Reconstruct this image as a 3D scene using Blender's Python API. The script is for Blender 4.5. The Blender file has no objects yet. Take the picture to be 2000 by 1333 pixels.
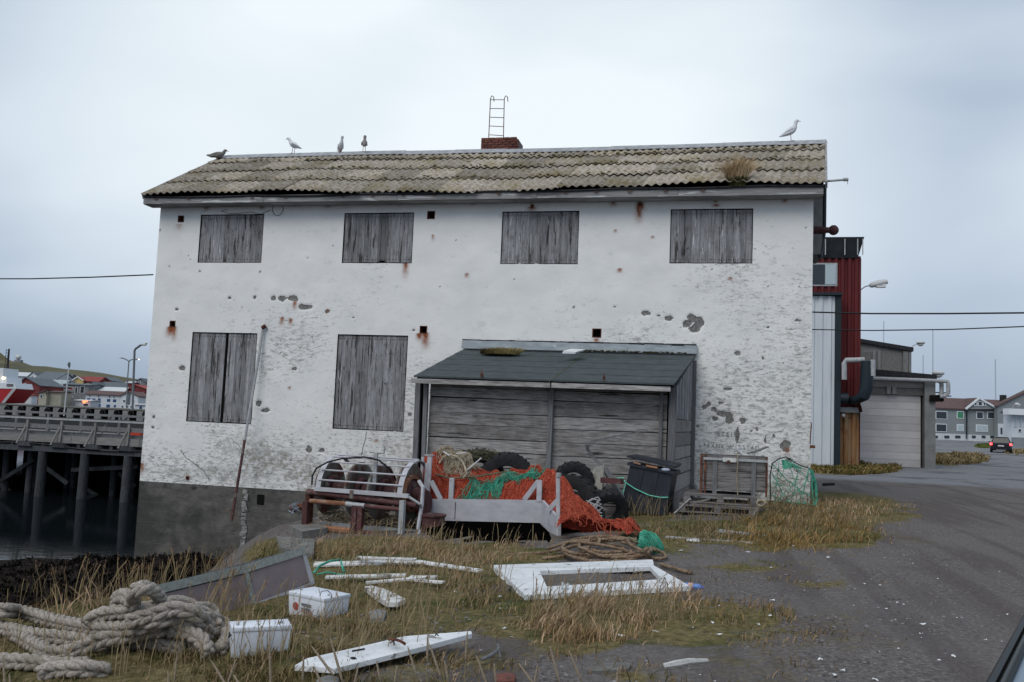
import bpy, bmesh, math, random
import numpy as np
from mathutils import Vector, Matrix, noise as mnoise
random.seed(7); rng = np.random.default_rng(7)
S = bpy.context.scene; COL = S.collection
PI = math.pi

# ---------------------------------------------------------------- camera
FPX, PIT, ROL, YAW = 1745.4, .0886, .0414, -.2221
EYE = 1.65
cF = np.array([math.sin(YAW)*math.cos(PIT), math.cos(YAW)*math.cos(PIT), math.sin(PIT)])
cR0 = np.array([math.cos(YAW), -math.sin(YAW), 0.]); cU0 = np.cross(cR0, cF)
cR = cR0*math.cos(ROL)+cU0*math.sin(ROL); cU = -cR0*math.sin(ROL)+cU0*math.cos(ROL)
cam = bpy.data.cameras.new('camera'); cam_o = bpy.data.objects.new('camera', cam); COL.objects.link(cam_o)
cam.sensor_width = 36; cam.sensor_fit = 'HORIZONTAL'; cam.lens = FPX/2000*36
cam.clip_start = .05; cam.clip_end = 6000
cam_o.matrix_world = Matrix(((cR[0], cU[0], -cF[0], 0), (cR[1], cU[1], -cF[1], 0), (cR[2], cU[2], -cF[2], EYE), (0, 0, 0, 1)))
S.camera = cam_o

# ---------------------------------------------------------------- world, sun, exposure
W = bpy.data.worlds.new('World'); S.world = W; W.use_nodes = True
nt = W.node_tree; nt.nodes.clear()
def wn(t, **k):
    n = nt.nodes.new(t)
    for a, b in k.items(): setattr(n, a, b)
    return n
SUN_EL, SUN_AZ = math.radians(48), math.radians(205)   # azimuth clockwise from +Y: behind and to the left of the camera
sky = wn('ShaderNodeTexSky', sky_type='NISHITA'); sky.sun_disc = False
sky.sun_elevation = SUN_EL; sky.sun_rotation = SUN_AZ; sky.dust_density = 2.5
bg1 = wn('ShaderNodeBackground'); bg1.inputs[1].default_value = .06
nt.links.new(sky.outputs[0], bg1.inputs[0])
tc = wn('ShaderNodeTexCoord')
mp = wn('ShaderNodeMapping'); mp.inputs['Scale'].default_value = (1.0, 1.0, 2.6); nt.links.new(tc.outputs['Generated'], mp.inputs[0])
nz = wn('ShaderNodeTexNoise'); nz.inputs['Scale'].default_value = 1.7; nz.inputs['Detail'].default_value = 4; nz.inputs['Roughness'].default_value = .38
nz.inputs['Distortion'].default_value = .25
nt.links.new(mp.outputs[0], nz.inputs['Vector'])
# the cloud deck: thin and bright overhead of the roof, thicker and bluer towards the left and the horizon
dot = wn('ShaderNodeVectorMath', operation='DOT_PRODUCT'); nt.links.new(tc.outputs['Generated'], dot.inputs[0])
gd = cF + cR*(-120/FPX) + cU*(480/FPX); gd = gd/np.linalg.norm(gd); dot.inputs[1].default_value = tuple(gd)
mr = wn('ShaderNodeMapRange'); mr.inputs['From Min'].default_value = .85; mr.inputs['From Max'].default_value = 1.0
mr.inputs['To Min'].default_value = .0; mr.inputs['To Max'].default_value = .31; mr.interpolation_type = 'SMOOTHSTEP'
nt.links.new(dot.outputs['Value'], mr.inputs[0])
ad0 = wn('ShaderNodeMath', operation='ADD'); nt.links.new(nz.outputs['Fac'], ad0.inputs[0]); nt.links.new(mr.outputs[0], ad0.inputs[1])
sz = wn('ShaderNodeSeparateXYZ'); nt.links.new(tc.outputs['Generated'], sz.inputs[0])
ml = wn('ShaderNodeMapRange'); ml.inputs['From Min'].default_value = 0; ml.inputs['From Max'].default_value = .30; ml.inputs['To Min'].default_value = -.13; ml.inputs['To Max'].default_value = 0
nt.links.new(sz.outputs['Z'], ml.inputs[0]); ad = wn('ShaderNodeMath', operation='ADD'); nt.links.new(ad0.outputs[0], ad.inputs[0]); nt.links.new(ml.outputs[0], ad.inputs[1])
rp = wn('ShaderNodeValToRGB'); nt.links.new(ad.outputs[0], rp.inputs[0])
cr = rp.color_ramp; cr.elements[0].position = .30; cr.elements[0].color = (.34, .43, .55, 1)
cr.elements[1].position = .90; cr.elements[1].color = (.94, 1.02, 1.06, 1)
e = cr.elements.new(.50); e.color = (.50, .595, .72, 1)
e = cr.elements.new(.68); e.color = (.72, .81, .90, 1)
bg2 = wn('ShaderNodeBackground'); bg2.inputs[1].default_value = .86; nt.links.new(rp.outputs[0], bg2.inputs[0])
mx = wn('ShaderNodeMixShader'); mx.inputs[0].default_value = .92
nt.links.new(bg1.outputs[0], mx.inputs[1]); nt.links.new(bg2.outputs[0], mx.inputs[2])
wo = wn('ShaderNodeOutputWorld'); nt.links.new(mx.outputs[0], wo.inputs[0])
sl = bpy.data.lights.new('sun', 'SUN'); sl.energy = 1.4; sl.angle = math.radians(40); sl.color = (1, .95, .88)
so = bpy.data.objects.new('sun', sl); COL.objects.link(so)
sd = Vector((math.sin(SUN_AZ)*math.cos(SUN_EL), math.cos(SUN_AZ)*math.cos(SUN_EL), math.sin(SUN_EL)))
so.rotation_euler = sd.to_track_quat('Z', 'Y').to_euler(); so.location = (0, -20, 30)
vs = S.view_settings; S.display_settings.display_device = 'sRGB'
vs.view_transform = 'Standard'; vs.look = 'None'; vs.exposure = .22; vs.gamma = 1; vs.use_curve_mapping = False
S.cycles.max_bounces = 6; S.cycles.diffuse_bounces = 3; S.cycles.transparent_max_bounces = 8

# ---------------------------------------------------------------- geometry helpers
def ray(px, py): return cF + cR*((px-1000)/FPX) - cU*((py-666.5)/FPX)
def at(px, py, w, rz=0.):
    """point on the vertical plane at distance w, in the frame turned by rz (u, w, z)"""
    d = ray(px, py); c, s = math.cos(rz), math.sin(rz)
    u = d[0]*c + d[1]*s; v = -d[0]*s + d[1]*c; t = w/v
    return Vector((u*t, w, EYE + d[2]*t))
def sstep(a, b, x):
    t = np.clip((x-a)/(b-a), 0, 1); return t*t*(3-2*t)
EDGE = [(-30, 4.0), (-11, 6.6), (-7.0, 7.6), (-5.7, 9.5), (-5.6, 12.3), (-7.2, 14.7), (-8.0, 16.5), (-8.6, 22.2), (-11.8, 40), (-14, 90)]
def edge_dist(x, y):
    """signed distance to the top of the shore bank, positive on the seaward side"""
    best = np.full(np.shape(x), 1e9); sgn = np.ones(np.shape(x))
    for (ax, ay), (bx, by) in zip(EDGE[:-1], EDGE[1:]):
        dx, dy = bx-ax, by-ay; L2 = dx*dx+dy*dy
        t = np.clip(((x-ax)*dx+(y-ay)*dy)/L2, 0, 1)
        qx, qy = x-(ax+t*dx), y-(ay+t*dy); dd = np.sqrt(qx*qx+qy*qy)
        side = np.where(dx*(y-ay)-dy*(x-ax) > 0, 1., -1.)
        m = dd < best; best = np.where(m, dd, best); sgn = np.where(m, side, sgn)
    return best*sgn
def T(x, y):
    x = np.asarray(x, float); y = np.asarray(y, float)
    z = np.where(x < 0, .07*x, 0.) * (1-sstep(26, 40, y)) * (1-sstep(12, 30, -x)) - .84*sstep(12, 30, -x)*(1-sstep(26, 40, y))
    z = z + .0106*np.maximum(0, y-42)
    z = z + .03*np.sin(x*1.3+y*.7)*np.sin(y*1.1-x*.4)*(1-sstep(20, 30, y))
    d = edge_dist(x, y)
    left = 1-sstep(150, 152, y)
    drop = (1.35*sstep(0., 2.6, d) + .6*sstep(2.5, 15, d) + 2.2*sstep(13., 26., d) + 1.6*sstep(22.2, 27, y)*sstep(1, 3, d))*left
    z = z - drop
    town = sstep(150, 152, y)*np.where(x < -20, 1, 0)
    z = z*(1-town) + town*(.55 + .0*x)
    return z
def Tf(x, y): return float(T(x, y))
def gp(px, py, dz=0.):
    """where the ray through (px, py) meets the ground raised by dz"""
    d = ray(px, py); t0 = .5; prev = None
    t = .5
    while t < 400:
        z = EYE + d[2]*t; g = Tf(d[0]*t, d[1]*t)+dz
        if z < g:
            lo, hi = t/1.02-.02, t
            for _ in range(18):
                m = (lo+hi)/2
                if EYE+d[2]*m < Tf(d[0]*m, d[1]*m)+dz: hi = m
                else: lo = m
            return Vector((d[0]*hi, d[1]*hi, EYE+d[2]*hi))
        t = t*1.02+.02
    return Vector((d[0]*t, d[1]*t, 0))
def project(x, y, z):
    X = np.stack([x, y, z-EYE], -1); d = X@cF
    return 1000+FPX*(X@cR)/d, 666.5-FPX*(X@cU)/d
OFF = {}
class MB:
    def __init__(s): s.v = []; s.f = []; s.c = []
    def add(s, vs_, fs):
        n = len(s.v); s.v += [tuple(p) for p in vs_]; s.f += [tuple(i+n for i in f) for f in fs]; return s
    def box(s, a, b, j=0.):
        x0, y0, z0 = a; x1, y1, z1 = b
        vs_ = [(x, y, z) for z in (z0, z1) for y in (y0, y1) for x in (x0, x1)]
        if j: vs_ = [tuple(c+random.uniform(-j, j) for c in p) for p in vs_]
        return s.add(vs_, [(0, 2, 3, 1), (4, 5, 7, 6), (0, 1, 5, 4), (2, 6, 7, 3), (0, 4, 6, 2), (1, 3, 7, 5)])
    def hexa(s, p):   # p: 8 points, bottom ring 0-3, top ring 4-7
        return s.add(p, [(3, 2, 1, 0), (4, 5, 6, 7), (0, 1, 5, 4), (1, 2, 6, 5), (2, 3, 7, 6), (3, 0, 4, 7)])
    def beam(s, p0, p1, w, h, up=(0, 0, 1), j=0., ch=0.):
        p0, p1 = Vector(p0), Vector(p1); d = (p1-p0).normalized(); up = Vector(up)
        if abs(d.dot(up)) > .98: up = Vector((0, 1, 0)) if abs(d.y) < .9 else Vector((1, 0, 0))
        x = d.cross(up).normalized(); z = x.cross(d)
        if ch:
            c = ch; prof = [(-w/2+c, -h/2), (w/2-c, -h/2), (w/2, -h/2+c), (w/2, h/2-c), (w/2-c, h/2), (-w/2+c, h/2), (-w/2, h/2-c), (-w/2, -h/2+c)]
        else: prof = [(-w/2, -h/2), (w/2, -h/2), (w/2, h/2), (-w/2, h/2)]
        n = len(prof); vs_ = []
        for p in (p0, p1):
            for a, b in prof:
                q = p + x*a + z*b
                if j: q = q + Vector([random.uniform(-j, j) for _ in range(3)])
                vs_.append(tuple(q))
        fs = [(i, (i+1) % n, n+(i+1) % n, n+i) for i in range(n)] + [tuple(range(n))[::-1], tuple(range(n, 2*n))]
        return s.add(vs_, fs)
    def tube(s, path, r, n=8, cap=True, closed=False):
        P = [Vector(p) for p in path]; m = len(P); rr = r if hasattr(r, '__len__') else [r]*m
        vs_ = []; x = None
        for i, p in enumerate(P):
            if closed: d = (P[(i+1) % m]-P[i-1])
            else: d = P[min(i+1, m-1)]-P[max(i-1, 0)]
            if d.length < 1e-9: d = Vector((0, 0, 1))
            d.normalize()
            if x is None:
                a = Vector((0, 0, 1)) if abs(d.z) < .9 else Vector((1, 0, 0)); x = d.cross(a).normalized()
            else:
                x = x - d*x.dot(d)
                if x.length < 1e-6: x = d.orthogonal()
                x.normalize()
            y = d.cross(x)
            for k in range(n):
                t = 2*PI*k/n; vs_.append(tuple(p + (x*math.cos(t)+y*math.sin(t))*rr[i]))
        fs = []
        for i in range(m if closed else m-1):
            a = i*n; b = ((i+1) % m)*n
            for k in range(n): fs.append((a+k, a+(k+1) % n, b+(k+1) % n, b+k))
        if cap and not closed: fs += [tuple(range(n))[::-1], tuple(range((m-1)*n, m*n))]
        return s.add(vs_, fs)
    def lathe(s, prof, c=(0, 0, 0), axis='Z', n=20, M_=None):
        vs_ = []; m = len(prof)
        for r, h in prof:
            for k in range(n):
                t = 2*PI*k/n; a, b = r*math.cos(t), r*math.sin(t)
                p = {'Z': (a, b, h), 'X': (h, a, b), 'Y': (a, h, b)}[axis]
                p = Vector(p)
                if M_ is not None: p = M_ @ p
                vs_.append((p[0]+c[0], p[1]+c[1], p[2]+c[2]))
        fs = [(i*n+k, i*n+(k+1) % n, (i+1)*n+(k+1) % n, (i+1)*n+k) for i in range(m-1) for k in range(n)]
        return s.add(vs_, fs)
    def poly(s, pts, d):      # closed polygon (3D points) extruded by vector d
        n = len(pts); d = Vector(d); P = [Vector(p) for p in pts]
        return s.add([tuple(p) for p in P]+[tuple(p+d) for p in P], [tuple(range(n)), tuple(range(2*n-1, n-1, -1))]+[(i, n+i, n+(i+1) % n, (i+1) % n) for i in range(n)])
    def ball(s, c, r, n=10, m=7, sc=(1, 1, 1)):
        prof = [(max(1e-4, math.sin(PI*i/m)), -math.cos(PI*i/m)) for i in range(m+1)]
        n0 = len(s.v); s.lathe(prof, n=n)
        for i in range(n0, len(s.v)):
            p = s.v[i]; s.v[i] = (c[0]+p[0]*r*sc[0], c[1]+p[1]*r*sc[1], c[2]+p[2]*r*sc[2])
        return s
    def build(s, name, mat, parent=None, smooth=False, jit=0.):
        off = OFF.get(parent.name, Vector()) if parent else Vector()
        me = bpy.data.meshes.new(name)
        V = [(p[0]-off[0], p[1]-off[1], p[2]-off[2]) for p in s.v]
        me.from_pydata(V, [], s.f); me.materials.append(mat)
        bm = bmesh.new(); bm.from_mesh(me); bmesh.ops.recalc_face_normals(bm, faces=bm.faces); bm.to_mesh(me); bm.free()
        if smooth:
            me.shade_smooth()
            if smooth != 'all': me.set_sharp_from_angle(angle=math.radians(40))
        o = bpy.data.objects.new(name, me); COL.objects.link(o)
        if parent: o.parent = parent; OFF[o.name] = off
        return o
def tag(o, label=None, cat=None, group=None, kind=None):
    if label: o['label'] = label
    if cat: o['category'] = cat
    if group: o['group'] = group
    if kind: o['kind'] = kind
    return o
def thing(name, label, cat, off=(0, 0, 0), rz=0., group=None):
    """Empty at the thing's base; its parts are given in the frame turned by rz about the world origin"""
    o = bpy.data.objects.new(name, None); o.empty_display_size = .2; COL.objects.link(o)
    off = Vector(off); c, s_ = math.cos(rz), math.sin(rz)
    o.location = (off.x*c-off.y*s_, off.x*s_+off.y*c, off.z); o.rotation_euler = (0, 0, rz)
    OFF[o.name] = off
    return tag(o, label, cat, group)
def rawmesh(name, V, faces_idx, totals, mat, col=None, parent=None, smooth=False):
    me = bpy.data.meshes.new(name); V = np.asarray(V, np.float32)
    me.vertices.add(len(V)); me.vertices.foreach_set('co', V.ravel())
    fi = np.asarray(faces_idx, np.int32); tt = np.asarray(totals, np.int32)
    me.loops.add(len(fi)); me.loops.foreach_set('vertex_index', fi)
    me.polygons.add(len(tt)); st = np.concatenate([[0], np.cumsum(tt)[:-1]]).astype(np.int32)
    me.polygons.foreach_set('loop_start', st); me.polygons.foreach_set('loop_total', tt)
    if smooth: me.polygons.foreach_set('use_smooth', np.ones(len(tt), bool))
    if col is not None:
        a = me.color_attributes.new('Col', 'FLOAT_COLOR', 'POINT')
        c = np.ones((len(V), 4), np.float32); c[:, :col.shape[1]] = col; a.data.foreach_set('color', c.ravel())
    me.update(calc_edges=True); me.validate(); me.materials.append(mat)
    o = bpy.data.objects.new(name, me); COL.objects.link(o)
    if parent: o.parent = parent
    return o
def copytree(o, parent=None):
    c = o.copy(); COL.objects.link(c); c.parent = parent
    for ch in o.children: copytree(ch, c)
    return c
def npnoise(x, y, s, seed=0, oct=3):
    """value noise on arrays"""
    x = np.asarray(x, float)*s; y = np.asarray(y, float)*s; out = 0; amp = 1; tot = 0
    r = np.random.default_rng(seed); tab = r.random((256, 256))
    for o in range(oct):
        xi = np.floor(x).astype(int); yi = np.floor(y).astype(int); fx = x-xi; fy = y-yi
        fx = fx*fx*(3-2*fx); fy = fy*fy*(3-2*fy)
        g = lambda a, b: tab[a % 256, b % 256]
        v = (g(xi, yi)*(1-fx)+g(xi+1, yi)*fx)*(1-fy)+(g(xi, yi+1)*(1-fx)+g(xi+1, yi+1)*fx)*fy
        out = out+v*amp; tot += amp; amp *= .5; x = x*2+17.3; y = y*2+5.1
    return out/tot

# ---------------------------------------------------------------- materials
def M(name, cols, scale=5., st=(1, 1, 1), rough=.85, bump=.3, bscale=None, metal=0., detail=6, spots=None, big=None, vary=.12, spec=.3, dist=.02, nrough=.6):
    m = bpy.data.materials.new(name); m.use_nodes = True; t = m.node_tree; N = t.nodes; L = t.links
    b = N['Principled BSDF']; b.inputs['Roughness'].default_value = rough; b.inputs['Metallic'].default_value = metal
    b.inputs['Specular IOR Level'].default_value = spec
    tc = N.new('ShaderNodeTexCoord'); oi = N.new('ShaderNodeObjectInfo')
    mu = N.new('ShaderNodeMath'); mu.operation = 'MULTIPLY'; mu.inputs[1].default_value = 37.; L.new(oi.outputs['Random'], mu.inputs[0])
    va = N.new('ShaderNodeVectorMath'); va.operation = 'ADD'; L.new(tc.outputs['Object'], va.inputs[0]); L.new(mu.outputs[0], va.inputs[1])
    mp = N.new('ShaderNodeMapping'); mp.inputs['Scale'].default_value = st; L.new(va.outputs[0], mp.inputs[0])
    nz = N.new('ShaderNodeTexNoise'); nz.inputs['Scale'].default_value = scale; nz.inputs['Detail'].default_value = detail; nz.inputs['Roughness'].default_value = nrough
    L.new(mp.outputs[0], nz.inputs['Vector'])
    rp = N.new('ShaderNodeValToRGB'); L.new(nz.outputs['Fac'], rp.inputs[0]); el = rp.color_ramp.elements
    k = len(cols)
    el[0].position = .32; el[0].color = (*cols[0], 1); el[1].position = .68; el[1].color = (*cols[-1], 1)
    for i in range(1, k-1):
        e = el.new(.32+.36*i/(k-1)); e.color = (*cols[i], 1)
    c = rp.outputs[0]
    def mask(vec, sc, th, soft, det=6):
        n2 = N.new('ShaderNodeTexNoise'); n2.inputs['Scale'].default_value = sc; n2.inputs['Detail'].default_value = det; n2.inputs['Roughness'].default_value = .65
        L.new(vec, n2.inputs['Vector']); r = N.new('ShaderNodeMapRange'); r.inputs['From Min'].default_value = th; r.inputs['From Max'].default_value = th+soft
        L.new(n2.outputs['Fac'], r.inputs[0]); return r.outputs[0]
    def mix(f, a, colr, amt=1.):
        x = N.new('ShaderNodeMix'); x.data_type = 'RGBA'; x.clamp_factor = True
        if amt != 1.:
            q = N.new('ShaderNodeMath'); q.operation = 'MULTIPLY'; q.inputs[1].default_value = amt; L.new(f, q.inputs[0]); f = q.outputs[0]
        L.new(f, x.inputs[0]); L.new(a, x.inputs[6]); x.inputs[7].default_value = (*colr, 1); return x.outputs[2]
    if big: c = mix(mask(va.outputs[0], big[1], big[2], big[3] if len(big) > 3 else .15, 4), c, big[0], .8)
    for sp in (spots or []): c = mix(mask(mp.outputs[0] if len(sp) > 4 and sp[4] else va.outputs[0], sp[1], sp[2], sp[3]), c, sp[0])
    hs = N.new('ShaderNodeHueSaturation'); L.new(c, hs.inputs['Color'])
    r2 = N.new('ShaderNodeMapRange'); r2.inputs['To Min'].default_value = 1-vary; r2.inputs['To Max'].default_value = 1+vary
    L.new(oi.outputs['Random'], r2.inputs[0]); L.new(r2.outputs[0], hs.inputs['Value'])
    L.new(hs.outputs[0], b.inputs['Base Color'])
    if bump:
        src = nz.outputs['Fac']
        if bscale:
            n3 = N.new('ShaderNodeTexNoise'); n3.inputs['Scale'].default_value = bscale; n3.inputs['Detail'].default_value = 4; L.new(va.outputs[0], n3.inputs['Vector']); src = n3.outputs['Fac']
        bp = N.new('ShaderNodeBump'); bp.inputs['Strength'].default_value = bump; bp.inputs['Distance'].default_value = dist
        L.new(src, bp.inputs['Height']); L.new(bp.outputs[0], b.inputs['Normal'])
    return m
def flat(name, col, rough=.6, metal=0., emit=None, es=1.):
    m = bpy.data.materials.new(name); m.use_nodes = True; b = m.node_tree.nodes['Principled BSDF']
    b.inputs['Base Color'].default_value = (*col, 1); b.inputs['Roughness'].default_value = rough; b.inputs['Metallic'].default_value = metal
    b.inputs['Specular IOR Level'].default_value = .3
    if emit: b.inputs['Emission Color'].default_value = (*emit, 1); b.inputs['Emission Strength'].default_value = es
    return m
def attrmat(name, rough=.9, trans=.0, gain=1.):
    m = bpy.data.materials.new(name); m.use_nodes = True; N = m.node_tree.nodes; b = N['Principled BSDF']
    a = N.new('ShaderNodeAttribute'); a.attribute_name = 'Col'; m.node_tree.links.new(a.outputs['Color'], b.inputs['Base Color'])
    b.inputs['Roughness'].default_value = rough; b.inputs['Specular IOR Level'].default_value = .15
    return m
DK = (.035, .034, .036)
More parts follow.
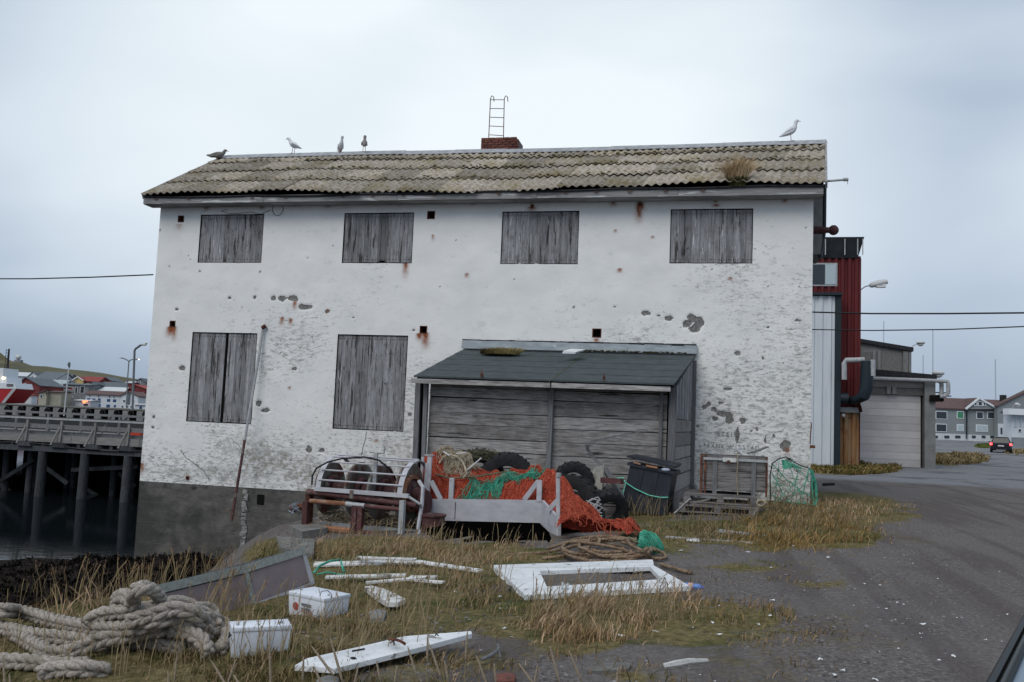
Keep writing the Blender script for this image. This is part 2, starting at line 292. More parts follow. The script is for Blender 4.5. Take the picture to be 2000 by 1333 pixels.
mt = dict(
 wood_v=M('weathered_wood_vertical', [(.15, .155, .165), (.25, .255, .27), (.34, .345, .365)], 4, (6, 6, .5), bump=.6, big=((.13, .13, .13), 2.2, .50, .2), spots=[((.05, .048, .048), 2.0, .555, .05, 1), ((.04, .038, .038), 9, .63, .06), ((.48, .50, .53), 2.6, .63, .04, 1)], vary=.22),
 wood_h=M('weathered_wood_horizontal', [(.14, .133, .13), (.28, .272, .27), (.39, .38, .375)], 7, (.45, 4, 4), bump=.9, big=((.15, .14, .13), 1.4, .50, .2), spots=[((.03, .027, .025), 2.2, .61, .08, 1), ((.04, .036, .034), 16, .68, .04)], vary=.30),
 wood_crate=M('brown_grey_crate_wood', [(.07, .064, .062), (.155, .145, .145), (.22, .21, .21)], 8, (.35, 5, 5), bump=.7, spots=[((.03, .025, .022), 2.2, .58, .08, 1)], vary=.22), seam=M('mossy_seam', [(.05, .05, .03), (.12, .115, .07)], 12),
 wood_post=M('weathered_post_wood', [(.09, .092, .098), (.20, .205, .215)], 8, (6, 6, .4), bump=.5, vary=.15),
 wood_dark=M('dark_tarred_timber', [(.004, .004, .004), (.011, .010, .010)], 6, (3, 3, .6), spec=.05, bump=.4),
 deck=M('pier_deck_timber', [(.14, .14, .14), (.24, .235, .225)], 5, (.4, 5, 5), bump=.4, vary=.15),
 pile=M('pier_pile_timber', [(.024, .026, .030), (.072, .080, .092)], 6, (4, 4, .5), bump=.5, spots=[((.03, .03, .03), 2, .55, .15)], vary=.3),
 fascia=M('flaking_fascia_board', [(.18, .18, .18), (.29, .29, .295)], 6, (.35, 4, 4), bump=.6, spots=[((.50, .51, .52), 3.2, .555, .05, 1), ((.04, .035, .03), 2.5, .66, .08, 1)], vary=.05),
 roof=M('lichened_fibre_cement', [(.18, .145, .11), (.30, .26, .21), (.42, .39, .35)], 9, (1, 1, 1), bump=.35, big=((.20, .165, .085), .8, .50, .15), spots=[((.12, .10, .04), 6, .56, .10), ((.56, .57, .57), 8, .64, .05), ((.05, .045, .04), 9, .66, .08), ((.32, .10, .04), 3.5, .735, .03)], vary=.30),
 ridge=M('weathered_ridge_capping', [(.20, .21, .22), (.36, .37, .39)], 6, bump=.3, spots=[((.06, .06, .06), 5, .64, .1)]),
 tar=M('black_bitumen', [(.012, .013, .016), (.035, .037, .042)], 8, bump=.3, spots=[((.45, .46, .48), 12, .70, .03)]),
 felt=M('mineral_roofing_felt', [(.045, .058, .062), (.075, .09, .098)], 4, bump=.4, bscale=120, spots=[((.10, .105, .08), 3, .62, .2), ((.5, .5, .5), 22, .735, .02)], vary=.02),
 zinc=M('dull_zinc_flashing', [(.16, .19, .215), (.28, .32, .35)], 3, (1, 3, 3), rough=.55, bump=.2, spots=[((.04, .045, .05), 5, .64, .06), ((.42, .44, .45), 7, .66, .04)]),
 galv=M('galvanised_steel', [(.28, .295, .31), (.42, .435, .45)], 7, rough=.5, bump=.15, spots=[((.18, .10, .07), 4, .68, .08)], vary=.08),
 hopper=M('aluminium_grey_paint', [(.36, .36, .39), (.48, .485, .52)], 3, (1, 1, 2), rough=.6, bump=.12, spots=[((.22, .20, .19), 4, .64, .1), ((.30, .15, .09), 6, .745, .04)], vary=.03),
 rust=M('rusty_brown_steel', [(.045, .018, .014), (.10, .038, .025), (.19, .075, .035)], 7, rough=.85, bump=.4, spots=[((.28, .27, .26), 8, .70, .05)], vary=.12),
 rustbright=M('flaking_orange_rust', [(.12, .06, .045), (.26, .115, .06), (.33, .24, .20)], 5, (.6, 3, 3), bump=.4),
 maroon=M('maroon_painted_steel', [(.055, .022, .024), (.11, .045, .045)], 4, rough=.7, bump=.2, spots=[((.20, .19, .17), 5, .58, .12)], vary=.08),
 discg=M('worn_drum_flange', [(.14, .145, .13), (.22, .22, .20)], 4, rough=.75, bump=.2, spots=[((.12, .045, .035), 2.2, .48, .12), ((.05, .03, .025), 6, .64, .1)], vary=.05),
 rubber=M('black_tyre_rubber', [(.010, .010, .012), (.024, .024, .027)], 14, rough=.8, bump=.4, spots=[((.09, .09, .09), 9, .68, .08)], vary=.2),
 blackpl=M('black_plastic', [(.014, .018, .026), (.026, .031, .042)], 3, rough=.5, bump=.1, bscale=60, spec=.4),
 orange=M('orange_netting', [(.24, .026, .014), (.44, .058, .030), (.54, .11, .065)], 30, bump=.5, dist=.02, vary=.05),
 orange2=M('orange_twine', [(.36, .055, .028), (.58, .14, .08)], 10, bump=0, vary=.05),
 green=M('green_twine', [(.02, .16, .10), (.05, .32, .22), (.16, .42, .30)], 9, bump=0),
 beige=M('beige_twine', [(.20, .16, .11), (.42, .37, .28)], 9, bump=0),
 olive=M('olive_netting', [(.07, .08, .05), (.18, .17, .11)], 20, bump=.8),
 cord=M('mint_cord', [(.10, .52, .38), (.22, .66, .50)], 9, bump=0),
 rope=M('pale_mooring_rope', [(.20, .165, .135), (.40, .355, .315), (.54, .50, .46)], 60, bump=.9, bscale=220, dist=.012, big=((.24, .21, .16), 3.5, .50, .2), spots=[((.15, .14, .08), 5, .58, .12), ((.10, .08, .06), 14, .66, .1)]),
 ropeb=M('brown_rope', [(.10, .065, .04), (.21, .145, .095), (.29, .215, .15)], 9, bump=.4, bscale=140, spots=[((.30, .10, .04), 4, .64, .1)]),
 white=M('flaking_white_paint', [(.56, .58, .60), (.72, .74, .76)], 4, big=((.42, .42, .40), 3, .56, .2), rough=.6, bump=.35, spots=[((.22, .21, .20), 9, .625, .04), ((.33, .34, .345), 24, .615, .04), ((.10, .09, .08), 3, .72, .05)], vary=.04),
 boardw=M('grubby_white_board', [(.38, .38, .37), (.66, .66, .66)], 5, (1.5, 1.5, 1.5), bump=.4, spots=[((.15, .13, .11), 8, .56, .06), ((.26, .24, .21), 2.5, .58, .12)], vary=.15),
 plast=M('white_battery_plastic', [(.58, .62, .70), (.68, .72, .79)], 3, rough=.4, bump=.05, spots=[((.35, .36, .38), 4, .66, .12)], vary=.03),
 panel=M('mauve_grey_panel', [(.20, .155, .165), (.25, .205, .21)], 5, rough=.7, bump=.1, spots=[((.24, .23, .24), 12, .70, .05)]),
 trim=M('greenish_grey_trim_wood', [(.20, .215, .20), (.32, .335, .315)], 6, (.6, 4, 4), bump=.4, spots=[((.06, .05, .045), 5, .66, .06)]),
 concrete=M('rough_concrete', [(.095, .092, .085), (.19, .185, .175)], 7, bump=.8, spots=[((.09, .08, .05), 3, .58, .15)]),
 slab=M('precast_concrete', [(.16, .165, .165), (.225, .23, .23)], 2.5, bump=.2, bscale=30, spots=[((.10, .10, .10), 1.2, .58, .15)]),
 pebble=M('pebbledash', [(.10, .105, .10), (.21, .215, .205)], 26, bump=.7, detail=3),
 brick=M('sooty_red_brick', [(.10, .035, .028), (.20, .075, .055)], 12, bump=.5, spots=[((.03, .025, .025), 6, .56, .12)], vary=.35),
 mortar=M('crumbling_mortar', [(.10, .09, .085), (.20, .18, .17)], 14, bump=.5),
 asphalt=M('asphalt', [(.10, .10, .105), (.16, .16, .17)], 2, bump=.2),
 redcorr=M('faded_red_sheeting', [(.075, .009, .011), (.115, .015, .017)], 1.2, (2, 2, .4), rough=.7, bump=.1, spots=[((.045, .009, .010), 1.5, .62, .15)]),
 whitecorr=M('white_sheeting', [(.46, .50, .54), (.56, .60, .64)], 1.2, (2, 2, .3), rough=.55, bump=.05, spots=[((.33, .34, .33), 1.6, .66, .15)]),
 ochre=M('rusting_ochre_sheeting', [(.15, .06, .025), (.27, .14, .06), (.24, .19, .13)], 2.2, (3, 3, .25), rough=.8, bump=.15, spots=[((.12, .04, .02), 2.2, .58, .12)]),
 blackwall=M('black_roof_band', [(.010, .014, .018), (.022, .028, .034)], 2, rough=.6, bump=.1),
 darkpipe=flat('dark_green_black_paint', (.012, .022, .03), .5), garage=M('garage_door_paint', [(.46, .45, .455), (.53, .52, .525)], 1.3, rough=.6, bump=.05),
 glass=flat('window_glass', (.035, .045, .055), .12), glassb=flat('blue_shutter_paint', (.02, .07, .18), .4), glassg=flat('green_curtained_glass', (.05, .22, .12), .2),
 curtain=flat('curtained_glass', (.40, .48, .52), .35), trimw=flat('white_window_trim', (.68, .71, .74), .6),
 siding=M('slate_grey_siding', [(.20, .225, .235), (.235, .26, .27)], .8, (1, 1, 30), bump=.15, vary=.02), basew=M('white_washed_base', [(.5, .52, .54), (.66, .68, .70)], 1.5, bump=.05),
 tileb=M('brown_roof_tile', [(.085, .052, .05), (.12, .078, .073)], 2, bump=.1), tiler=M('red_roof_tile', [(.22, .045, .04), (.30, .07, .06)], 2, bump=.1),
 slate=M('slate_blue_roof', [(.085, .10, .115), (.13, .15, .165)], 1, bump=.05), roofl=M('pale_green_sheet_roof', [(.30, .36, .37), (.38, .44, .45)], 1, bump=.05),
 hw_white=M('white_boarded_wall', [(.52, .56, .60), (.62, .66, .70)], .8, bump=.03), hw_red=M('barn_red_wall', [(.13, .030, .030), (.18, .045, .042)], .8, bump=.03),
 hw_beige=M('beige_wall', [(.30, .29, .23), (.36, .35, .28)], .8, bump=.03), hw_or=M('orange_wall', [(.40, .20, .09), (.5, .26, .12)], .8, bump=.03),
 hw_yel=M('yellow_wall', [(.46, .34, .13), (.55, .42, .18)], .8, bump=.03), hw_grey=M('grey_wall', [(.17, .185, .20), (.23, .245, .26)], .8, bump=.03),
 hill=M('autumn_moor', [(.055, .06, .022), (.095, .085, .035), (.13, .11, .055)], .012, (1, 1, 1), bump=.0, big=((.05, .055, .03), .02, .5), spots=[((.06, .065, .068), .05, .62, .05)]),
 gw=flat('gull_white', (.60, .62, .65), .8), gg=flat('gull_grey', (.22, .24, .27), .8), gbr=M('gull_brown', [(.12, .11, .105), (.24, .225, .22)], 40, bump=0), gy=flat('gull_bill', (.35, .27, .12), .5), gpk=flat('gull_leg', (.36, .24, .22), .6), eye=flat('dark_eye', (.01, .01, .01), .3),
 wire=flat('black_cable', (.012, .012, .014), .6), lampw=flat('lamp_head_grey', (.52, .54, .55), .4), lampd=flat('lamp_diffuser', (.6, .62, .62), .25), pole=flat('grey_pole', (.16, .175, .19), .5),
 lit=flat('lit_lamp', (.9, .7, .4), .4, emit=(1, .72, .42), es=5.), tail=flat('lit_tail_light', (.6, .02, .02), .3, emit=(1, .06, .07), es=4.), litsign=flat('lit_orange_sign', (.8, .25, .1), .4, emit=(1, .25, .1), es=1.6),
 carblk=flat('black_car_paint', (.015, .016, .022), .25), carglass=flat('car_glass', (.02, .025, .03), .08), plate=flat('number_plate_white', (.6, .6, .6), .5), chrome=flat('wheel_silver', (.35, .36, .37), .35, .6),
 bluepaint=flat('blue_grey_car_paint', (.14, .20, .27), .30, .1), seal=flat('rubber_seal', (.010, .012, .014), .5), seal2=flat('grey_trim_strip', (.05, .055, .058), .45),
 grass=attrmat('dry_grass'), stone=attrmat('scattered_stones', .85), boatred=flat('boat_red_paint', (.34, .02, .025), .4), boatw=flat('boat_white_paint', (.62, .66, .70), .4), txt=flat('dark_grey_lettering', (.12, .12, .13), .7), pencil=flat('wall_writing', (.20, .20, .19), .9), redp=flat('red_print', (.40, .06, .05), .6), litter=flat('white_litter', (.62, .64, .66), .7), bottle=flat('pale_blue_plastic', (.12, .22, .50), .2),
 cone=flat('traffic_orange', (.55, .06, .03), .5), moss=attrmat('mossy_turf'),
)

def netify(m, scale, dark, amt=.8):
    """fine open mesh: the holes of the netting show darker"""
    t = m.node_tree; N = t.nodes; L = t.links; b = N['Principled BSDF']; src = b.inputs['Base Color'].links[0].from_socket
    tc = N.new('ShaderNodeTexCoord'); v = N.new('ShaderNodeTexVoronoi'); v.inputs['Scale'].default_value = scale; v.feature = 'DISTANCE_TO_EDGE'; L.new(tc.outputs['Object'], v.inputs['Vector'])
    r = N.new('ShaderNodeMapRange'); r.inputs['From Min'].default_value = .10; r.inputs['From Max'].default_value = .22; r.inputs['To Max'].default_value = amt; L.new(v.outputs['Distance'], r.inputs[0])
    x = N.new('ShaderNodeMix'); x.data_type = 'RGBA'; L.new(r.outputs[0], x.inputs[0]); L.new(src, x.inputs[6]); x.inputs[7].default_value = (*dark, 1); L.new(x.outputs[2], b.inputs['Base Color'])
netify(mt['orange'], 34, (.12, .014, .008), .75)
# ---------------------------------------------------------------- ground sheet
def axis(lo, hi, step, outlo, outhi, n):
    a = np.arange(lo, hi+1e-6, step)
    g1 = lo-np.geomspace(step*2, lo-outlo, n)[::-1]; g2 = hi+np.geomspace(step*2, outhi-hi, n)
    return np.concatenate([g1, a, g2])
gx = axis(-13, 11, .075, -1500, 1500, 46); gy = np.sort(np.concatenate([axis(1.5, 24, .075, -120, 3000, 60), [149.9, 152.1]]))
GX, GY = np.meshgrid(gx, gy, indexing='xy')
GZ = T(GX, GY)
fine = 1-sstep(20, 30, np.hypot(GX, GY-10))
dd = edge_dist(GX, GY); shore = sstep(.8, 3.2, dd)*(GY < 143)
GZ = GZ + fine*(npnoise(GX, GY, 2.2, 3)-.5)*.07*(1-sstep(0, 3, GX)) + fine*(npnoise(GX, GY, 9, 5)-.5)*.018
GZ = GZ + shore*fine*((npnoise(GX, GY, 1.1, 8)-.5)*.55 + (npnoise(GX, GY, 6, 9)-.5)*.22)
PXg, PYg = project(GX, GY, GZ)
front = ((GX*cF[0]+GY*cF[1]) > .6)
# zones of grassy turf: centres given where they lie in the photograph, (px, py, rx, ry, density, height, tone)
ZONES = [(150, 1245, 480, 70, .55, .16, 0), (90, 1300, 430, 60, .9, .20, 0), (420, 1240, 170, 100, .7, .18, 0), (560, 1240, 200, 120, .85, .20, 1), (700, 1150, 150, 60, .95, .22, 1), (860, 1110, 150, 50, 1., .24, 2),
         (740, 1075, 150, 28, 1., .26, 2), (900, 1085, 200, 26, .9, .24, 2), (1000, 1200, 110, 60, .6, .18, 0), (860, 1200, 120, 50, .65, .16, 1), (600, 1300, 330, 55, .45, .16, 1), (900, 1270, 180, 50, .35, .12, 1),
         (1210, 1190, 140, 42, 1., .26, 2), (1130, 1235, 110, 45, .95, .24, 2), (1330, 1205, 170, 32, .95, .20, 1), (1440, 1207, 90, 26, .9, .15, 3), (1290, 1240, 250, 26, .5, .10, 1),
         (1300, 1035, 120, 28, .6, .16, 0), (1420, 1040, 180, 24, .8, .20, 0), (1560, 1030, 130, 42, 1., .34, 3), (1500, 1055, 70, 22, .9, .26, 3), (1620, 1000, 130, 38, 1., .28, 2), (1690, 1000, 110, 30, .6, .14, 1), (1640, 1050, 90, 22, .9, .28, 3),
         (1430, 1120, 200, 18, .22, .08, 0), (1320, 1080, 80, 18, .4, .08, 4), (1470, 1105, 60, 12, .5, .05, 4), (1560, 1250, 160, 30, .22, .07, 3), (1400, 1310, 180, 30, .25, .10, 1), (1560, 1130, 150, 20, .25, .06, 1), (1250, 1310, 90, 30, .35, .10, 1),
         (330, 1140, 190, 26, .8, .30, 0), (160, 1185, 260, 22, .9, .26, 2), (540, 1110, 70, 60, .9, .22, 0), (1260, 1010, 60, 14, .8, .26, 0), (1540, 985, 60, 16, .7, .2, 0)]
def zone_at(px, py):
    out = np.zeros(np.shape(px))
    for cx_, cy_, rx, ry, dn, h, tn in ZONES:
        r = ((px-cx_)/rx)**2+((py-cy_)/ry)**2
        out = np.maximum(out, dn*np.clip(1.25-r*r*.9, 0, 1))
    return out
tz = zone_at(PXg, PYg)*front
nn = npnoise(GX, GY, 1.6, 21, 4)
turf = np.clip(tz*1.15+(nn-.5)*1.3, 0, 1)*(tz > .02)
turf = np.maximum(turf, np.clip((npnoise(GX, GY, .9, 22, 4)-.60)*5, 0, .35)*(GX < 4)*(GY < 30))
far_as = sstep(35, 36.2, GY+npnoise(GX, GY, .6, 31)*1.2)*(GX > 0)
fargrass = np.maximum.reduce([np.clip(1.3-((PXg-a)/rx)**2-((PYg-b)/ry)**2, 0, 1) for a, b, rx, ry in ((1640, 918, 95, 14), (1875, 893, 48, 10), (1850, 905, 60, 6), (1925, 872, 20, 5), (1985, 884, 40, 6), (1838, 862, 14, 4))])*front*(GY > 20)
turf = np.maximum(turf, fargrass*.9)
townm = ((GX < -20) & (GY > 140))*1.
colr = np.stack([turf, far_as*(1-townm), shore, ], -1)
ny_, nx_ = GX.shape; idx = np.arange(ny_*nx_).reshape(ny_, nx_)
q = np.stack([idx[:-1, :-1], idx[:-1, 1:], idx[1:, 1:], idx[1:, :-1]], -1).reshape(-1, 4)
gm = bpy.data.materials.new('gravel_yard_and_turf'); gm.use_nodes = True
t = gm.node_tree; N = t.nodes; L = t.links; B = N['Principled BSDF']; B.inputs['Roughness'].default_value = .95; B.inputs['Specular IOR Level'].default_value = .06
tcn = N.new('ShaderNodeTexCoord'); att = N.new('ShaderNodeAttribute'); att.attribute_name = 'Col'; sp = N.new('ShaderNodeSeparateColor'); L.new(att.outputs['Color'], sp.inputs[0])
def noi(s, d=6, r=.6):
    n = N.new('ShaderNodeTexNoise'); n.inputs['Scale'].default_value = s; n.inputs['Detail'].default_value = d; n.inputs['Roughness'].default_value = r; L.new(tcn.outputs['Object'], n.inputs['Vector']); return n.outputs['Fac']
def ramp(f, stops):
    r = N.new('ShaderNodeValToRGB'); L.new(f, r.inputs[0]); e = r.color_ramp.elements
    e[0].position = stops[0][0]; e[0].color = (*stops[0][1], 1); e[1].position = stops[-1][0]; e[1].color = (*stops[-1][1], 1)
    for p, c in stops[1:-1]: x = e.new(p); x.color = (*c, 1)
    return r.outputs[0]
def mixc(f, a, b):
    x = N.new('ShaderNodeMix'); x.data_type = 'RGBA'; L.new(f, x.inputs[0]); L.new(a, x.inputs[6]); L.new(b, x.inputs[7]); return x.outputs[2]
def thr(f, a, b):
    r = N.new('ShaderNodeMapRange'); r.inputs['From Min'].default_value = a; r.inputs['From Max'].default_value = b; L.new(f, r.inputs[0]); return r.outputs[0]
grav = ramp(noi(28, 8, .75), [(.34, (.055, .049, .047)), (.5, (.125, .112, .107)), (.66, (.23, .21, .20))])
grav = mixc(thr(noi(.55, 4), .42, .66), grav, ramp(noi(22, 8, .7), [(.35, (.095, .085, .082)), (.65, (.185, .17, .163))]))
grav = mixc(thr(noi(.35, 5), .55, .72), grav, ramp(noi(30, 6), [(.35, (.055, .043, .040)), (.65, (.105, .083, .078))]))
mpR = N.new('ShaderNodeMapping'); mpR.inputs['Scale'].default_value = (1.6, .16, 1); mpR.inputs['Rotation'].default_value = (0, 0, -.25); L.new(tcn.outputs['Object'], mpR.inputs[0])
nR = N.new('ShaderNodeTexNoise'); nR.inputs['Scale'].default_value = 1.1; nR.inputs['Detail'].default_value = 5; L.new(mpR.outputs[0], nR.inputs['Vector'])
rutm = N.new('ShaderNodeMath'); rutm.operation = 'MULTIPLY'; rutm.inputs[1].default_value = .7; L.new(thr(nR.outputs['Fac'], .48, .60), rutm.inputs[0])
grav = mixc(rutm.outputs[0], grav, ramp(noi(40, 6, .7), [(.35, (.060, .051, .049)), (.65, (.115, .10, .096))]))
vo = N.new('ShaderNodeTexVoronoi'); vo.inputs['Scale'].default_value = 26; L.new(tcn.outputs['Object'], vo.inputs['Vector'])
vs2 = N.new('ShaderNodeSeparateColor'); L.new(vo.outputs['Color'], vs2.inputs[0])
ltm = thr(vs2.outputs[0], .985, .99)
mlt = N.new('ShaderNodeMath'); mlt.operation = 'MULTIPLY'; L.new(ltm, mlt.inputs[0]); L.new(thr(vo.outputs['Distance'], .40, .30), mlt.inputs[1])
grav = mixc(mlt.outputs[0], grav, ramp(noi(3), [(.3, (.24, .24, .25)), (.7, (.36, .36, .38))]))
soil = ramp(noi(14, 8, .7), [(.32, (.055, .046, .024)), (.5, (.13, .11, .05)), (.68, (.23, .185, .10))])
soil = mixc(thr(noi(1.3, 4), .50, .64), soil, ramp(noi(20), [(.35, (.035, .042, .014)), (.65, (.09, .095, .035))]))
asp = ramp(noi(5, 6), [(.3, (.155, .158, .168)), (.7, (.215, .22, .232))])
asp = mixc(thr(noi(.22, 5), .54, .60), asp, ramp(noi(5, 6), [(.3, (.085, .085, .092)), (.7, (.125, .125, .135))]))
sea = ramp(noi(11, 8, .7), [(.34, (.004, .0035, .003)), (.52, (.014, .011, .010)), (.70, (.040, .033, .029))])
edge_n = N.new('ShaderNodeMath'); edge_n.operation = 'ADD'; L.new(sp.outputs[0], edge_n.inputs[0]); sb = N.new('ShaderNodeMath'); sb.operation = 'MULTIPLY_ADD'; sb.inputs[1].default_value = .9; sb.inputs[2].default_value = -.45
L.new(noi(6, 6, .7), sb.inputs[0]); L.new(sb.outputs[0], edge_n.inputs[1])
c = mixc(thr(edge_n.outputs[0], .30, .62), grav, soil); c = mixc(sp.outputs[1], c, asp)
# moor and grass again beyond the roads
c = mixc(thr(edge_n.outputs[0], .5, .8), c, soil); c = mixc(sp.outputs[2], c, sea)
L.new(c, B.inputs['Base Color'])
bp = N.new('ShaderNodeBump'); bp.inputs['Strength'].default_value = .6; bp.inputs['Distance'].default_value = .02; L.new(noi(45, 6, .8), bp.inputs['Height']); L.new(bp.outputs[0], B.inputs['Normal'])
g = rawmesh('ground', np.stack([GX, GY, GZ], -1).reshape(-1, 3), q.ravel(), np.full(len(q), 4), gm, colr.reshape(-1, 3), smooth=True)
tag(g, kind='structure')

# sea water
sw = bpy.data.materials.new('harbour_water'); sw.use_nodes = True; b = sw.node_tree.nodes['Principled BSDF']
b.inputs['Base Color'].default_value = (.006, .009, .011, 1); b.inputs['Roughness'].default_value = .04; b.inputs['IOR'].default_value = 1.33
n1 = sw.node_tree.nodes.new('ShaderNodeTexNoise'); n1.inputs['Scale'].default_value = 3.2; n1.inputs['Detail'].default_value = 4
tcw = sw.node_tree.nodes.new('ShaderNodeTexCoord'); mw = sw.node_tree.nodes.new('ShaderNodeMapping'); mw.inputs['Scale'].default_value = (.5, 1.3, 1); mw.inputs['Rotation'].default_value = (0, 0, .2)
sw.node_tree.links.new(tcw.outputs['Object'], mw.inputs[0]); sw.node_tree.links.new(mw.outputs[0], n1.inputs['Vector'])
bw = sw.node_tree.nodes.new('ShaderNodeBump'); bw.inputs['Strength'].default_value = .16; bw.inputs['Distance'].default_value = .025
sw.node_tree.links.new(n1.outputs['Fac'], bw.inputs['Height']); sw.node_tree.links.new(bw.outputs[0], b.inputs['Normal'])
m = MB(); m.add([(-700, 4, -3.1), (-7, 4, -3.1), (-7, 146, -3.1), (-700, 146, -3.1)], [(0, 1, 2, 3)])
tag(m.build('sea', sw), kind='structure')

# hillside over the far shore
FR = .2221        # frame parallel to the picture plane, for the far shore and the far houses
def hillmesh(name, prof, w0, w1, foot, depthz):
    """ridge line through the given points at distance w1, falling to the foot at w0"""
    us = np.linspace(prof[0][0], prof[-1][0], 220); pts = []
    R = [at(px, py, w1, FR) for px, py in prof]
    ru = [p.x for p in R]; rz_ = [p.z for p in R]
    U = np.linspace(ru[0], ru[-1], 200); Z = np.interp(U, ru, rz_)+(npnoise(U, U*0, .03, 4)-.5)*2.5
    V = []; nr = 24
    for i in range(nr):
        f = i/(nr-1); w = w0+(w1-w0)*f
        z = foot+(Z-foot)*(f**1.15)+(npnoise(U, U*0+w, .02, 6)-.5)*4*math.sin(PI*f)
        u = U
        V.append(np.stack([u*math.cos(FR)-w*math.sin(FR), u*math.sin(FR)+w*math.cos(FR), z], -1))
    u = U; w = w1+depthz
    V.append(np.stack([u*math.cos(FR)-w*math.sin(FR), u*math.sin(FR)+w*math.cos(FR), Z*0-5], -1))
    V = np.array(V); n, mm = V.shape[:2]; ix = np.arange(n*mm).reshape(n, mm)
    qq = np.stack([ix[:-1, :-1], ix[:-1, 1:], ix[1:, 1:], ix[1:, :-1]], -1).reshape(-1, 4)
    return tag(rawmesh(name, V.reshape(-1, 3), qq.ravel(), np.full(len(qq), 4), mt['hill'], smooth=True), kind='structure')
hillmesh('hillside', [(-260, 660), (-120, 688), (0, 704), (20, 704), (45, 707), (62, 714), (90, 716), (130, 722), (160, 725), (200, 730), (240, 737), (285, 744), (330, 757), (420, 778), (600, 800)], 400, 900, .5, 200)
hillmesh('hill_ridge', [(-300, 560), (-60, 660), (0, 689), (14, 700), (60, 730)], 1000, 1300, 20, 200)

# ---------------------------------------------------------------- the white building
WY = 22.07; XL, XR = -15.33, 2.28; ZT = 7.50; ZP = -.43
bld = thing('fish_storehouse', 'big white painted two storey storehouse with boarded up windows and a corrugated roof', 'building', ((XL+XR)/2, WY, 0))
def wp(px, py): p = at(px, py, WY); return p.x, p.z
UPZ = (wp(1400, 411)[1], wp(1400, 514.2)[1])
def rect(pxs): return pxs
WIN = []   # x0, x1, z0, z1
for (a, b_, c_, d_, e_, f_, g_, h_) in [(393.3,421.3,515.5,418.7,509.3,512.6,386.8,512.6),(674.4,417.4,808.3,416.4,803.1,512.9,667.9,513.6),(982.8,414.8,1130.8,413.2,1127.2,515.6,977.6,514.8),(1311.2,409.6,1470,409.2,1468.4,514.8,1308.4,513.2),(377,650.4,502,651.5,489.7,827.6,364.4,822.9),(660.5,654,795.9,656.9,786.9,842.4,650.4,837)]:
    P_ = [wp(a, b_), wp(c_, d_), wp(e_, f_), wp(g_, h_)]
    WIN.append(((P_[0][0]+P_[3][0])/2, (P_[1][0]+P_[2][0])/2, (P_[2][1]+P_[3][1])/2, (P_[0][1]+P_[1][1])/2))
VENT = []
for px, py, s in [(353.5, 428, 7.5), (842, 420.5, 8.5), (337, 633, 7), (827, 644.5, 8), (1165.5, 651, 9)]:
    x, z = wp(px, py); h = s*.0127; VENT.append((x-h, x+h, z-h, z+h))
OPEN = WIN+VENT
xs = np.arange(XL, XR, .034); zs = np.arange(ZP, ZT, .034)
for o in OPEN: xs = np.append(xs, o[:2]); zs = np.append(zs, o[2:])
xs = np.append(xs, XR); zs = np.append(zs, ZT)
def uniq(a, keep):
    a = np.sort(a); out = [a[0]]; keep = np.array(keep)
    for v in a[1:]:
        if v-out[-1] > .012 or np.min(abs(keep-v)) < 1e-9:
            if np.min(abs(keep-v)) < 1e-9 and v-out[-1] <= .012 and np.min(abs(keep-out[-1])) > 1e-9: out[-1] = v
            elif v-out[-1] > 1e-9: out.append(v)
    return np.array(out)
kx = [XL, XR]+[v for o in OPEN for v in o[:2]]; kz = [ZP, ZT]+[v for o in OPEN for v in o[2:]]
xs = uniq(xs, kx); zs = uniq(zs, kz)
X, Z = np.meshgrid(xs, zs, indexing='xy')
rust = np.zeros(X.shape); spall = np.zeros(X.shape); alg = np.zeros(X.shape); scuff = np.zeros(X.shape)
def streak(px, py, w, l, a=1., fl=1.3):
    """rust run starting at a point and dripping down"""
    global rust
    x, z = wp(px, py); k = .0127; d = (z-Z)/(l*k); xw = w*k*(1+fl*np.clip(d, 0, 1)*.6)
    wob = (npnoise(X*0+px, Z, 6, 2)-.5)*.04
    rust = np.maximum(rust, 1.5*a*np.exp(-((X-x+wob)/(xw*1.25))**2)*np.where(d > -.04, np.clip(1-d, 0, 1)**1.3, 0)*(.6+.8*npnoise(X, Z, 14, 12)))
def spot(px, py, rx, ry, a=1., layer='spall', seed=0):
    global spall, rust, alg, scuff
    x, z = wp(px, py); k = .0127; r = np.sqrt(((X-x)/(rx*k))**2+((Z-z)/(ry*k))**2)
    v = a*np.clip((1.15-r+ (npnoise(X+seed, Z, 7, 30, 4)-.5)*1.6)*2.6, 0, 1)
    if layer == 'spall': spall = np.maximum(spall, v)
    elif layer == 'rust': rust = np.maximum(rust, v)
    elif layer == 'alg': alg = np.maximum(alg, v)
    else: scuff = np.maximum(scuff, v)
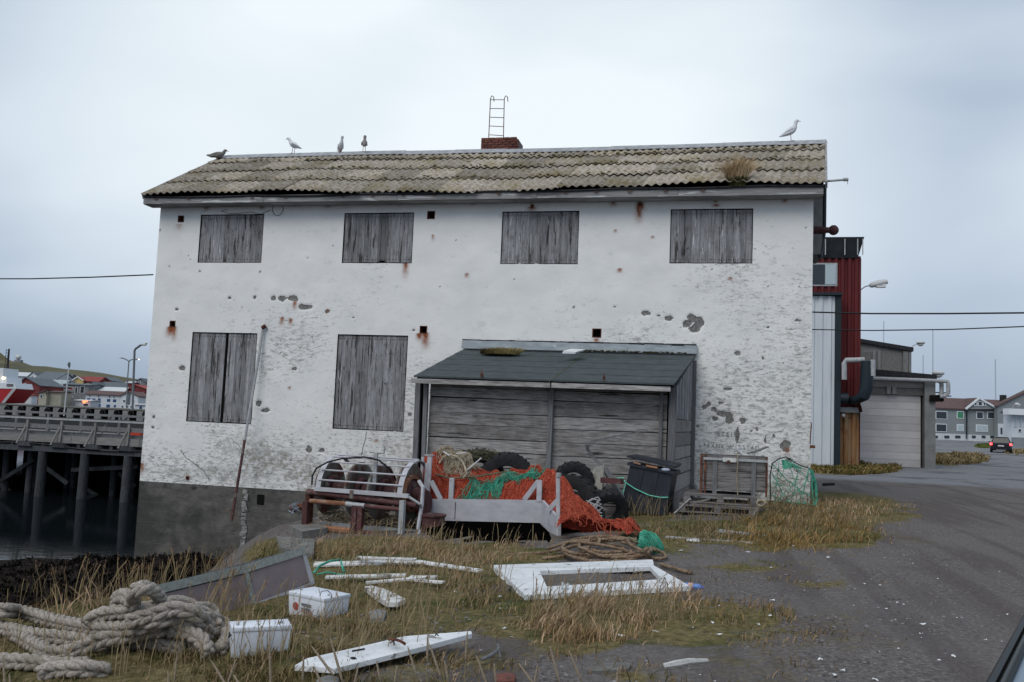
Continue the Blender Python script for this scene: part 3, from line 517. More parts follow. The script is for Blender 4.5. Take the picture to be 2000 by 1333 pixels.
for s in [(1249, 400, 4, 45, 1.2), (1250, 398, 5, 22, 1.3), (1039, 404, 6, 14, 1), (333, 640, 6, 28, 1.1), (341, 640, 4, 38, .9), (820, 652, 4, 20, 1.2), (831, 652, 5, 42, 1.1), (576, 590, 3, 22, 1), (551, 620, 3, 24, 1), (568, 622, 3, 20, .9),
          (793, 516, 4, 40, .8), (1165, 661, 4, 18, .8), (403, 401, 4, 16, 1), (512, 401, 4, 14, 1), (641, 398, 4, 12, .9), (780, 395, 3, 10, .8), (924, 394, 3, 10, .9), (1198, 393, 4, 16, 1), (1397, 391, 3, 10, .9), (1398, 401, 5, 6, .8), (1532, 390, 3, 10, .8),
          (1274, 461, 2, 8, 1), (1202, 450, 2, 7, .9), (1210, 526, 3, 10, 1), (1426, 543, 3, 8, .8), (846, 460, 2, 16, .7), (912, 535, 3, 12, .8), (640, 605, 2, 14, .7), (278, 905, 3, 28, 1.2), (366, 930, 3, 14, 1), (565, 755, 2, 10, 1), (735, 860, 3, 8, .7), (1538, 875, 4, 20, .5), (700, 800, 3, 9, .5), (350, 438, 6, 22, .4)]: streak(*s)
for s in [(552, 584, 10, 5), (572, 583, 12, 6), (597, 599, 14, 6), (534, 583, 6, 5), (497, 581, 4, 4), (448, 583, 4, 3), (640, 608, 6, 4), (1355, 622, 14, 9), (1344, 632, 9, 9), (1366, 632, 10, 9), (1355, 642, 12, 7), (1265, 612, 11, 5), (1306, 622, 8, 5), (1287, 617, 4, 3),
          (1395, 800, 5, 4), (1412, 808, 12, 5), (1384, 790, 4, 4), (1425, 818, 6, 10), (1440, 848, 4, 14), (1450, 822, 5, 6), (1478, 838, 4, 5), (1468, 842, 3, 3), (1395, 818, 5, 4), (1375, 795, 4, 4), (1512, 852, 3, 3), (1535, 872, 10, 9), (1540, 900, 7, 4), (1495, 862, 3, 8), (1362, 832, 4, 4), (1410, 787, 9, 3),
          (505, 788, 6, 6), (517, 802, 9, 5), (574, 720, 6, 4), (355, 720, 7, 5), (300, 815, 3, 4), (298, 835, 6, 4), (800, 810, 4, 3), (808, 645, 3, 2), (604, 878, 7, 8), (628, 880, 8, 5), (600, 505, 2, 2), (345, 605, 5, 3), (1500, 640, 4, 2), (1556, 626, 6, 3), (690, 620, 5, 3), (1200, 600, 3, 2), (440, 720, 3, 3),
          (1420, 760, 8, 3), (1490, 700, 3, 4), (1440, 690, 5, 3)]: spot(*s)
for s in [(860, 560, 2.2), (420, 470, 2), (1005, 545, 2), (950, 560, 2.5), (1142, 548, 2), (1390, 527, 2), (1560, 560, 2), (1573, 446, 3), (1430, 590, 2.5), (680, 700, 2), (1120, 600, 3), (1160, 700, 2), (1100, 455, 2), (313, 450, 3), (330, 520, 2), (390, 530, 2.5), (508, 531, 3), (580, 530, 2), (368, 500, 2), (371, 507, 2), (548, 690, 2), (890, 470, 2), (1478, 600, 2), (1500, 560, 2), (1255, 700, 2), (1530, 710, 2.5), (547, 480, 1.5), (650, 480, 1.5)]: spot(s[0], s[1], s[2]*.62, s[2]*.75, 1., 'dark')
for s in [(520, 900, 60, 30, .8), (470, 870, 50, 25, .5), (430, 925, 80, 16, .6), (640, 935, 80, 25, .9), (590, 915, 40, 22, .7), (720, 930, 90, 30, .8), (770, 875, 40, 14, .5), (355, 925, 60, 12, .5), (800, 940, 50, 60, .8), (1370, 930, 40, 40, .6), (1480, 950, 90, 30, .7), (1570, 940, 15, 60, .4), (1520, 965, 80, 20, .8)]: spot(s[0], s[1], s[2], s[3], s[4], 'alg')
lower = 1-sstep(2.5, 5.6, Z); right_ = sstep(-6, 2.2, X)
wear = .50+.36*lower+.28*right_**2*(1-.5*sstep(5.5, 7, Z)) + .85*(npnoise(X, Z, .55, 41, 5)-.5) + .25*np.exp(-((Z-ZP)/.7)**2)
wear = np.clip(wear, 0, 1)
sp_ = np.clip(spall, 0, 1); Yw = WY + .022*sp_ + (npnoise(X, Z, 2.5, 50)-.5)*.012
ii = np.arange(X.size).reshape(X.shape)
cx_ = (xs[:-1]+xs[1:])/2; cz_ = (zs[:-1]+zs[1:])/2
keep = np.ones((len(cz_), len(cx_)), bool)
for x0, x1, z0, z1 in OPEN: keep &= ~((cx_[None] > x0) & (cx_[None] < x1) & (cz_[:, None] > z0) & (cz_[:, None] < z1))
qq = np.stack([ii[:-1, :-1], ii[:-1, 1:], ii[1:, 1:], ii[1:, :-1]], -1)[keep]
wmat = bpy.data.materials.new('flaking_white_wall_paint'); wmat.use_nodes = True
t = wmat.node_tree; N = t.nodes; L = t.links; B = N['Principled BSDF']; B.inputs['Roughness'].default_value = .85; B.inputs['Specular IOR Level'].default_value = .2
tcn = N.new('ShaderNodeTexCoord'); att = N.new('ShaderNodeAttribute'); att.attribute_name = 'Col'; sp = N.new('ShaderNodeSeparateColor'); L.new(att.outputs['Color'], sp.inputs[0])
att2 = N.new('ShaderNodeAttribute'); att2.attribute_name = 'Col2'; sp2 = N.new('ShaderNodeSeparateColor'); L.new(att2.outputs['Color'], sp2.inputs[0])
def noiv(s, st=(1, 1, 1), d=6, r=.6, off=0):
    mp = N.new('ShaderNodeMapping'); mp.inputs['Scale'].default_value = st; mp.inputs['Location'].default_value = (off, 0, 0); L.new(tcn.outputs['Object'], mp.inputs[0])
    n = N.new('ShaderNodeTexNoise'); n.inputs['Scale'].default_value = s; n.inputs['Detail'].default_value = d; n.inputs['Roughness'].default_value = r; L.new(mp.outputs[0], n.inputs['Vector']); return n.outputs['Fac']
def math_(op, a, b):
    n = N.new('ShaderNodeMath'); n.operation = op
    for i, v in enumerate((a, b)):
        if hasattr(v, 'links'): L.new(v, n.inputs[i])
        else: n.inputs[i].default_value = v
    return n.outputs[0]
base = ramp(noiv(.9, (1, 1, 1.6)), [(.3, (.70, .71, .71)), (.7, (.82, .825, .82))])
base = mixc(thr(noiv(2.6, (.8, 1, 1.2), 8, .7), .58, .80), base, ramp(noiv(9), [(.3, (.47, .495, .51)), (.7, (.57, .59, .60))]))
# small horizontal flakes: paint gone along the marks of the shuttering boards
fl = noiv(10, (.5, 1, 1.5), 12, .86, 3); wearo = sp.outputs[2]
fth = math_('ADD', fl, math_('MULTIPLY', wearo, .205))
base = mixc(thr(fth, .715, .76), base, ramp(noiv(20), [(.3, (.20, .21, .215)), (.7, (.33, .34, .345))]))
fl2 = noiv(5.0, (.55, 1, 1.5), 10, .82, 9)
base = mixc(math_('MULTIPLY', thr(math_('ADD', fl2, math_('MULTIPLY', wearo, .19)), .70, .78), .7), base, ramp(noiv(24), [(.3, (.24, .25, .25)), (.7, (.40, .41, .41))]))
fl3 = noiv(38, (.5, 1, 1.5), 4, .7, 19)
base = mixc(thr(math_('ADD', fl3, math_('MULTIPLY', wearo, .10)), .73, .77), base, ramp(noiv(20), [(.3, (.10, .10, .10)), (.7, (.20, .20, .20))]))
base = mixc(math_('MULTIPLY', sp2.outputs[0], thr(noiv(7, d=6, r=.7), .38, .62)), base, ramp(noiv(9), [(.3, (.13, .125, .09)), (.7, (.25, .24, .18))]))
sx = math_('ADD', sp.outputs[1], math_('MULTIPLY_ADD' if False else 'MULTIPLY', math_('SUBTRACT', noiv(16, d=5), .5), .8))
base = mixc(thr(sx, .45, .52), base, ramp(noiv(26, d=4, r=.8), [(.35, (.09, .09, .088)), (.5, (.17, .17, .165)), (.66, (.30, .295, .285))]))
base = mixc(math_('MULTIPLY', sp2.outputs[1], 1.), base, ramp(noiv(8), [(.3, (.03, .025, .02)), (.7, (.05, .045, .04))]))
rr = math_('MULTIPLY', sp.outputs[0], thr(noiv(9, (2.5, 1, .5)), .18, .42))
base = mixc(rr, base, ramp(noiv(14), [(.3, (.13, .030, .010)), (.7, (.36, .125, .05))]))
L.new(base, B.inputs['Base Color'])
bp = N.new('ShaderNodeBump'); bp.inputs['Strength'].default_value = .4; bp.inputs['Distance'].default_value = .015; L.new(fth, bp.inputs['Height']); L.new(bp.outputs[0], B.inputs['Normal'])
Vw = np.stack([X-(XL+XR)/2, Yw-WY, Z], -1).reshape(-1, 3)
wall = rawmesh('front_wall', Vw, qq.ravel(), np.full(len(qq), 4), wmat, np.stack([np.clip(rust, 0, 1), sp_, wear], -1).reshape(-1, 3), parent=bld)
a2 = wall.data.color_attributes.new('Col2', 'FLOAT_COLOR', 'POINT'); c4 = np.ones((X.size, 4), np.float32); c4[:, 0] = np.clip(alg, 0, 1).ravel(); c4[:, 1] = np.clip(scuff, 0, 1).ravel(); c4[:, 2] = 0
a2.data.foreach_set('color', c4.ravel())
# plinth of bare concrete
pl = bpy.data.materials.new('stained_plinth_concrete')
mt['plinth'] = M('stained_plinth_concrete', [(.062, .060, .056), (.105, .102, .095), (.16, .156, .145)], 3.2, (1, 1, 1.8), bump=.7, bscale=22, nrough=.75, detail=9, big=((.04, .040, .038), .45, .50, .12), spots=[((.34, .36, .38), 4.5, .715, .04), ((.16, .085, .05), 1.1, .66, .12), ((.03, .03, .03), 3.2, .60, .10), ((.26, .26, .25), 14, .67, .04), ((.03, .03, .028), 24, .66, .04)], vary=.01)
m = MB(); m.box((XL, WY+.006, -3.7), (XR, WY+.5, ZP))
plinth = m.build('plinth', mt['plinth'], bld)
# horizontal shutter-board lifts and the rubble seam
m = MB()
for zc in (-.98, -1.52, -2.08): m.beam((XL, WY+.010, zc), (-9, WY+.010, zc-.02), .012, .008)
m.build('casting_joint', mt['plinth'], plinth)
m = MB()
z = -.5
while z > -2.9:
    a, b_ = at(481, 952, WY).x + random.uniform(-.03, .03), random.uniform(.06, .11)
    m.box((a-b_, WY-.02, z-random.uniform(.07, .14)), (a+b_, WY+.05, z), .02); z -= .1
m.build('rubble_seam', M('pale_rubble', [(.12, .12, .12), (.34, .34, .335)], 14, bump=.8, vary=.02), plinth)
x, z = wp(509, 976); m = MB(); m.box((x-.10, WY-.012, z-.13), (x+.10, WY+.02, z+.13)); m.build('drain_hole', flat('deep_black_hole', (.003, .003, .003), 1), plinth)
x, z = wp(353+14, 934); m = MB(); m.lathe([(.001, 0), (.05, 0), (.05, -.03), (.03, -.03)], (x, WY+.0, z), 'Y', 10); m.build('pipe_stub', mt['rust'], bld)
# rest of the shell
m = MB(); YB = 29.4; XB = 2.9
m.add([(XR, WY+.0, -3.6), (XB, YB, -3.6), (XB, YB, ZT), (XR, WY, ZT)], [(0, 1, 2, 3)])
m.add([(XR, WY, ZT), (XB, YB, ZT), ((XR+XB)/2, (WY+YB)/2, 9.6)], [(0, 1, 2)])
m.add([(XL, WY, -3.6), (XL, YB, -3.6), (XL, YB, ZT), (XL, WY, ZT)], [(3, 2, 1, 0)])
m.add([(XL, WY, ZT), (XL, YB, ZT), (XL, (WY+YB)/2, 9.6)], [(2, 1, 0)])
m.add([(XL, YB, -3.6), (XB, YB, -3.6), (XB, YB, ZT), (XL, YB, ZT)], [(0, 1, 2, 3)])
m.build('side_wall', mt['slab'], bld)
m = MB(); m.box((XL+.05, WY+.55, -3.4), (XR-.05, WY+.7, ZT-.02)); m.build('inner_wall', flat('dark_interior', (.008, .008, .008), 1), bld)
# concrete end projection with a dark downpipe, hoist beam and roof pole on the right
p0, p1 = at(1588, 385, 25.2), at(1604, 500, 25.2)
m = MB(); m.box((XR+.1, 25.0, p1.z), (p1.x, 26.4, p0.z+.3)); pj = m.build('gable_projection', mt['slab'], bld)
m = MB(); m.tube([(p1.x+.05, 25.05, p0.z+.3), (p1.x+.05, 25.05, at(1604, 455, 25.2).z), (p1.x-.05, 25.05, p1.z-.1)], .055, 8); m.build('downpipe', mt['darkpipe'], bld, True)
q0, q1 = at(1590, 450, 23.4), at(1628, 450, 23.4)
m = MB(); m.tube([(q0.x-.3, 23.4, q0.z), (q0.x+.22, 23.4, q0.z)], .10, 10); m.tube([(q0.x+.2, 23.4, q0.z), (q1.x, 23.4, q1.z)], .075, 10); hb = m.build('hoist_beam', mt['maroon'], bld, True)
m = MB(); m.ball((q1.x, 23.4, q1.z), .13, 12, 8); m.build('hoist_head', mt['maroon'], bld, True)
q0, q1 = at(1606, 355, 22.4), at(1655, 351, 22.4)
m = MB(); m.tube([q0, q1], .028, 8); m.tube([q1+Vector((-.09, 0, 0)), q1+Vector((.02, 0, 0))], .045, 8); m.tube([q1, q1+Vector((.01, 0, -.12))], .008, 5); m.build('roof_pole', mt['galv'], bld, True)
# shutters made of upright boards, recessed in their openings
NP = [11, 10, 9, 12, 12, 13]; OPN = {}
for k, (x0, x1, z0, z1) in enumerate(WIN):
    m = MB(); m.box((x0-.02, WY+.06, z0-.02), (x1+.02, WY+.10, z1+.02)); sh = m.build('window_shutter', mt['wood_dark'], bld)
    m = MB()   # reveal
    for a, b_ in (((x0-.012, WY-.004, z0-.012), (x0, WY+.06, z1+.012)), ((x1, WY-.004, z0-.012), (x1+.012, WY+.06, z1+.012)), ((x0, WY-.004, z1), (x1, WY+.06, z1+.012)), ((x0, WY-.004, z0-.012), (x1, WY+.06, z0))): m.box(a, b_)
    m.build('shutter_frame', mt['wood_dark'], sh)
    edges = [x0]; n = NP[k]
    wds = [random.uniform(.7, 1.3) for _ in range(n)]; s = sum(wds)
    for w_ in wds: edges.append(edges[-1]+w_*(x1-x0)/s)
    if k == 1:   # a pale panel with a dark slot
        xa, xb = wp(738, 460)[0], wp(757, 460)[0]
    for i in range(n):
        a, b_ = edges[i]+.003, edges[i+1]-.003; zt = z1-.004-random.uniform(0, .008); zb = z0+.004+random.uniform(0, .012); yy = WY+.022+random.uniform(0, .012)
        mat = mt['wood_v']
        if k == 4:
            gx0, gx1 = wp(437, 740)[0]-.045, wp(437, 740)[0]+.05
            if b_ > gx0 and a < gx1:
                if a < gx0-.03: b_ = gx0
                elif b_ > gx1+.03: a = gx1
                else: continue
        if k == 1 and b_ > xa and a < xb:
            if a < xa-.03: b_ = xa
            elif b_ > xb+.03: a = xb
            else: continue
        m = MB(); m.hexa([(a, yy, zb), (b_, yy, zb), (b_, yy+.03, zb), (a, yy+.03, zb), (a+random.uniform(-.004, .004), yy, zt), (b_+random.uniform(-.004, .004), yy, zt), (b_, yy+.03, zt), (a, yy+.03, zt)])
        m.build('plank', mat, sh)
    m = MB()
    for a, b_ in zip(edges[:-1], edges[1:]):
        for z in (z0+.09, z1-.09):
            for q in (.3, .7): x = a+(b_-a)*q+random.uniform(-.01, .01); m.box((x-.009, WY+.014, z-.009), (x+.009, WY+.03, z+.009))
    nl = m.build('nail_heads', mt['rust'], sh); nl['kind'] = 'stuff'
    if k == 1:
        m = MB(); zt_, zb_ = wp(745, 424)[1], wp(745, 511)[1]
        m.box((xa+.002, WY+.03, zb_), (xa+.07, WY+.05, z1-.01)); m.box((xb-.05, WY+.03, zb_), (xb-.002, WY+.05, z1-.01)); m.box((xa+.07, WY+.03, zt_-.02), (xb-.05, WY+.05, z1-.01)); m.box((xa+.07, WY+.046, zb_+.03), (xb-.05, WY+.055, zt_-.02))
        m.build('slotted_panel', mt['wood_post'], sh)
for x0, x1, z0, z1 in VENT:
    m = MB(); e_ = .018
    for a, b_ in (((x0, WY-.008, z0), (x0+e_, WY+.18, z1)), ((x1-e_, WY-.008, z0), (x1, WY+.18, z1)), ((x0+e_, WY-.008, z0), (x1-e_, WY+.18, z0+e_)), ((x0+e_, WY-.008, z1-e_), (x1-e_, WY+.18, z1))): m.box(a, b_)
    v = m.build('vent', mt['rust'], bld)
    m = MB(); m.box((x0, WY+.18, z0), (x1, WY+.2, z1)); m.build('vent_back', flat('vent_hole_shade', (.006, .006, .006), 1), v)  # near-black back plate, the shade inside the hole put into its colour
# rusty iron stubs under the eaves and a wire loop
m = MB(); x, z = wp(1250, 399); m.lathe([(.001, -.05), (.05, -.05), (.055, .02)], (x, WY, z), 'Y', 9); m.build('iron_bolt', mt['rust'], bld)
m = MB(); x, z = wp(1040, 403); m.lathe([(.001, -.05), (.045, -.05), (.05, .02)], (x, WY, z), 'Y', 9); m.build('iron_bolt', mt['rust'], bld)
m = MB(); c0 = wp(543, 411); pts = [(c0[0]+.16*math.cos(a)*(1+.1*math.sin(3*a)), WY-.02, c0[1]+.15*math.sin(a)) for a in np.linspace(0, 2*PI, 24)[:-1]]
m.tube(pts, .007, 5, closed=True)
pts = [Vector((*wp(a, b_), 0)) for a, b_ in ((528, 411), (510, 419), (490, 415), (470, 417), (450, 418), (432, 413), (445, 410))]
m.tube([(p.x, WY-.02, p.y) for p in pts], .007, 5); m.build('loose_wire', mt['wire'], bld)
def crack(pxs, nm, r=.008):
    m = MB(); pts = []
    for (a, b_), (c_, d_) in zip(pxs[:-1], pxs[1:]):
        for f in np.linspace(0, 1, 8)[:-1]: pts.append((a+(c_-a)*f+random.uniform(-1, 1), b_+(d_-b_)*f+random.uniform(-1, 1)))
    m.tube([(wp(*p)[0], WY-.002, wp(*p)[1]) for p in pts], r, 4); m.build(nm, flat('crack_shadow', (.06, .058, .055), 1), bld)
crack([(352, 878), (362, 893), (380, 906), (398, 920), (412, 942)], 'wall_crack'); crack([(716, 843), (713, 862), (708, 880), (706, 893)], 'wall_crack'); crack([(483, 895), (465, 870), (448, 852)], 'wall_crack', .006)
for s_, px, py, h in (('STEIN', 1400, 852, .16), ('FRANK WALSTAD', 1374, 874, .13)):
    cu = bpy.data.curves.new('wall_writing', 'FONT'); cu.body = s_; cu.size = h; cu.extrude = .001; cu.offset = -.001; cu.space_character = 1.3
    o = bpy.data.objects.new('tmp', cu); COL.objects.link(o); bpy.context.view_layer.update(); me = bpy.data.meshes.new_from_object(o); bpy.data.objects.remove(o); me.materials.clear(); me.materials.append(mt['pencil'])
    o = bpy.data.objects.new('wall_writing', me); COL.objects.link(o); o.parent = bld; x, z = wp(px, py); o.location = (x-(XL+XR)/2, -.012, z); o.rotation_euler = (PI/2, 0, 0)
# roof
EL, ER = at(281, 380, 21.62), at(1609, 357, 21.62); zE = (EL.z+ER.z)/2-.02
rxL, rxR = EL.x, at(1611.5, 356, 21.62).x
RY = 25.55; RL, RR = at(434, 309, RY), at(1611, 281, RY); zR = (RL.z+RR.z)/2
P00, P10, P01, P11 = Vector((rxL, 21.62, zE)), Vector((rxR, 21.62, zE)), Vector((RL.x, RY, zR)), Vector((RR.x, RY, zR))
P01.x = rxL + (RL.x-rxL)*1.0
def roofp(u, v, h=0.):
    sag = (.05*math.sin(u*9)+.02*math.sin(u*31))*(1-v) + .03*math.sin(u*5.3+1)*v
    a = P00.lerp(P10, u); b_ = P01.lerp(P11, u); p = a.lerp(b_, v); n = Vector((0, -(zR-zE), RY-21.62)).normalized()
    return p + n*(h+sag)
NC, NR = 17, 4; rows = [0, .285, .56, .82, 1.0]; WL = (rxR-rxL)/.205
for r in range(NR):
    for c in range(NC):
        u0, u1 = c/NC, (c+1)/NC; v0, v1 = rows[r]-.022, rows[r+1]+.01; lift = random.uniform(0, .026); off = random.uniform(-.014, .014)
        V = []; F_ = []; ns = 33
        for j, v in enumerate((v0+off, v0+off, (v0+v1)/2, v1)):
            for i in range(ns):
                u = u0+(u1-u0+.003)*i/(ns-1)
                h = .027*math.cos(2*PI*u*WL) + .036*(1-(v-v0)/(v1-v0))+lift*(1-(v-v0)/(v1-v0)) - (.014 if j == 0 else 0)
                V.append(tuple(roofp(u, v, h)))
        for j in range(3):
            for i in range(ns-1): a = j*ns+i; F_.append((a, a+1, a+ns+1, a+ns))
        m = MB(); m.add(V, F_); m.build('roof_sheet', mt['roof'], bld, 'all')
m = MB()
pr = [roofp(u, 1.0, .05) for u in np.linspace(-.002, 1.002, 60)]
for a, b_ in zip(pr[:-1:5], pr[5::5]+[pr[-1]]):
    dz = random.uniform(-.01, .01)
    m.hexa([a+Vector((0, -.26, -.15+dz)), b_+Vector((0, -.26, -.15+dz)), b_+Vector((0, .02, .02+dz)), a+Vector((0, .02, .02+dz)), a+Vector((0, -.25, -.125+dz)), b_+Vector((0, -.25, -.125+dz)), b_+Vector((0, .02, .05+dz)), a+Vector((0, .02, .05+dz))])
m.build('ridge_cap', mt['ridge'], bld)
m = MB(); yb = 29.6; m.add([tuple(P01), tuple(P11), (P11.x+.1, yb, zE), (P01.x, yb, zE)], [(0, 1, 2, 3)]); m.build('rear_roof_slope', mt['roof'], bld)
m = MB(); m.add([tuple(P00+Vector((.02, .1, -.06))), tuple(P10+Vector((-.02, .1, -.06))), tuple(P11+Vector((-.02, 0, -.09))), tuple(P01+Vector((.02, 0, -.09)))], [(0, 1, 2, 3)]); m.build('roof_deck', mt['wood_dark'], bld)
# barge boards, fascia, gutter
for A, B_, s in ((P00, P01, -1), (P10, P11, 1)):
    m = MB(); m.beam(A+Vector((s*.03, 0, -.03)), B_+Vector((s*.03, 0, -.03)), .05, .17); m.build('barge_board', mt['fascia'], bld)
zf0 = at(900, 391, 21.7).z
fz = [(u, (1-u)*at(281, 399, 21.68).z+u*at(1605, 383, 21.68).z) for u in (0, 1)]
zb = (at(300, 399, 21.68).z+at(1600, 383, 21.68).z)/2
cuts = [rxL, -11.9, -8.1, -4.4, -.9, rxR-.03]
for a, b_ in zip(cuts[:-1], cuts[1:]):
    m = MB(); dy = random.uniform(0, .008); m.box((a+.004, 21.615+dy, zb+.01), (b_-.004, 21.66, zE-.06)); m.build('fascia_board', mt['fascia'], bld)
m = MB(); m.box((rxL, 21.665, zb+.0), (rxR-.03, WY-.012, zb+.03)); m.build('soffit_board', mt['fascia'], bld)
m = MB(); pts = [(rxL+.02+(rxR-rxL-.05)*f, 21.60, zE-.055-.03*abs(math.sin(f*17))-.02*math.sin(f*5)) for f in np.linspace(0, 1, 60)]
m.tube(pts, .028, 6); m.build('gutter_strip', mt['tar'], bld)
for px in (308, 372, 495, 560, 672, 730, 790, 850, 975, 1105, 1165, 1230, 1300, 1372):
    p = at(px, 384, 21.68); m = MB(); m.tube([(p.x-.05, 21.60, zE-.06), (p.x-.03, 21.59, zE-.14), (p.x+.03, 21.59, zE-.15), (p.x+.06, 21.60, zE-.08)], .011, 5); m.build('gutter_hook', mt['rust'], bld)
# chimney of single bricks and the roof ladder
c0, c1 = at(941, 290, 26.1), at(1014, 290, 26.1)
chx0, chx1 = c0.x, c1.x; chz = at(975, 272, 26.1).z; chb = zR-.25
ch = MB().box((chx0+.03, 26.03, chb), (chx1-.03, 26.75, chz-.03)).build('chimney', mt['mortar'], bld)
z = chb; r = 0
while z < chz+.02:
    x = chx0 - (.11 if r % 2 else 0)
    while x < chx1:
        xa, xb = max(x, chx0), min(x+.215, chx1)
        top = chz + .05*math.sin(x*7) - (.28*max(0, (x-(chx1-.32))/.3))
        if xb-xa > .05 and z+.03 < top+.05:
            m = MB(); m.box((xa, 25.99+random.uniform(0, .012), z), (xb-.012, 26.09, z+.063), .003); m.build('brick', mt['brick'], ch)
        x += .227
    z += .077; r += 1
lad = thing('roof_ladder', 'thin rusty ladder with hooked tops standing up from the brick chimney', 'ladder', (at(972, 272, 26.0).x, 26.0, chz))
YL = 26.25
tl, tr, bl, br = at(958, 193, YL), at(985, 193, YL), at(954.5, 269, YL), at(983.5, 271, YL)
for a, b_ in ((tl, bl), (tr, br)):
    m = MB(); m.tube([b_-Vector((0, 0, .2)), a, a+Vector((.04, 0, .09)), a+Vector((.10, .0, .05)), a+Vector((.12, 0, -.10))], .014, 6); m.build('rail', mt['rust'], lad, True)
for f in np.linspace(.03, .93, 5):
    m = MB(); m.tube([tl.lerp(bl, f), tr.lerp(br, f)], .011, 6); m.build('rung', mt['rust'], lad)
# leaning pipe
m = MB(); a, b_ = at(514, 640, WY-.06), at(452, 1018, WY-1.1)
a = Vector((a.x, WY-.07, a.z)); b2 = at(452, 1018, WY-.75)
mid = at(478, 860, WY-.36)
lp = thing('leaning_pipe', 'long thin steel pipe leaning against the white wall beside the split shutter', 'pipe', b2)
m.tube([a, at(505, 700, WY-.12), mid], .036, 8); m.build('pipe_tube', mt['galv'], lp, True)
m = MB(); m.tube([mid, at(465, 940, WY-.55), b2], .037, 8); m.build('rusty_end', mt['maroon'], lp, True)
m = MB(); m.tube([a+Vector((-.02, -.02, -.02)), a+Vector((.07, .0, .05))], .055, 8); m.build('pipe_cap', mt['rust'], lp, True)
# ---------------------------------------------------------------- lean-to shed
SY = 18.85
sL0, sR0 = at(838, 800, SY).x, at(1303, 800, SY).x       # boarded front between the inner posts
shed = thing('timber_lean_to', 'low grey timber lean-to shed with a felt roof built against the white wall', 'shed', ((sL0+sR0)/2, SY, Tf(-3.5, SY)))
def fpx(px, py, y=SY): return at(px, py, y)
eL, eR = at(807, 737, 18.35), at(1318, 749, 18.35); wL_, wR_ = at(903, 684, WY-.03), at(1360, 694, WY-.03)
ze = (eL.z+eR.z)/2; zw = (wL_.z+wR_.z)/2
E0, E1, W0, W1 = Vector((eL.x, 18.35, ze)), Vector((eR.x, 18.35, ze)), Vector((wL_.x-.0, WY-.03, zw)), Vector((wR_.x, WY-.03, zw))
gb = -.9
# roof in two felted panels
jx = .545
for a, b_, nm in ((0, jx, 0), (jx, 1, 1)):
    A, B_, C_, D_ = E0.lerp(E1, a+.002), E0.lerp(E1, b_-.002), W0.lerp(W1, b_-.002), W0.lerp(W1, a+.002)
    m = MB(); n = 5
    for k in range(n):   # overlapping strips of felt
        f0, f1 = k/n-.0, (k+1)/n+.015
        p = [A.lerp(D_, f0), B_.lerp(C_, f0), B_.lerp(C_, min(1, f1)), A.lerp(D_, min(1, f1))]
        up0, up1 = Vector((0, 0, .014)), Vector((0, 0, .004))
        m.hexa([p[0]-Vector((0, 0, .02)), p[1]-Vector((0, 0, .02)), p[2]-Vector((0, 0, .02)), p[3]-Vector((0, 0, .02)), p[0]+up0, p[1]+up0, p[2]+up1, p[3]+up1])
    m.build('roofing_felt', mt['felt'], shed)
m = MB(); m.tube([E0.lerp(E1, jx)+Vector((0, 0, .01)), W0.lerp(W1, jx)+Vector((0, 0, .01))], .014, 5); m.build('felt_seam', mt['seam'], shed)
m = MB(); m.hexa([E0+Vector((.05, .1, -.06)), E1+Vector((-.03, .1, -.06)), W1+Vector((-.03, 0, -.06)), W0+Vector((.05, 0, -.06)), E0+Vector((.05, .1, -.025)), E1+Vector((-.03, .1, -.025)), W1+Vector((-.03, 0, -.025)), W0+Vector((.05, 0, -.025))])
m.build('roof_deck', mt['wood_dark'], shed)
for a, b_ in ((-.008, jx-.005), (jx, .985)):
    A, B_ = E0.lerp(E1, a), E0.lerp(E1, b_); m = MB(); m.beam(A+Vector((0, .02, -.10)), B_+Vector((0, .02, -.10)), .035, .10, j=.003); m.build('fascia_board', mt['wood_h'], shed)
m = MB(); zt_ = (at(905, 662, WY).z+at(1362, 677, WY).z)/2; m.hexa([(W0.x, WY-.14, zw+.03), (W1.x+.02, WY-.14, zw+.03), (W1.x+.02, WY-.03, zw+.05), (W0.x, WY-.03, zw+.05), (W0.x, WY-.06, zt_), (W1.x+.02, WY-.06, zt_-.02), (W1.x+.02, WY-.02, zt_-.02), (W0.x, WY-.02, zt_)])
m.build('flashing', mt['zinc'], shed)
m = MB(); x = W0.x
while x < W1.x: w_ = random.uniform(.1, .5); h = random.choice([.012, .015, .03, .07]) if x > -4.2 else .012; m.box((x, WY-.066, zt_-h), (min(x+w_, W1.x), WY-.018, zt_+.015), .006); x += w_
m.build('bitumen_bead', mt['tar'], shed)
m = MB(); p = at(1120, 690, 20.9); m.hexa([(p.x-.22, 20.6, p.z-.04), (p.x+.08, 20.6, p.z-.04), (p.x+.24, 21.0, p.z+.06), (p.x-.10, 21.0, p.z+.06), (p.x-.20, 20.6, p.z+.02), (p.x+.10, 20.6, p.z+.0), (p.x+.26, 21.0, p.z+.10), (p.x-.08, 21.0, p.z+.11)])
b_ = m.build('broken_white_board', mt['white']); tag(b_, 'small broken white board lying on the felt roof of the lean-to', 'board')
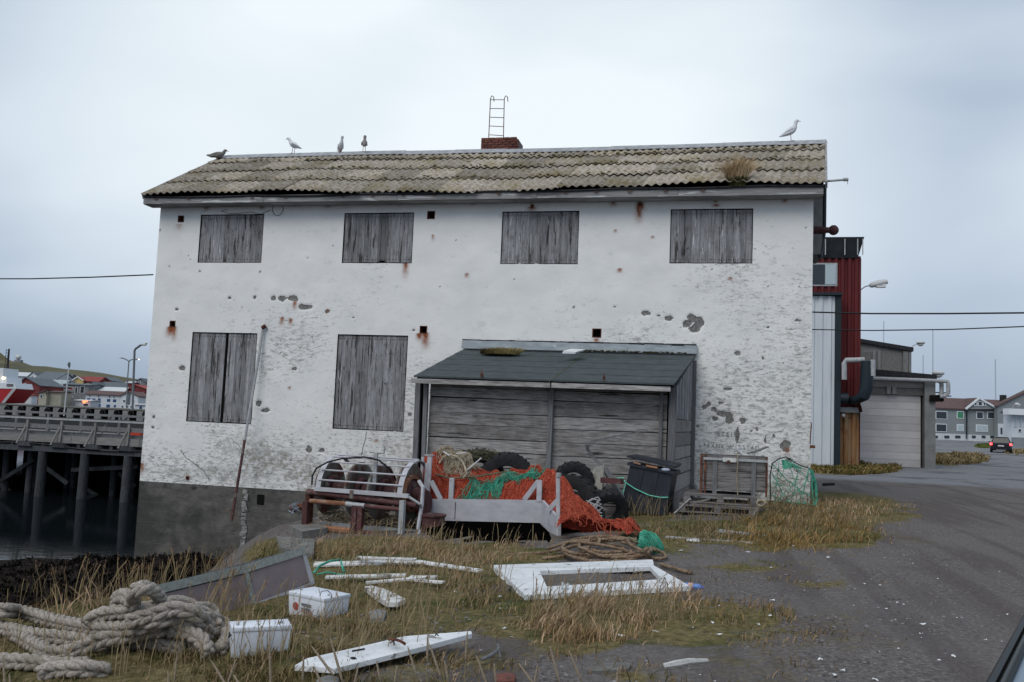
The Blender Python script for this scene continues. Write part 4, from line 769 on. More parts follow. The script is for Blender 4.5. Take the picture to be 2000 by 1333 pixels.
# front boards: ten courses in two bays
px_rows = [742, 762, 782, 812, 836, 862, 888, 918, 946, 975, 1005]
zz = [at(1060, p, SY).z for p in px_rows]; zz[0] += .12
mid0, mid1 = at(1066, 860, SY).x, at(1080, 860, SY).x
for x0, x1 in ((sL0, (mid0+mid1)/2-.004), ((mid0+mid1)/2+.004, sR0)):
    for k in range(len(zz)-1):
        sl_ = random.uniform(-.012, .012); w1 = random.uniform(0, .02); yy = SY+random.uniform(0, .012); g_ = random.uniform(.010, .024)
        z1, z0 = zz[k]-g_, zz[k+1]
        m = MB(); m.hexa([(x0, yy, z0+sl_), (x1, yy, z0-sl_), (x1, yy+.03, z0-sl_), (x0, yy+.03, z0+sl_), (x0, yy+.010, z1+sl_*.5), (x1, yy+.010, z1-sl_*.5), (x1, yy+.03, z1), (x0, yy+.03, z1)]); m.build('plank', mt['wood_h'], shed)
m = MB(); m.box((sL0, SY+.05, gb), (sR0, SY+.07, ze)); m.build('inner_lining', mt['wood_dark'], shed)
def post(pxa, pya, pxb, pyb, w_, y, nm='post', mat='wood_post'):
    A, B_ = at(pxa, pya, y), at(pxb, pyb, y); B_.z -= .35; m = MB(); m.beam(B_, A, w_, w_*.8, up=(0, 1, 0), j=.004, ch=.008); return m.build(nm, mt[mat], shed)
post(818, 740, 808, 1000, .12, SY-.06); post(833, 740, 824, 1000, .10, SY-.10); post(1078, 748, 1067, 1000, .11, SY-.06); post(1293, 760, 1284, 1000, .07, SY-.04); post(1316, 752, 1306, 1000, .15, SY-.08)
m = MB(); a, b_ = at(1300, 760, SY+.1), at(1295, 990, SY+.1); m.beam(b_-Vector((0, 0, .3)), a, .14, .02, up=(0, 1, 0)); m.build('dark_gap_board', mt['wood_dark'], shed)
m = MB(); a, b_ = at(825, 745, SY+.02), at(816, 990, SY+.02); m.beam(b_-Vector((0, 0, .3)), a, .16, .02, up=(0, 1, 0)); m.build('dark_gap_board', mt['wood_dark'], shed)
# right end wall: uprights above, broad boards below
xa, xb = at(1316, 800, SY-.02).x+.03, at(1352, 800, 21.9).x
def side_pt(f, z): return Vector((xa+(xb-xa)*f, SY-.02+(21.95-SY)*f, z))
zs_ = [-.6, -.1, .30, .66, .98, 1.25, 1.55, 1.83]
for z0, z1 in zip(zs_[:-1], zs_[1:]):
    g_ = random.uniform(.008, .03); yy = random.uniform(0, .02); m = MB(); A, B_ = side_pt(0, 0), side_pt(.93, 0); n = Vector((B_.y-A.y, A.x-B_.x, 0)).normalized()
    m.hexa([A-n*.03+Vector((0, 0, z0)), A+n*yy+Vector((0, 0, z0)), B_+n*yy+Vector((0, 0, z0+.02)), B_-n*.03+Vector((0, 0, z0+.02)), A-n*.03+Vector((0, 0, z1-g_)), A+n*yy+Vector((0, 0, z1-g_)), B_+n*yy+Vector((0, 0, z1-g_)), B_-n*.03+Vector((0, 0, z1-g_))]); m.build('plank', mt['wood_h'], shed)
for k in range(9):
    f0, f1 = k/9+.003, (k+1)/9-.004; m = MB(); A, B_ = side_pt(f0*.98, 0), side_pt(f1*.98, 0); n = Vector((B_.y-A.y, A.x-B_.x, 0)).normalized(); zr0, zr1 = ze+(zw-ze)*f0-.07, ze+(zw-ze)*f1-.07
    yy = random.uniform(-.01, .01)
    m.hexa([A-n*.02+Vector((0, 0, 1.83)), A+n*(.015+yy)+Vector((0, 0, 1.83)), B_+n*(.015+yy)+Vector((0, 0, 1.83)), B_-n*.02+Vector((0, 0, 1.83)), A-n*.02+Vector((0, 0, zr0)), A+n*(.015+yy)+Vector((0, 0, zr0)), B_+n*(.015+yy)+Vector((0, 0, zr1)), B_-n*.02+Vector((0, 0, zr1))]); m.build('upright_plank', mt['wood_v'], shed)
m = MB(); a, b_ = side_pt(.97, -.6), side_pt(.97, zw-.15); m.beam(a+Vector((.03, -.02, 0)), b_+Vector((.03, -.02, 0)), .12, .12, up=(0, 1, 0)); m.build('post', mt['wood_post'], shed)
m = MB(); m.beam(side_pt(.97, .3)+Vector((.12, -.1, 0)), side_pt(.97, -.5)+Vector((.45, -.3, 0)), .10, .03); m.build('loose_board', mt['wood_post'], shed)
for px, py in ((1180, 738), (941, 732)):
    p = at(px, py, 18.33); m = MB(); m.box((p.x-.03, 18.32, p.z-.05), (p.x+.03, 18.36, p.z+.03), .01); m.box((p.x-.008, 18.30, p.z+.0), (p.x+.008, 18.33, p.z+.09), .004); m.build('rusty_bracket', mt['rust'], shed)

# ---------------------------------------------------------------- right hand side: warehouse, garage, houses
def uvbox(pxL, pyT, pxR, pyB, w, depth, fr=0., zb=None):
    a, b_ = at(pxL, pyB, w, fr), at(pxR, pyT, w, fr)
    return (a.x, w, a.z if zb is None else zb), (b_.x, w+depth, b_.z)
WR = 45.
red = thing('red_warehouse', 'tall dark red sheet-clad warehouse with black roof band behind the white building', 'building', (at(1640, 912, WR).x, WR, .03))
xr = at(1680, 700, WR).x; x_l = XB-.3 if False else at(1560, 700, WR).x
def corr(name, x0, x1, z0, z1, y, mat, parent, pitch=.25, amp=.03, dirn=0):
    """profiled sheet facing the road"""
    m = MB(); n = max(2, int((x1-x0)/pitch)); pts = []
    for i in range(n):
        a = x0+(x1-x0)*i/n; w_ = (x1-x0)/n
        pts += [(a, 0), (a+w_*.15, -amp), (a+w_*.55, -amp), (a+w_*.70, 0)]
    pts.append((x1, 0)); V = []
    for x, d in pts: V += [(x, y+d, z0), (x, y+d, z1)]
    m.add(V, [(2*i, 2*i+2, 2*i+3, 2*i+1) for i in range(len(pts)-1)]); return m.build(name, mat, parent)
ztop = at(1688, 466, WR).z; zband = at(1680, 505, WR).z; zred = at(1670, 806, WR).z
corr('red_cladding', x_l, xr, zred, zband+.1, WR, mt['redcorr'], red, .30, .09)
corr('ochre_cladding', at(1600, 850, WR).x, xr-.02, -.1, zred+.05, WR+.08, mt['ochre'], red, .30, .09)
a, b_ = uvbox(1560, 466, 1688, 505, WR-.45, 18, zb=None); m = MB(); xb2 = at(1688.5, 480, WR-.4).x
m.hexa([(x_l, WR-.12, zband), (xb2-.25, WR-.12, zband), (xb2-.25, WR+18, zband), (x_l, WR+18, zband), (x_l, WR-.35, ztop), (xb2, WR-.35, ztop), (xb2, WR+18, ztop), (x_l, WR+18, ztop)]); m.build('roof_band', mt['blackwall'], red)
m = MB(); m.box((xr, WR, -.1), (xr+.02, WR+17, zband)); m.box((x_l, WR+16.9, -.1), (xr, WR+17, zband)); m.box((x_l, WR+.3, -.1), (x_l+.02, WR+17, zband)); m.build('side_wall', mt['redcorr'], red)
for px in (1612, 1650, 1675, 1685): p = at(px, 490, WR-.36); m = MB(); m.box((p.x-.02, WR-.37, zband+.1), (p.x+.025, WR-.34, ztop-.1)); m.build('band_seam', mt['galv'], red)
m = MB(); p0, p1 = at(1560, 517, WR-.1), at(1632, 556, WR-.1); m.box((p0.x, WR-.10, p1.z-.08), (p1.x+.08, WR-.02, p0.z+.08)); wf = m.build('window_frame', mt['galv'], red)
m = MB(); pm = at(1611, 540, WR-.1); m.box((p0.x, WR-.12, p1.z), (pm.x, WR-.101, p0.z)); m.build('pane', mt['glass'], wf); m = MB(); m.box((pm.x+.02, WR-.12, p1.z), (p1.x, WR-.101, p0.z)); m.build('pane', mt['curtain'], wf)
# white sheet door with dark frame
WD = 44.2; d0, d1 = at(1560, 905, WD), at(1631, 590, WD)
corr('sliding_door', d0.x, d1.x, .0, at(1632, 579, WD).z, WD, mt['whitecorr'], red, .32, .07)
m = MB(); f0 = at(1632, 580, WD).x; f1 = at(1643, 580, WD).x; m.box((f0, WD-.08, .0), (f1, WR-.05, at(1636, 578, WD).z)); m.build('door_post', mt['darkpipe'], red)
m = MB(); p = at(1645, 575, WD-.1); m.box((d0.x, WD-.25, p.z-.06), (p.x, WR-.02, p.z+.06)); m.build('door_canopy', mt['darkpipe'], red)
m = MB(); m.box((d0.x, WD+.02, 0), (f0, WR-.1, p.z)); m.build('door_box', mt['wood_dark'], red)
# ducts and pipes
def ppath(pts, w): return [at(px, py, w) for px, py in pts]
m = MB(); m.tube(ppath([(1649, 742), (1649, 710), (1652, 704), (1688, 703)], 43.8), .12, 10); m.build('white_pipe', mt['galv'], red, True)
m = MB(); m.tube(ppath([(1705, 703), (1705, 735)], 43.5), .11, 10); m.build('white_pipe', mt['galv'], red, True)
m = MB(); m.tube([at(1693, 706, 43.7), at(1693, 740, 43.7), at(1692, 760, 43.7), at(1687, 774, 43.7), at(1675, 781, 44.0), at(1660, 783, 44.9)], [.26, .29, .29, .27, .20, .18], 12); m.build('black_duct', mt['darkpipe'], red, True)
m = MB(); m.tube([at(1640, 778, 44.4), at(1656, 779, 44.4)], .26, 12); m.build('black_duct', mt['darkpipe'], red, True)
m = MB(); p = at(1657, 801, 44.9); m.box((p.x-.6, 44.85, p.z-.12), (p.x+.5, 44.95, p.z+.12)); m.build('steel_plate', mt['galv'], red)
m = MB(); m.ball(at(1647, 812, 44.7), .09, 8, 6); m.build('door_lamp', mt['lampw'], red, True)
m = MB(); m.hexa([at(1677, 806, 44.9), at(1685, 805, 44.6), at(1685, 805, 45.2), at(1677, 806, 45.3), at(1674, 775, 44.9), at(1676, 770, 44.6), at(1676, 770, 45.2), at(1674, 775, 45.3)]); m.build('loose_sheet', mt['redcorr'], red)
# wall lamps (each its own thing)
def walllamp(label, base, elbow, head, w, r, round_=False, grp='lamps on the roadside buildings'):
    t = thing('wall_lamp', label, 'street lamp', at(*base, w), group=grp)
    m = MB(); m.tube([at(*base, w), at(*elbow, w), at(*head[0], w)], .03, 6); m.build('arm', mt['galv'], t)
    a, b_ = at(*head[0], w), at(*head[1], w)
    if not round_:
        d = (b_-a).normalized(); m = MB(); m.tube([a-d*.05, a+d*.02, b_-d*.35, b_], [.07, .12, r, r*.7], 10); m.build('lamp_head', mt['lampw'], t, True); m = MB(); m.box(tuple(a.lerp(b_, .35)+Vector((0, -.12, -r))), tuple(a.lerp(b_, .9)+Vector((0, .12, -r+.06)))); m.build('lamp_diffuser', mt['lampd'], t)
    else:
        c = (a+b_)/2; m = MB(); m.ball(c+Vector((0, 0, .06)), r, 12, 7, (1.2, 1.2, .55)); m.build('lamp_head', mt['lampw'], t, True); m = MB(); m.ball(c-Vector((0, 0, .05)), r*.8, 12, 7, (1, 1, .7)); m.build('lamp_diffuser', mt['lampd'], t, True)
walllamp('slanted grey street lamp on the corner of the red warehouse', (1682, 566), (1690, 560), ((1700, 558), (1733, 550)), 45.6, .17)
walllamp('round white lamp on the upper concrete storey', (1777, 682), (1784, 675), ((1792, 673), (1804, 670)), 66, .25, True)
walllamp('round white lamp at the roof edge of the garage', (1823, 733), (1826, 733), ((1827, 732), (1838, 731)), 52, .27, True)
# garage
GW = 50.
gar = thing('concrete_garage', 'grey concrete garage with pale sectional door and sloping black roof edge', 'building', (at(1740, 908, GW).x, GW, .05))
gzb = Tf(10, GW); gx0, gx1 = at(1660, 800, GW).x, at(1824, 800, GW).x
dx0, dx1 = at(1680, 800, GW).x, at(1799, 800, GW).x; dzt = at(1740, 771, GW).z
zl, zr_ = at(1700, 724, GW).z, at(1822, 737, GW).z
m = MB(); m.box((gx0, GW, dzt), (at(1803, 800, GW).x, GW+.3, zr_-.6)); m.build('pebbledash_band', mt['pebble'], gar)
m = MB(); c0_ = at(1803, 800, GW).x; m.box((c0_, GW-.35, gzb-.1), (gx1, GW+.1, zr_-.12)); m.box((c0_, GW+.1, gzb-.1), (gx1-.02, GW+14, zr_-.12)); m.box((gx0, GW+13.8, gzb), (c0_, GW+14, zr_-.12)); m.build('corner_pier', mt['slab'], gar)
m = MB(); m.box((gx0, GW-.04, zr_-.6), (c0_, GW+.3, zr_-.1)); m.build('lintel', mt['slab'], gar)
for px in (1735, 1746): p = at(px, 760, GW); m = MB(); m.box((p.x-.10, GW-.14, dzt+.02), (p.x+.10, GW, zr_-.55)); m.build('rib', mt['slab'], gar)
m = MB(); m.hexa([(gx0, GW-.42, zl-.18), (gx1+.05, GW-.42, zr_-.12), (gx1+.05, GW+14, zr_-.12), (gx0, GW+14, zl-.18), (gx0, GW-.42, zl+.12), (gx1+.05, GW-.42, zr_+.10), (gx1+.05, GW+14, zr_+.10), (gx0, GW+14, zl+.12)]); m.build('roof_edge', mt['tar'], gar)
m = MB(); m.hexa([(gx0, GW-.3, zr_-.1), (gx1-.1, GW-.3, zr_-.1), (gx1-.1, GW+.3, zr_-.1), (gx0, GW+.3, zr_-.1), (gx0, GW-.3, zl-.18), (gx1-.1, GW-.3, zr_-.12), (gx1-.1, GW+.3, zr_-.12), (gx0, GW+.3, zl-.18)]); m.build('gable_strip', mt['slab'], gar)
nd = 10; dh = (dzt-gzb)/nd
gd_ = MB().box((dx0, GW+.14, gzb), (dx1, GW+.2, dzt)).build('garage_door', mt['garage'], gar)
for k in range(nd): m = MB(); m.box((dx0, GW+.12, gzb+k*dh+.008), (dx1, GW+.14, gzb+(k+1)*dh-.006)); m.build('door_panel', mt['garage'], gd_)
m = MB(); m.tube([at(1705, 739.5, GW-.6), at(1790, 742.5, GW-.6), at(1843, 745, GW-.6), at(1851, 746, GW-.6), at(1852, 751, GW-.6), at(1852, 768, GW-.6), at(1846, 774, GW-.6), at(1836, 775, GW-.6)], .10, 10); m.build('heating_pipe', mt['galv'], gar, True)
m = MB(); m.tube([at(1836, 746, GW-.3), at(1839, 750, GW-.3), at(1839, 770, GW-.3), at(1832, 778, GW-.3), at(1824, 779, GW-.3)], .11, 10); m.build('heating_pipe', mt['galv'], gar, True)
m = MB(); p = at(1828, 776, GW-.3); m.box((p.x-.3, GW-.5, p.z-.2), (p.x+.3, GW-.1, p.z+.12), .06); m.tube([at(1822, 767, GW-.3), at(1852, 768, GW-.3)], .03, 5); m.tube([at(1825, 775, GW-.3), at(1858, 774, GW-.3)], .03, 5); m.build('pipe_bracket', mt['wood_dark'], gar)
# upper concrete block behind
UW = 64.; a, b_ = uvbox(1660, 677, 1778, 860, UW, 12)
ub = thing('concrete_hall', 'taller grey concrete hall with framed pebble panels behind the garage', 'building', (a[0], UW, 0))
ztl, ztr = at(1684, 672, UW).z, at(1778, 680, UW).z
m = MB(); m.hexa([(a[0], UW, 0), (b_[0], UW, 0), (b_[0], UW+12, 0), (a[0], UW+12, 0), (a[0], UW, ztl+.3), (b_[0], UW, ztr-.2), (b_[0], UW+12, ztr-.2), (a[0], UW+12, ztl+.3)]); m.build('wall', mt['slab'], ub)
for x0, x1 in ((1660, 1704), (1719, 1762)):
    c_, d_ = at(x0, 752, UW-.05), at(x1, 688, UW-.05); m = MB(); m.box((c_.x, UW-.04, c_.z), (d_.x, UW+.1, d_.z)); m.build('pebble_panel', mt['pebble'], ub)
for x0 in (1704, 1714, 1763, 1768, 1774): c_ = at(x0, 752, UW); m = MB(); m.box((c_.x, UW-.16, c_.z-3), (c_.x+.16, UW, ztr-.25)); m.build('rib', mt['slab'], ub)
m = MB(); m.hexa([(a[0], UW-.25, ztl+.18), (b_[0]+.15, UW-.25, ztr-.25), (b_[0]+.15, UW+12, ztr-.25), (a[0], UW+12, ztl+.18), (a[0], UW-.25, ztl+.42), (b_[0]+.15, UW-.25, ztr+.02), (b_[0]+.15, UW+12, ztr+.02), (a[0], UW+12, ztl+.42)]); m.build('roof_edge', mt['tar'], ub)

# houses: built in the frame FR, front wall at distance w
def house(name, label, cat, w, base, front, roof=None, ridge=None, gable=None, depth=9, wall='hw_white', rf='slate', wins=(), group=None, over=.3, trim=None, zb=None, rf_l=None, rf_r=None):
    """front = (pxL, pyEave, pxR, pyBase) ; ridge = py of the ridge for eaves to the front ; gable = (px, py) of the apex"""
    pL, eY, pR, bY = front
    A = at(pL, bY, w, FR); B_ = at(pR, bY, w, FR); E_ = at((pL+pR)/2, eY, w, FR); z0 = min(A.z, B_.z)-.3 if zb is None else zb; ze_ = E_.z
    t = thing(name, label, cat, ((A.x+B_.x)/2, w, z0), FR, group)
    x0, x1 = A.x, B_.x
    if gable:
        G = at(gable[0], gable[1], w, FR); m = MB()
        m.poly([(x0, w, z0), (x1, w, z0), (x1, w, ze_), (G.x, w, G.z-.1), (x0, w, ze_)], (0, depth, 0)); m.build('wall', mt[wall], t)
        for s, xe in ((-1, x0), (1, x1)):
            d = Vector((xe-G.x, 0, ze_-G.z)); e2 = Vector((G.x, 0, G.z))+d*(1+over/max(d.length, .1)); g0 = Vector((G.x, 0, G.z))
            m = MB(); m.hexa([(g0.x, w-over, g0.z), (e2.x, w-over, e2.z), (e2.x, w+depth+over, e2.z), (g0.x, w+depth+over, g0.z), (g0.x, w-over, g0.z+.22), (e2.x, w-over, e2.z+.22), (e2.x, w+depth+over, e2.z+.22), (g0.x, w+depth+over, g0.z+.22)]); m.build('roof', mt[rf], t)
            if trim: m = MB(); m.beam((g0.x, w-over-.05, g0.z+.1), (e2.x, w-over-.05, e2.z+.1), .06, .35, up=(0, 0, 1)); m.build('barge_board', mt[trim], t)
    else:
        m = MB(); m.box((x0, w, z0), (x1, w+depth, ze_)); m.build('wall', mt[wall], t)
        # height of the ridge above: distance w+depth/2
        zr2 = at((pL+pR)/2, ridge, w+depth/2, FR).z; rl = x0-over if rf_l is None else at(rf_l, ridge, w+depth/2, FR).x; rr = x1+over if rf_r is None else at(rf_r, ridge, w+depth/2, FR).x
        for s, y0 in ((0, w-over), (1, w+depth+over)):
            m = MB(); m.hexa([(x0-over, y0, ze_), (x1+over, y0, ze_), (rr, w+depth/2, zr2-.1), (rl, w+depth/2, zr2-.1), (x0-over, y0, ze_+.2), (x1+over, y0, ze_+.2), (rr, w+depth/2, zr2+.1), (rl, w+depth/2, zr2+.1)]); m.build('roof', mt[rf], t)
        m = MB(); m.hexa([(x0, w, ze_), (x1, w, ze_), (x1, w+depth, ze_), (x0, w+depth, ze_), (max(rl, x0), w+depth/2-.05, zr2-.15), (min(rr, x1), w+depth/2-.05, zr2-.15), (min(rr, x1), w+depth/2+.05, zr2-.15), (max(rl, x0), w+depth/2+.05, zr2-.15)]); m.build('gable_wall', mt[wall], t)
    for q in wins:
        a, b_, c_, d_ = q[:4]; gm_ = q[4] if len(q) > 4 else 'glass'; tm = q[5] if len(q) > 5 else 'trimw'
        P_, Q_ = at(a, d_, w, FR), at(c_, b_, w, FR); e = min(.12, (Q_.x-P_.x)*.14)
        m = MB(); m.box((P_.x, w-.08, P_.z), (Q_.x, w+.02, Q_.z)); wf = m.build('window_frame', mt[tm], t)
        m = MB(); m.box((P_.x+e, w-.11, P_.z+e), (Q_.x-e, w-.081, Q_.z-e)); m.build('pane', mt[gm_], wf)
    return t
def zq(x, y): return 1780+x/6.664, 740+y/6.664
def rz4(a, b_, c_, d_, *k): return (*zq(a, b_), *zq(c_, d_), *k)
gh = house('grey_house', 'two storey slate grey house with brown roof and small gable at the road end', 'house', 160., 0, (1800, 800.5, 1949, 852), ridge=779.5, depth=9, wall='siding', rf='tileb', rf_r=1960, zb=.8,
    wins=[rz4(313, 425, 465, 525), rz4(590, 425, 680, 518, 'glassg'), rz4(843, 432, 935, 522), rz4(985, 432, 1080, 522), rz4(315, 590, 460, 690), rz4(590, 596, 680, 682, 'curtain'), rz4(838, 602, 995, 690, 'curtain')])
m = MB(); A, B_ = at(1800, 862, 159.9, FR), at(1949, 851.5, 159.9, FR); m.box((A.x, 159.9, .6), (B_.x, 160.2, B_.z)); m.build('base_wall', mt['basew'], gh)
for a, b_ in ((300, 345), (432, 495), (573, 640), (790, 838), (918, 965), (1030, 1075)):
    p, q_ = at(*zq(a, 772), 159.8, FR), at(*zq(b_, 742), 159.8, FR); m = MB(); m.box((p.x, 159.8, p.z), (q_.x, 159.89, q_.z)); m.build('basement_window', mt['glass'], gh)
m = MB(); g0, g1, g2 = at(1885, 799.5, 159.4, FR), at(1912, 778.5, 159.4, FR), at(1947, 799.5, 159.4, FR); m.poly([g0, g1, g2], (0, 4.5, 0)); m.build('gable', mt['siding'], gh)
for a, b_ in ((g0, g1), (g1, g2)):
    m = MB(); e2 = Vector((0, 5, 0)); uz = Vector((0, 0, .12)); m.hexa([a, b_, b_+e2, a+e2, a+uz, b_+uz, b_+e2+uz, a+e2+uz]); m.build('gable_roof', mt['tileb'], gh)
    m = MB(); m.beam(a+Vector((0, -.2, 0)), b_+Vector((0, -.2, .1)), .3, .3); m.build('barge_board', mt['trimw'], gh)
for a, b_, c_, d_, k in ((862, 290, 925, 355, 0), (815, 308, 855, 355, 1), (928, 308, 970, 355, 1)):
    p, q_ = at(*zq(a, d_), 159.3, FR), at(*zq(c_, b_), 159.3, FR); m = MB(); m.box((p.x, 159.25, p.z), (q_.x, 159.39, q_.z)); f_ = m.build('window_frame', mt['trimw'], gh); m = MB(); m.box((p.x+.15, 159.2, p.z+.15), (q_.x-.15, 159.24, q_.z-.15)); m.build('pane', mt['glass'], f_)
for px in (1888, 1948): p, q_ = at(px, 857, 159.7, FR), at(px, 801, 159.7, FR); m = MB(); m.beam(p, q_, .18, .18, up=(0, 1, 0)); m.build('downpipe', mt['darkpipe'], gh)
m = MB(); p, q_ = at(1958, 782, 163, FR), at(1966, 772, 163, FR); m.box((p.x, 163, p.z-1), (q_.x, 164, q_.z)); m.build('chimney', mt['tar'], gh)
sw_ = house('side_wing', 'slate grey wing with rising brown roof joining the grey house', 'house', 158.4, 0, (1949, 797, 2115, 868), gable=(2032, 753), depth=1.2, wall='siding', rf='tileb', zb=.6, wins=[])
m = MB(); p, q_ = at(1949.5, 870, 158.3, FR), at(1976, 829, 158.3, FR); m.box((p.x, 158.25, .5), (q_.x, 158.39, q_.z)); m.build('white_lower_wall', mt['hw_white'], sw_)
for a in (1954.5, 1961, 1967.5): p, q_ = at(a, 848, 158.2, FR), at(a+3, 836, 158.2, FR); m = MB(); m.box((p.x, 158.15, p.z), (q_.x, 158.24, q_.z)); m.build('window', mt['glass'], sw_)
wh_r = house('white_house', 'white house with tall windows behind the dark car at the right edge', 'house', 120., 0, (1976, 810, 2090, 859), ridge=806, depth=2, wall='hw_white', rf='slate', zb=.3, wins=[(1979, 812, 1985.5, 834, 'curtain'), (1988, 812, 1995.5, 834, 'curtain'), (1998, 812, 2006, 834, 'curtain'), (2012, 812, 2020, 834, 'curtain'), (1988, 838, 1994, 844, 'glass')])
m = MB(); p, q_ = at(1977, 880, 119.8, FR), at(2090, 859, 119.8, FR); m.box((p.x, 119.7, .3), (q_.x, 120, q_.z)); m.build('base_wall', mt['hw_grey'], wh_r)
m = MB(); p, q_ = at(1971, 810, 119, FR), at(2090, 803, 119, FR); m.box((p.x, 119, p.z), (q_.x, 120.5, q_.z)); m.build('eaves_board', mt['trimw'], wh_r)
walllamp('small grey lamp reaching out from the roof of the white house', (1976, 799), (1980, 793), ((1983, 789), (1992, 792)), 118, .22)
# thin radio masts on the horizon
for px, y0, y1, w, lb in ((1726, 628, 680, 500, 'thin radio mast rising left of the concrete hall roof lamp'), (1822, 645, 735, 500, 'tall faint radio mast above the garage roof edge'), (1944, 702, 780, 500, 'faint radio mast above the grey house roof'), (1803, 695, 735, 500, 'short faint radio mast beside the round lamp on the hall')):
    t_ = at(px, y0, w); b0 = at(px, 850, w); m = MB()
    for k in range(3): o_ = Vector((.35*math.cos(k*2.09), .35*math.sin(k*2.09), 0)); m.tube([(t_.x+o_.x, w+o_.y, 4.5), (t_.x+o_.x*.5, w+o_.y*.5, t_.z)], .045, 4)
    for z in np.arange(6, t_.z, 2.2): m.tube([(t_.x-.35, w, z), (t_.x+.35, w, z+1.1)], .035, 3)
    tag(m.build('radio_mast', mt['pole']), lb, 'mast', 'radio masts on the horizon')
# cables
def cable(pts, lb, r=.022, w0=30, w1=30, seg=24):
    ps = [at(px, py, w0+(w1-w0)*i/(len(pts)-1)) for i, (px, py) in enumerate(pts)]; m = MB(); out = []
    for i in range(len(ps)-1):
        for f in np.linspace(0, 1, 8)[:-1]: out.append(ps[i].lerp(ps[i+1], f))
    out.append(ps[-1]); m.tube(out, r, 5); tag(m.build('overhead_cable', mt['wire']), lb, 'cable', 'overhead cables')
cable([(-60, 545), (60, 545), (180, 542), (299, 537)], 'black overhead cable running left from the white wall', .02, 24, 22.2)
cable([(1583, 610), (1700, 613), (1850, 613), (2060, 611)], 'upper black overhead cable crossing the sky on the right', .028, 34, 30)
cable([(1583, 644), (1700, 646), (1850, 644), (2060, 636)], 'lower black overhead cable crossing the sky on the right', .02, 34, 30)

# ---------------------------------------------------------------- pier on the left
PY = 39.; DZ = at(60, 849, PY).z
pier = thing('timber_pier', 'long grey timber pier on tall piles with a railing left of the white building', 'pier', (-26, PY, DZ))
px0, px1 = -48., -11.5
x = px0
while x < px1:
    w_ = random.uniform(3.6, 4.4); m = MB(); m.box((x+.01, PY-.02+random.uniform(0, .03), DZ-.34), (min(x+w_, px1)-.01, PY+.22, DZ+random.uniform(-.01, .02))); m.build('edge_beam', mt['deck'], pier)
    m = MB(); m.box((x+.01, PY+.20, DZ+.02), (min(x+w_, px1)-.01, PY+.42, DZ+.20)); m.build('kerb_beam', mt['wood_post'], pier); x += w_
y = PY+.43; k = 0
while y < PY+7.75:  # deck extended back to the wharf to block a sky gap over the water
    m = MB(); m.box((px0, y, DZ-.10), (px1, y+.26, DZ-.02+random.uniform(-.01, .01))); m.build('deck_plank', mt['deck'], pier); y += .28
m = MB(); m.box((px0, PY+.45, DZ-.40), (px1, PY+7.7, DZ-.13)); m.build('added_dark_underfloor', mt['wood_dark'], pier)  # added unseen dark layer, so the water below reflects black
for y in (PY+.5, PY+2.6, PY+5.0, PY+7.4): m = MB(); m.box((px0, y-.15, DZ-.75), (px1, y+.15, DZ-.42)); m.build('stringer', mt['pile'], pier)
m = MB(); m.box((px0, PY-.12, at(100, 878, PY).z-.12), (px1, PY+.12, at(100, 878, PY).z+.14)); m.build('walling_beam', mt['pile'], pier)
zwb = at(100, 878, PY).z
m = MB(); pts = [(X_, PY-.16, zwb+.17+.10*math.sin(X_*.7)) for X_ in np.arange(px0, px1, .5)]; m.tube(pts, .035, 5); m.build('hose', mt['wire'], pier)
pxs = [-120, -45, 80, 163, 248]   # front piles in the picture
for i, px in enumerate(pxs):
    p = at(px, 920, PY); m = MB(); m.tube([(p.x-.03, PY+.05, -4), (p.x, PY+.05, zwb-.1)], [.25, .22], 12); m.build('pile', mt['pile'], pier, True)
for i, px in enumerate([-95, 10, 58, 68, 134, 144, 222, 262]):
    w = PY+random.choice([1.5, 2.6, 4.8]); p = at(px, 920, w); m = MB(); m.tube([(p.x+random.uniform(-.1, .1), w, -4), (p.x, w, DZ-.7)], .17, 10); m.build('pile', mt['pile'], pier, True)
for (a, b_, c_, d_, w) in ((0, 940, 66, 898, PY+1.2), (88, 912, 132, 945, PY+.9), (140, 918, 270, 912, PY+.8), (232, 925, 265, 950, PY+2.5), (-60, 905, 20, 960, PY+2), (168, 955, 215, 985, PY+2.5)):
    m = MB(); m.beam(at(a, b_, w), at(c_, d_, w), .10, .2); m.build('brace', mt['pile'], pier)
for px in (-90, -20, 50, 117, 183, 249):     # bearing blocks, railing posts and struts
    p = at(px, 867, PY-.1); m = MB(); m.hexa([(p.x-.42, PY-.25, zwb+.12), (p.x+.42, PY-.25, zwb+.12), (p.x+.42, PY+.3, zwb+.12), (p.x-.42, PY+.3, zwb+.12), (p.x-.28, PY-.25, DZ-.35), (p.x+.28, PY-.25, DZ-.35), (p.x+.28, PY+.3, DZ-.35), (p.x-.28, PY+.3, DZ-.35)]); m.build('bearing_block', mt['pile'], pier)
    b0 = at(px, 862, PY-.05); t0 = Vector((b0.x+.05, PY-.05, at(px, 816+(.045*px), PY-.05).z)); m = MB(); m.beam(Vector((b0.x, PY-.06, DZ-.3)), t0, .13, .10, up=(0, 1, 0)); m.build('railing_post', mt['deck'], pier)
    m = MB(); m.beam(Vector((b0.x-.35, PY-.25, DZ-.45)), Vector((b0.x-.02, PY-.1, DZ+.42)), .09, .06, up=(0, 1, 0)); m.build('post_strut', mt['deck'], pier)
for px in (-60, 22, 82, 152, 216): p = at(px, 870, PY); m = MB(); m.box((p.x-.08, PY+.05, zwb+.1), (p.x+.08, PY+.2, DZ-.34)); m.build('short_post', mt['pile'], pier)
zr1 = at(100, 818, PY-.05).z; zr2 = at(100, 834, PY+.05).z
m = MB(); m.box((px0, PY-.14, zr1-.05), (px1, PY+.08, zr1+.02)); m.build('handrail', mt['galv'], pier)
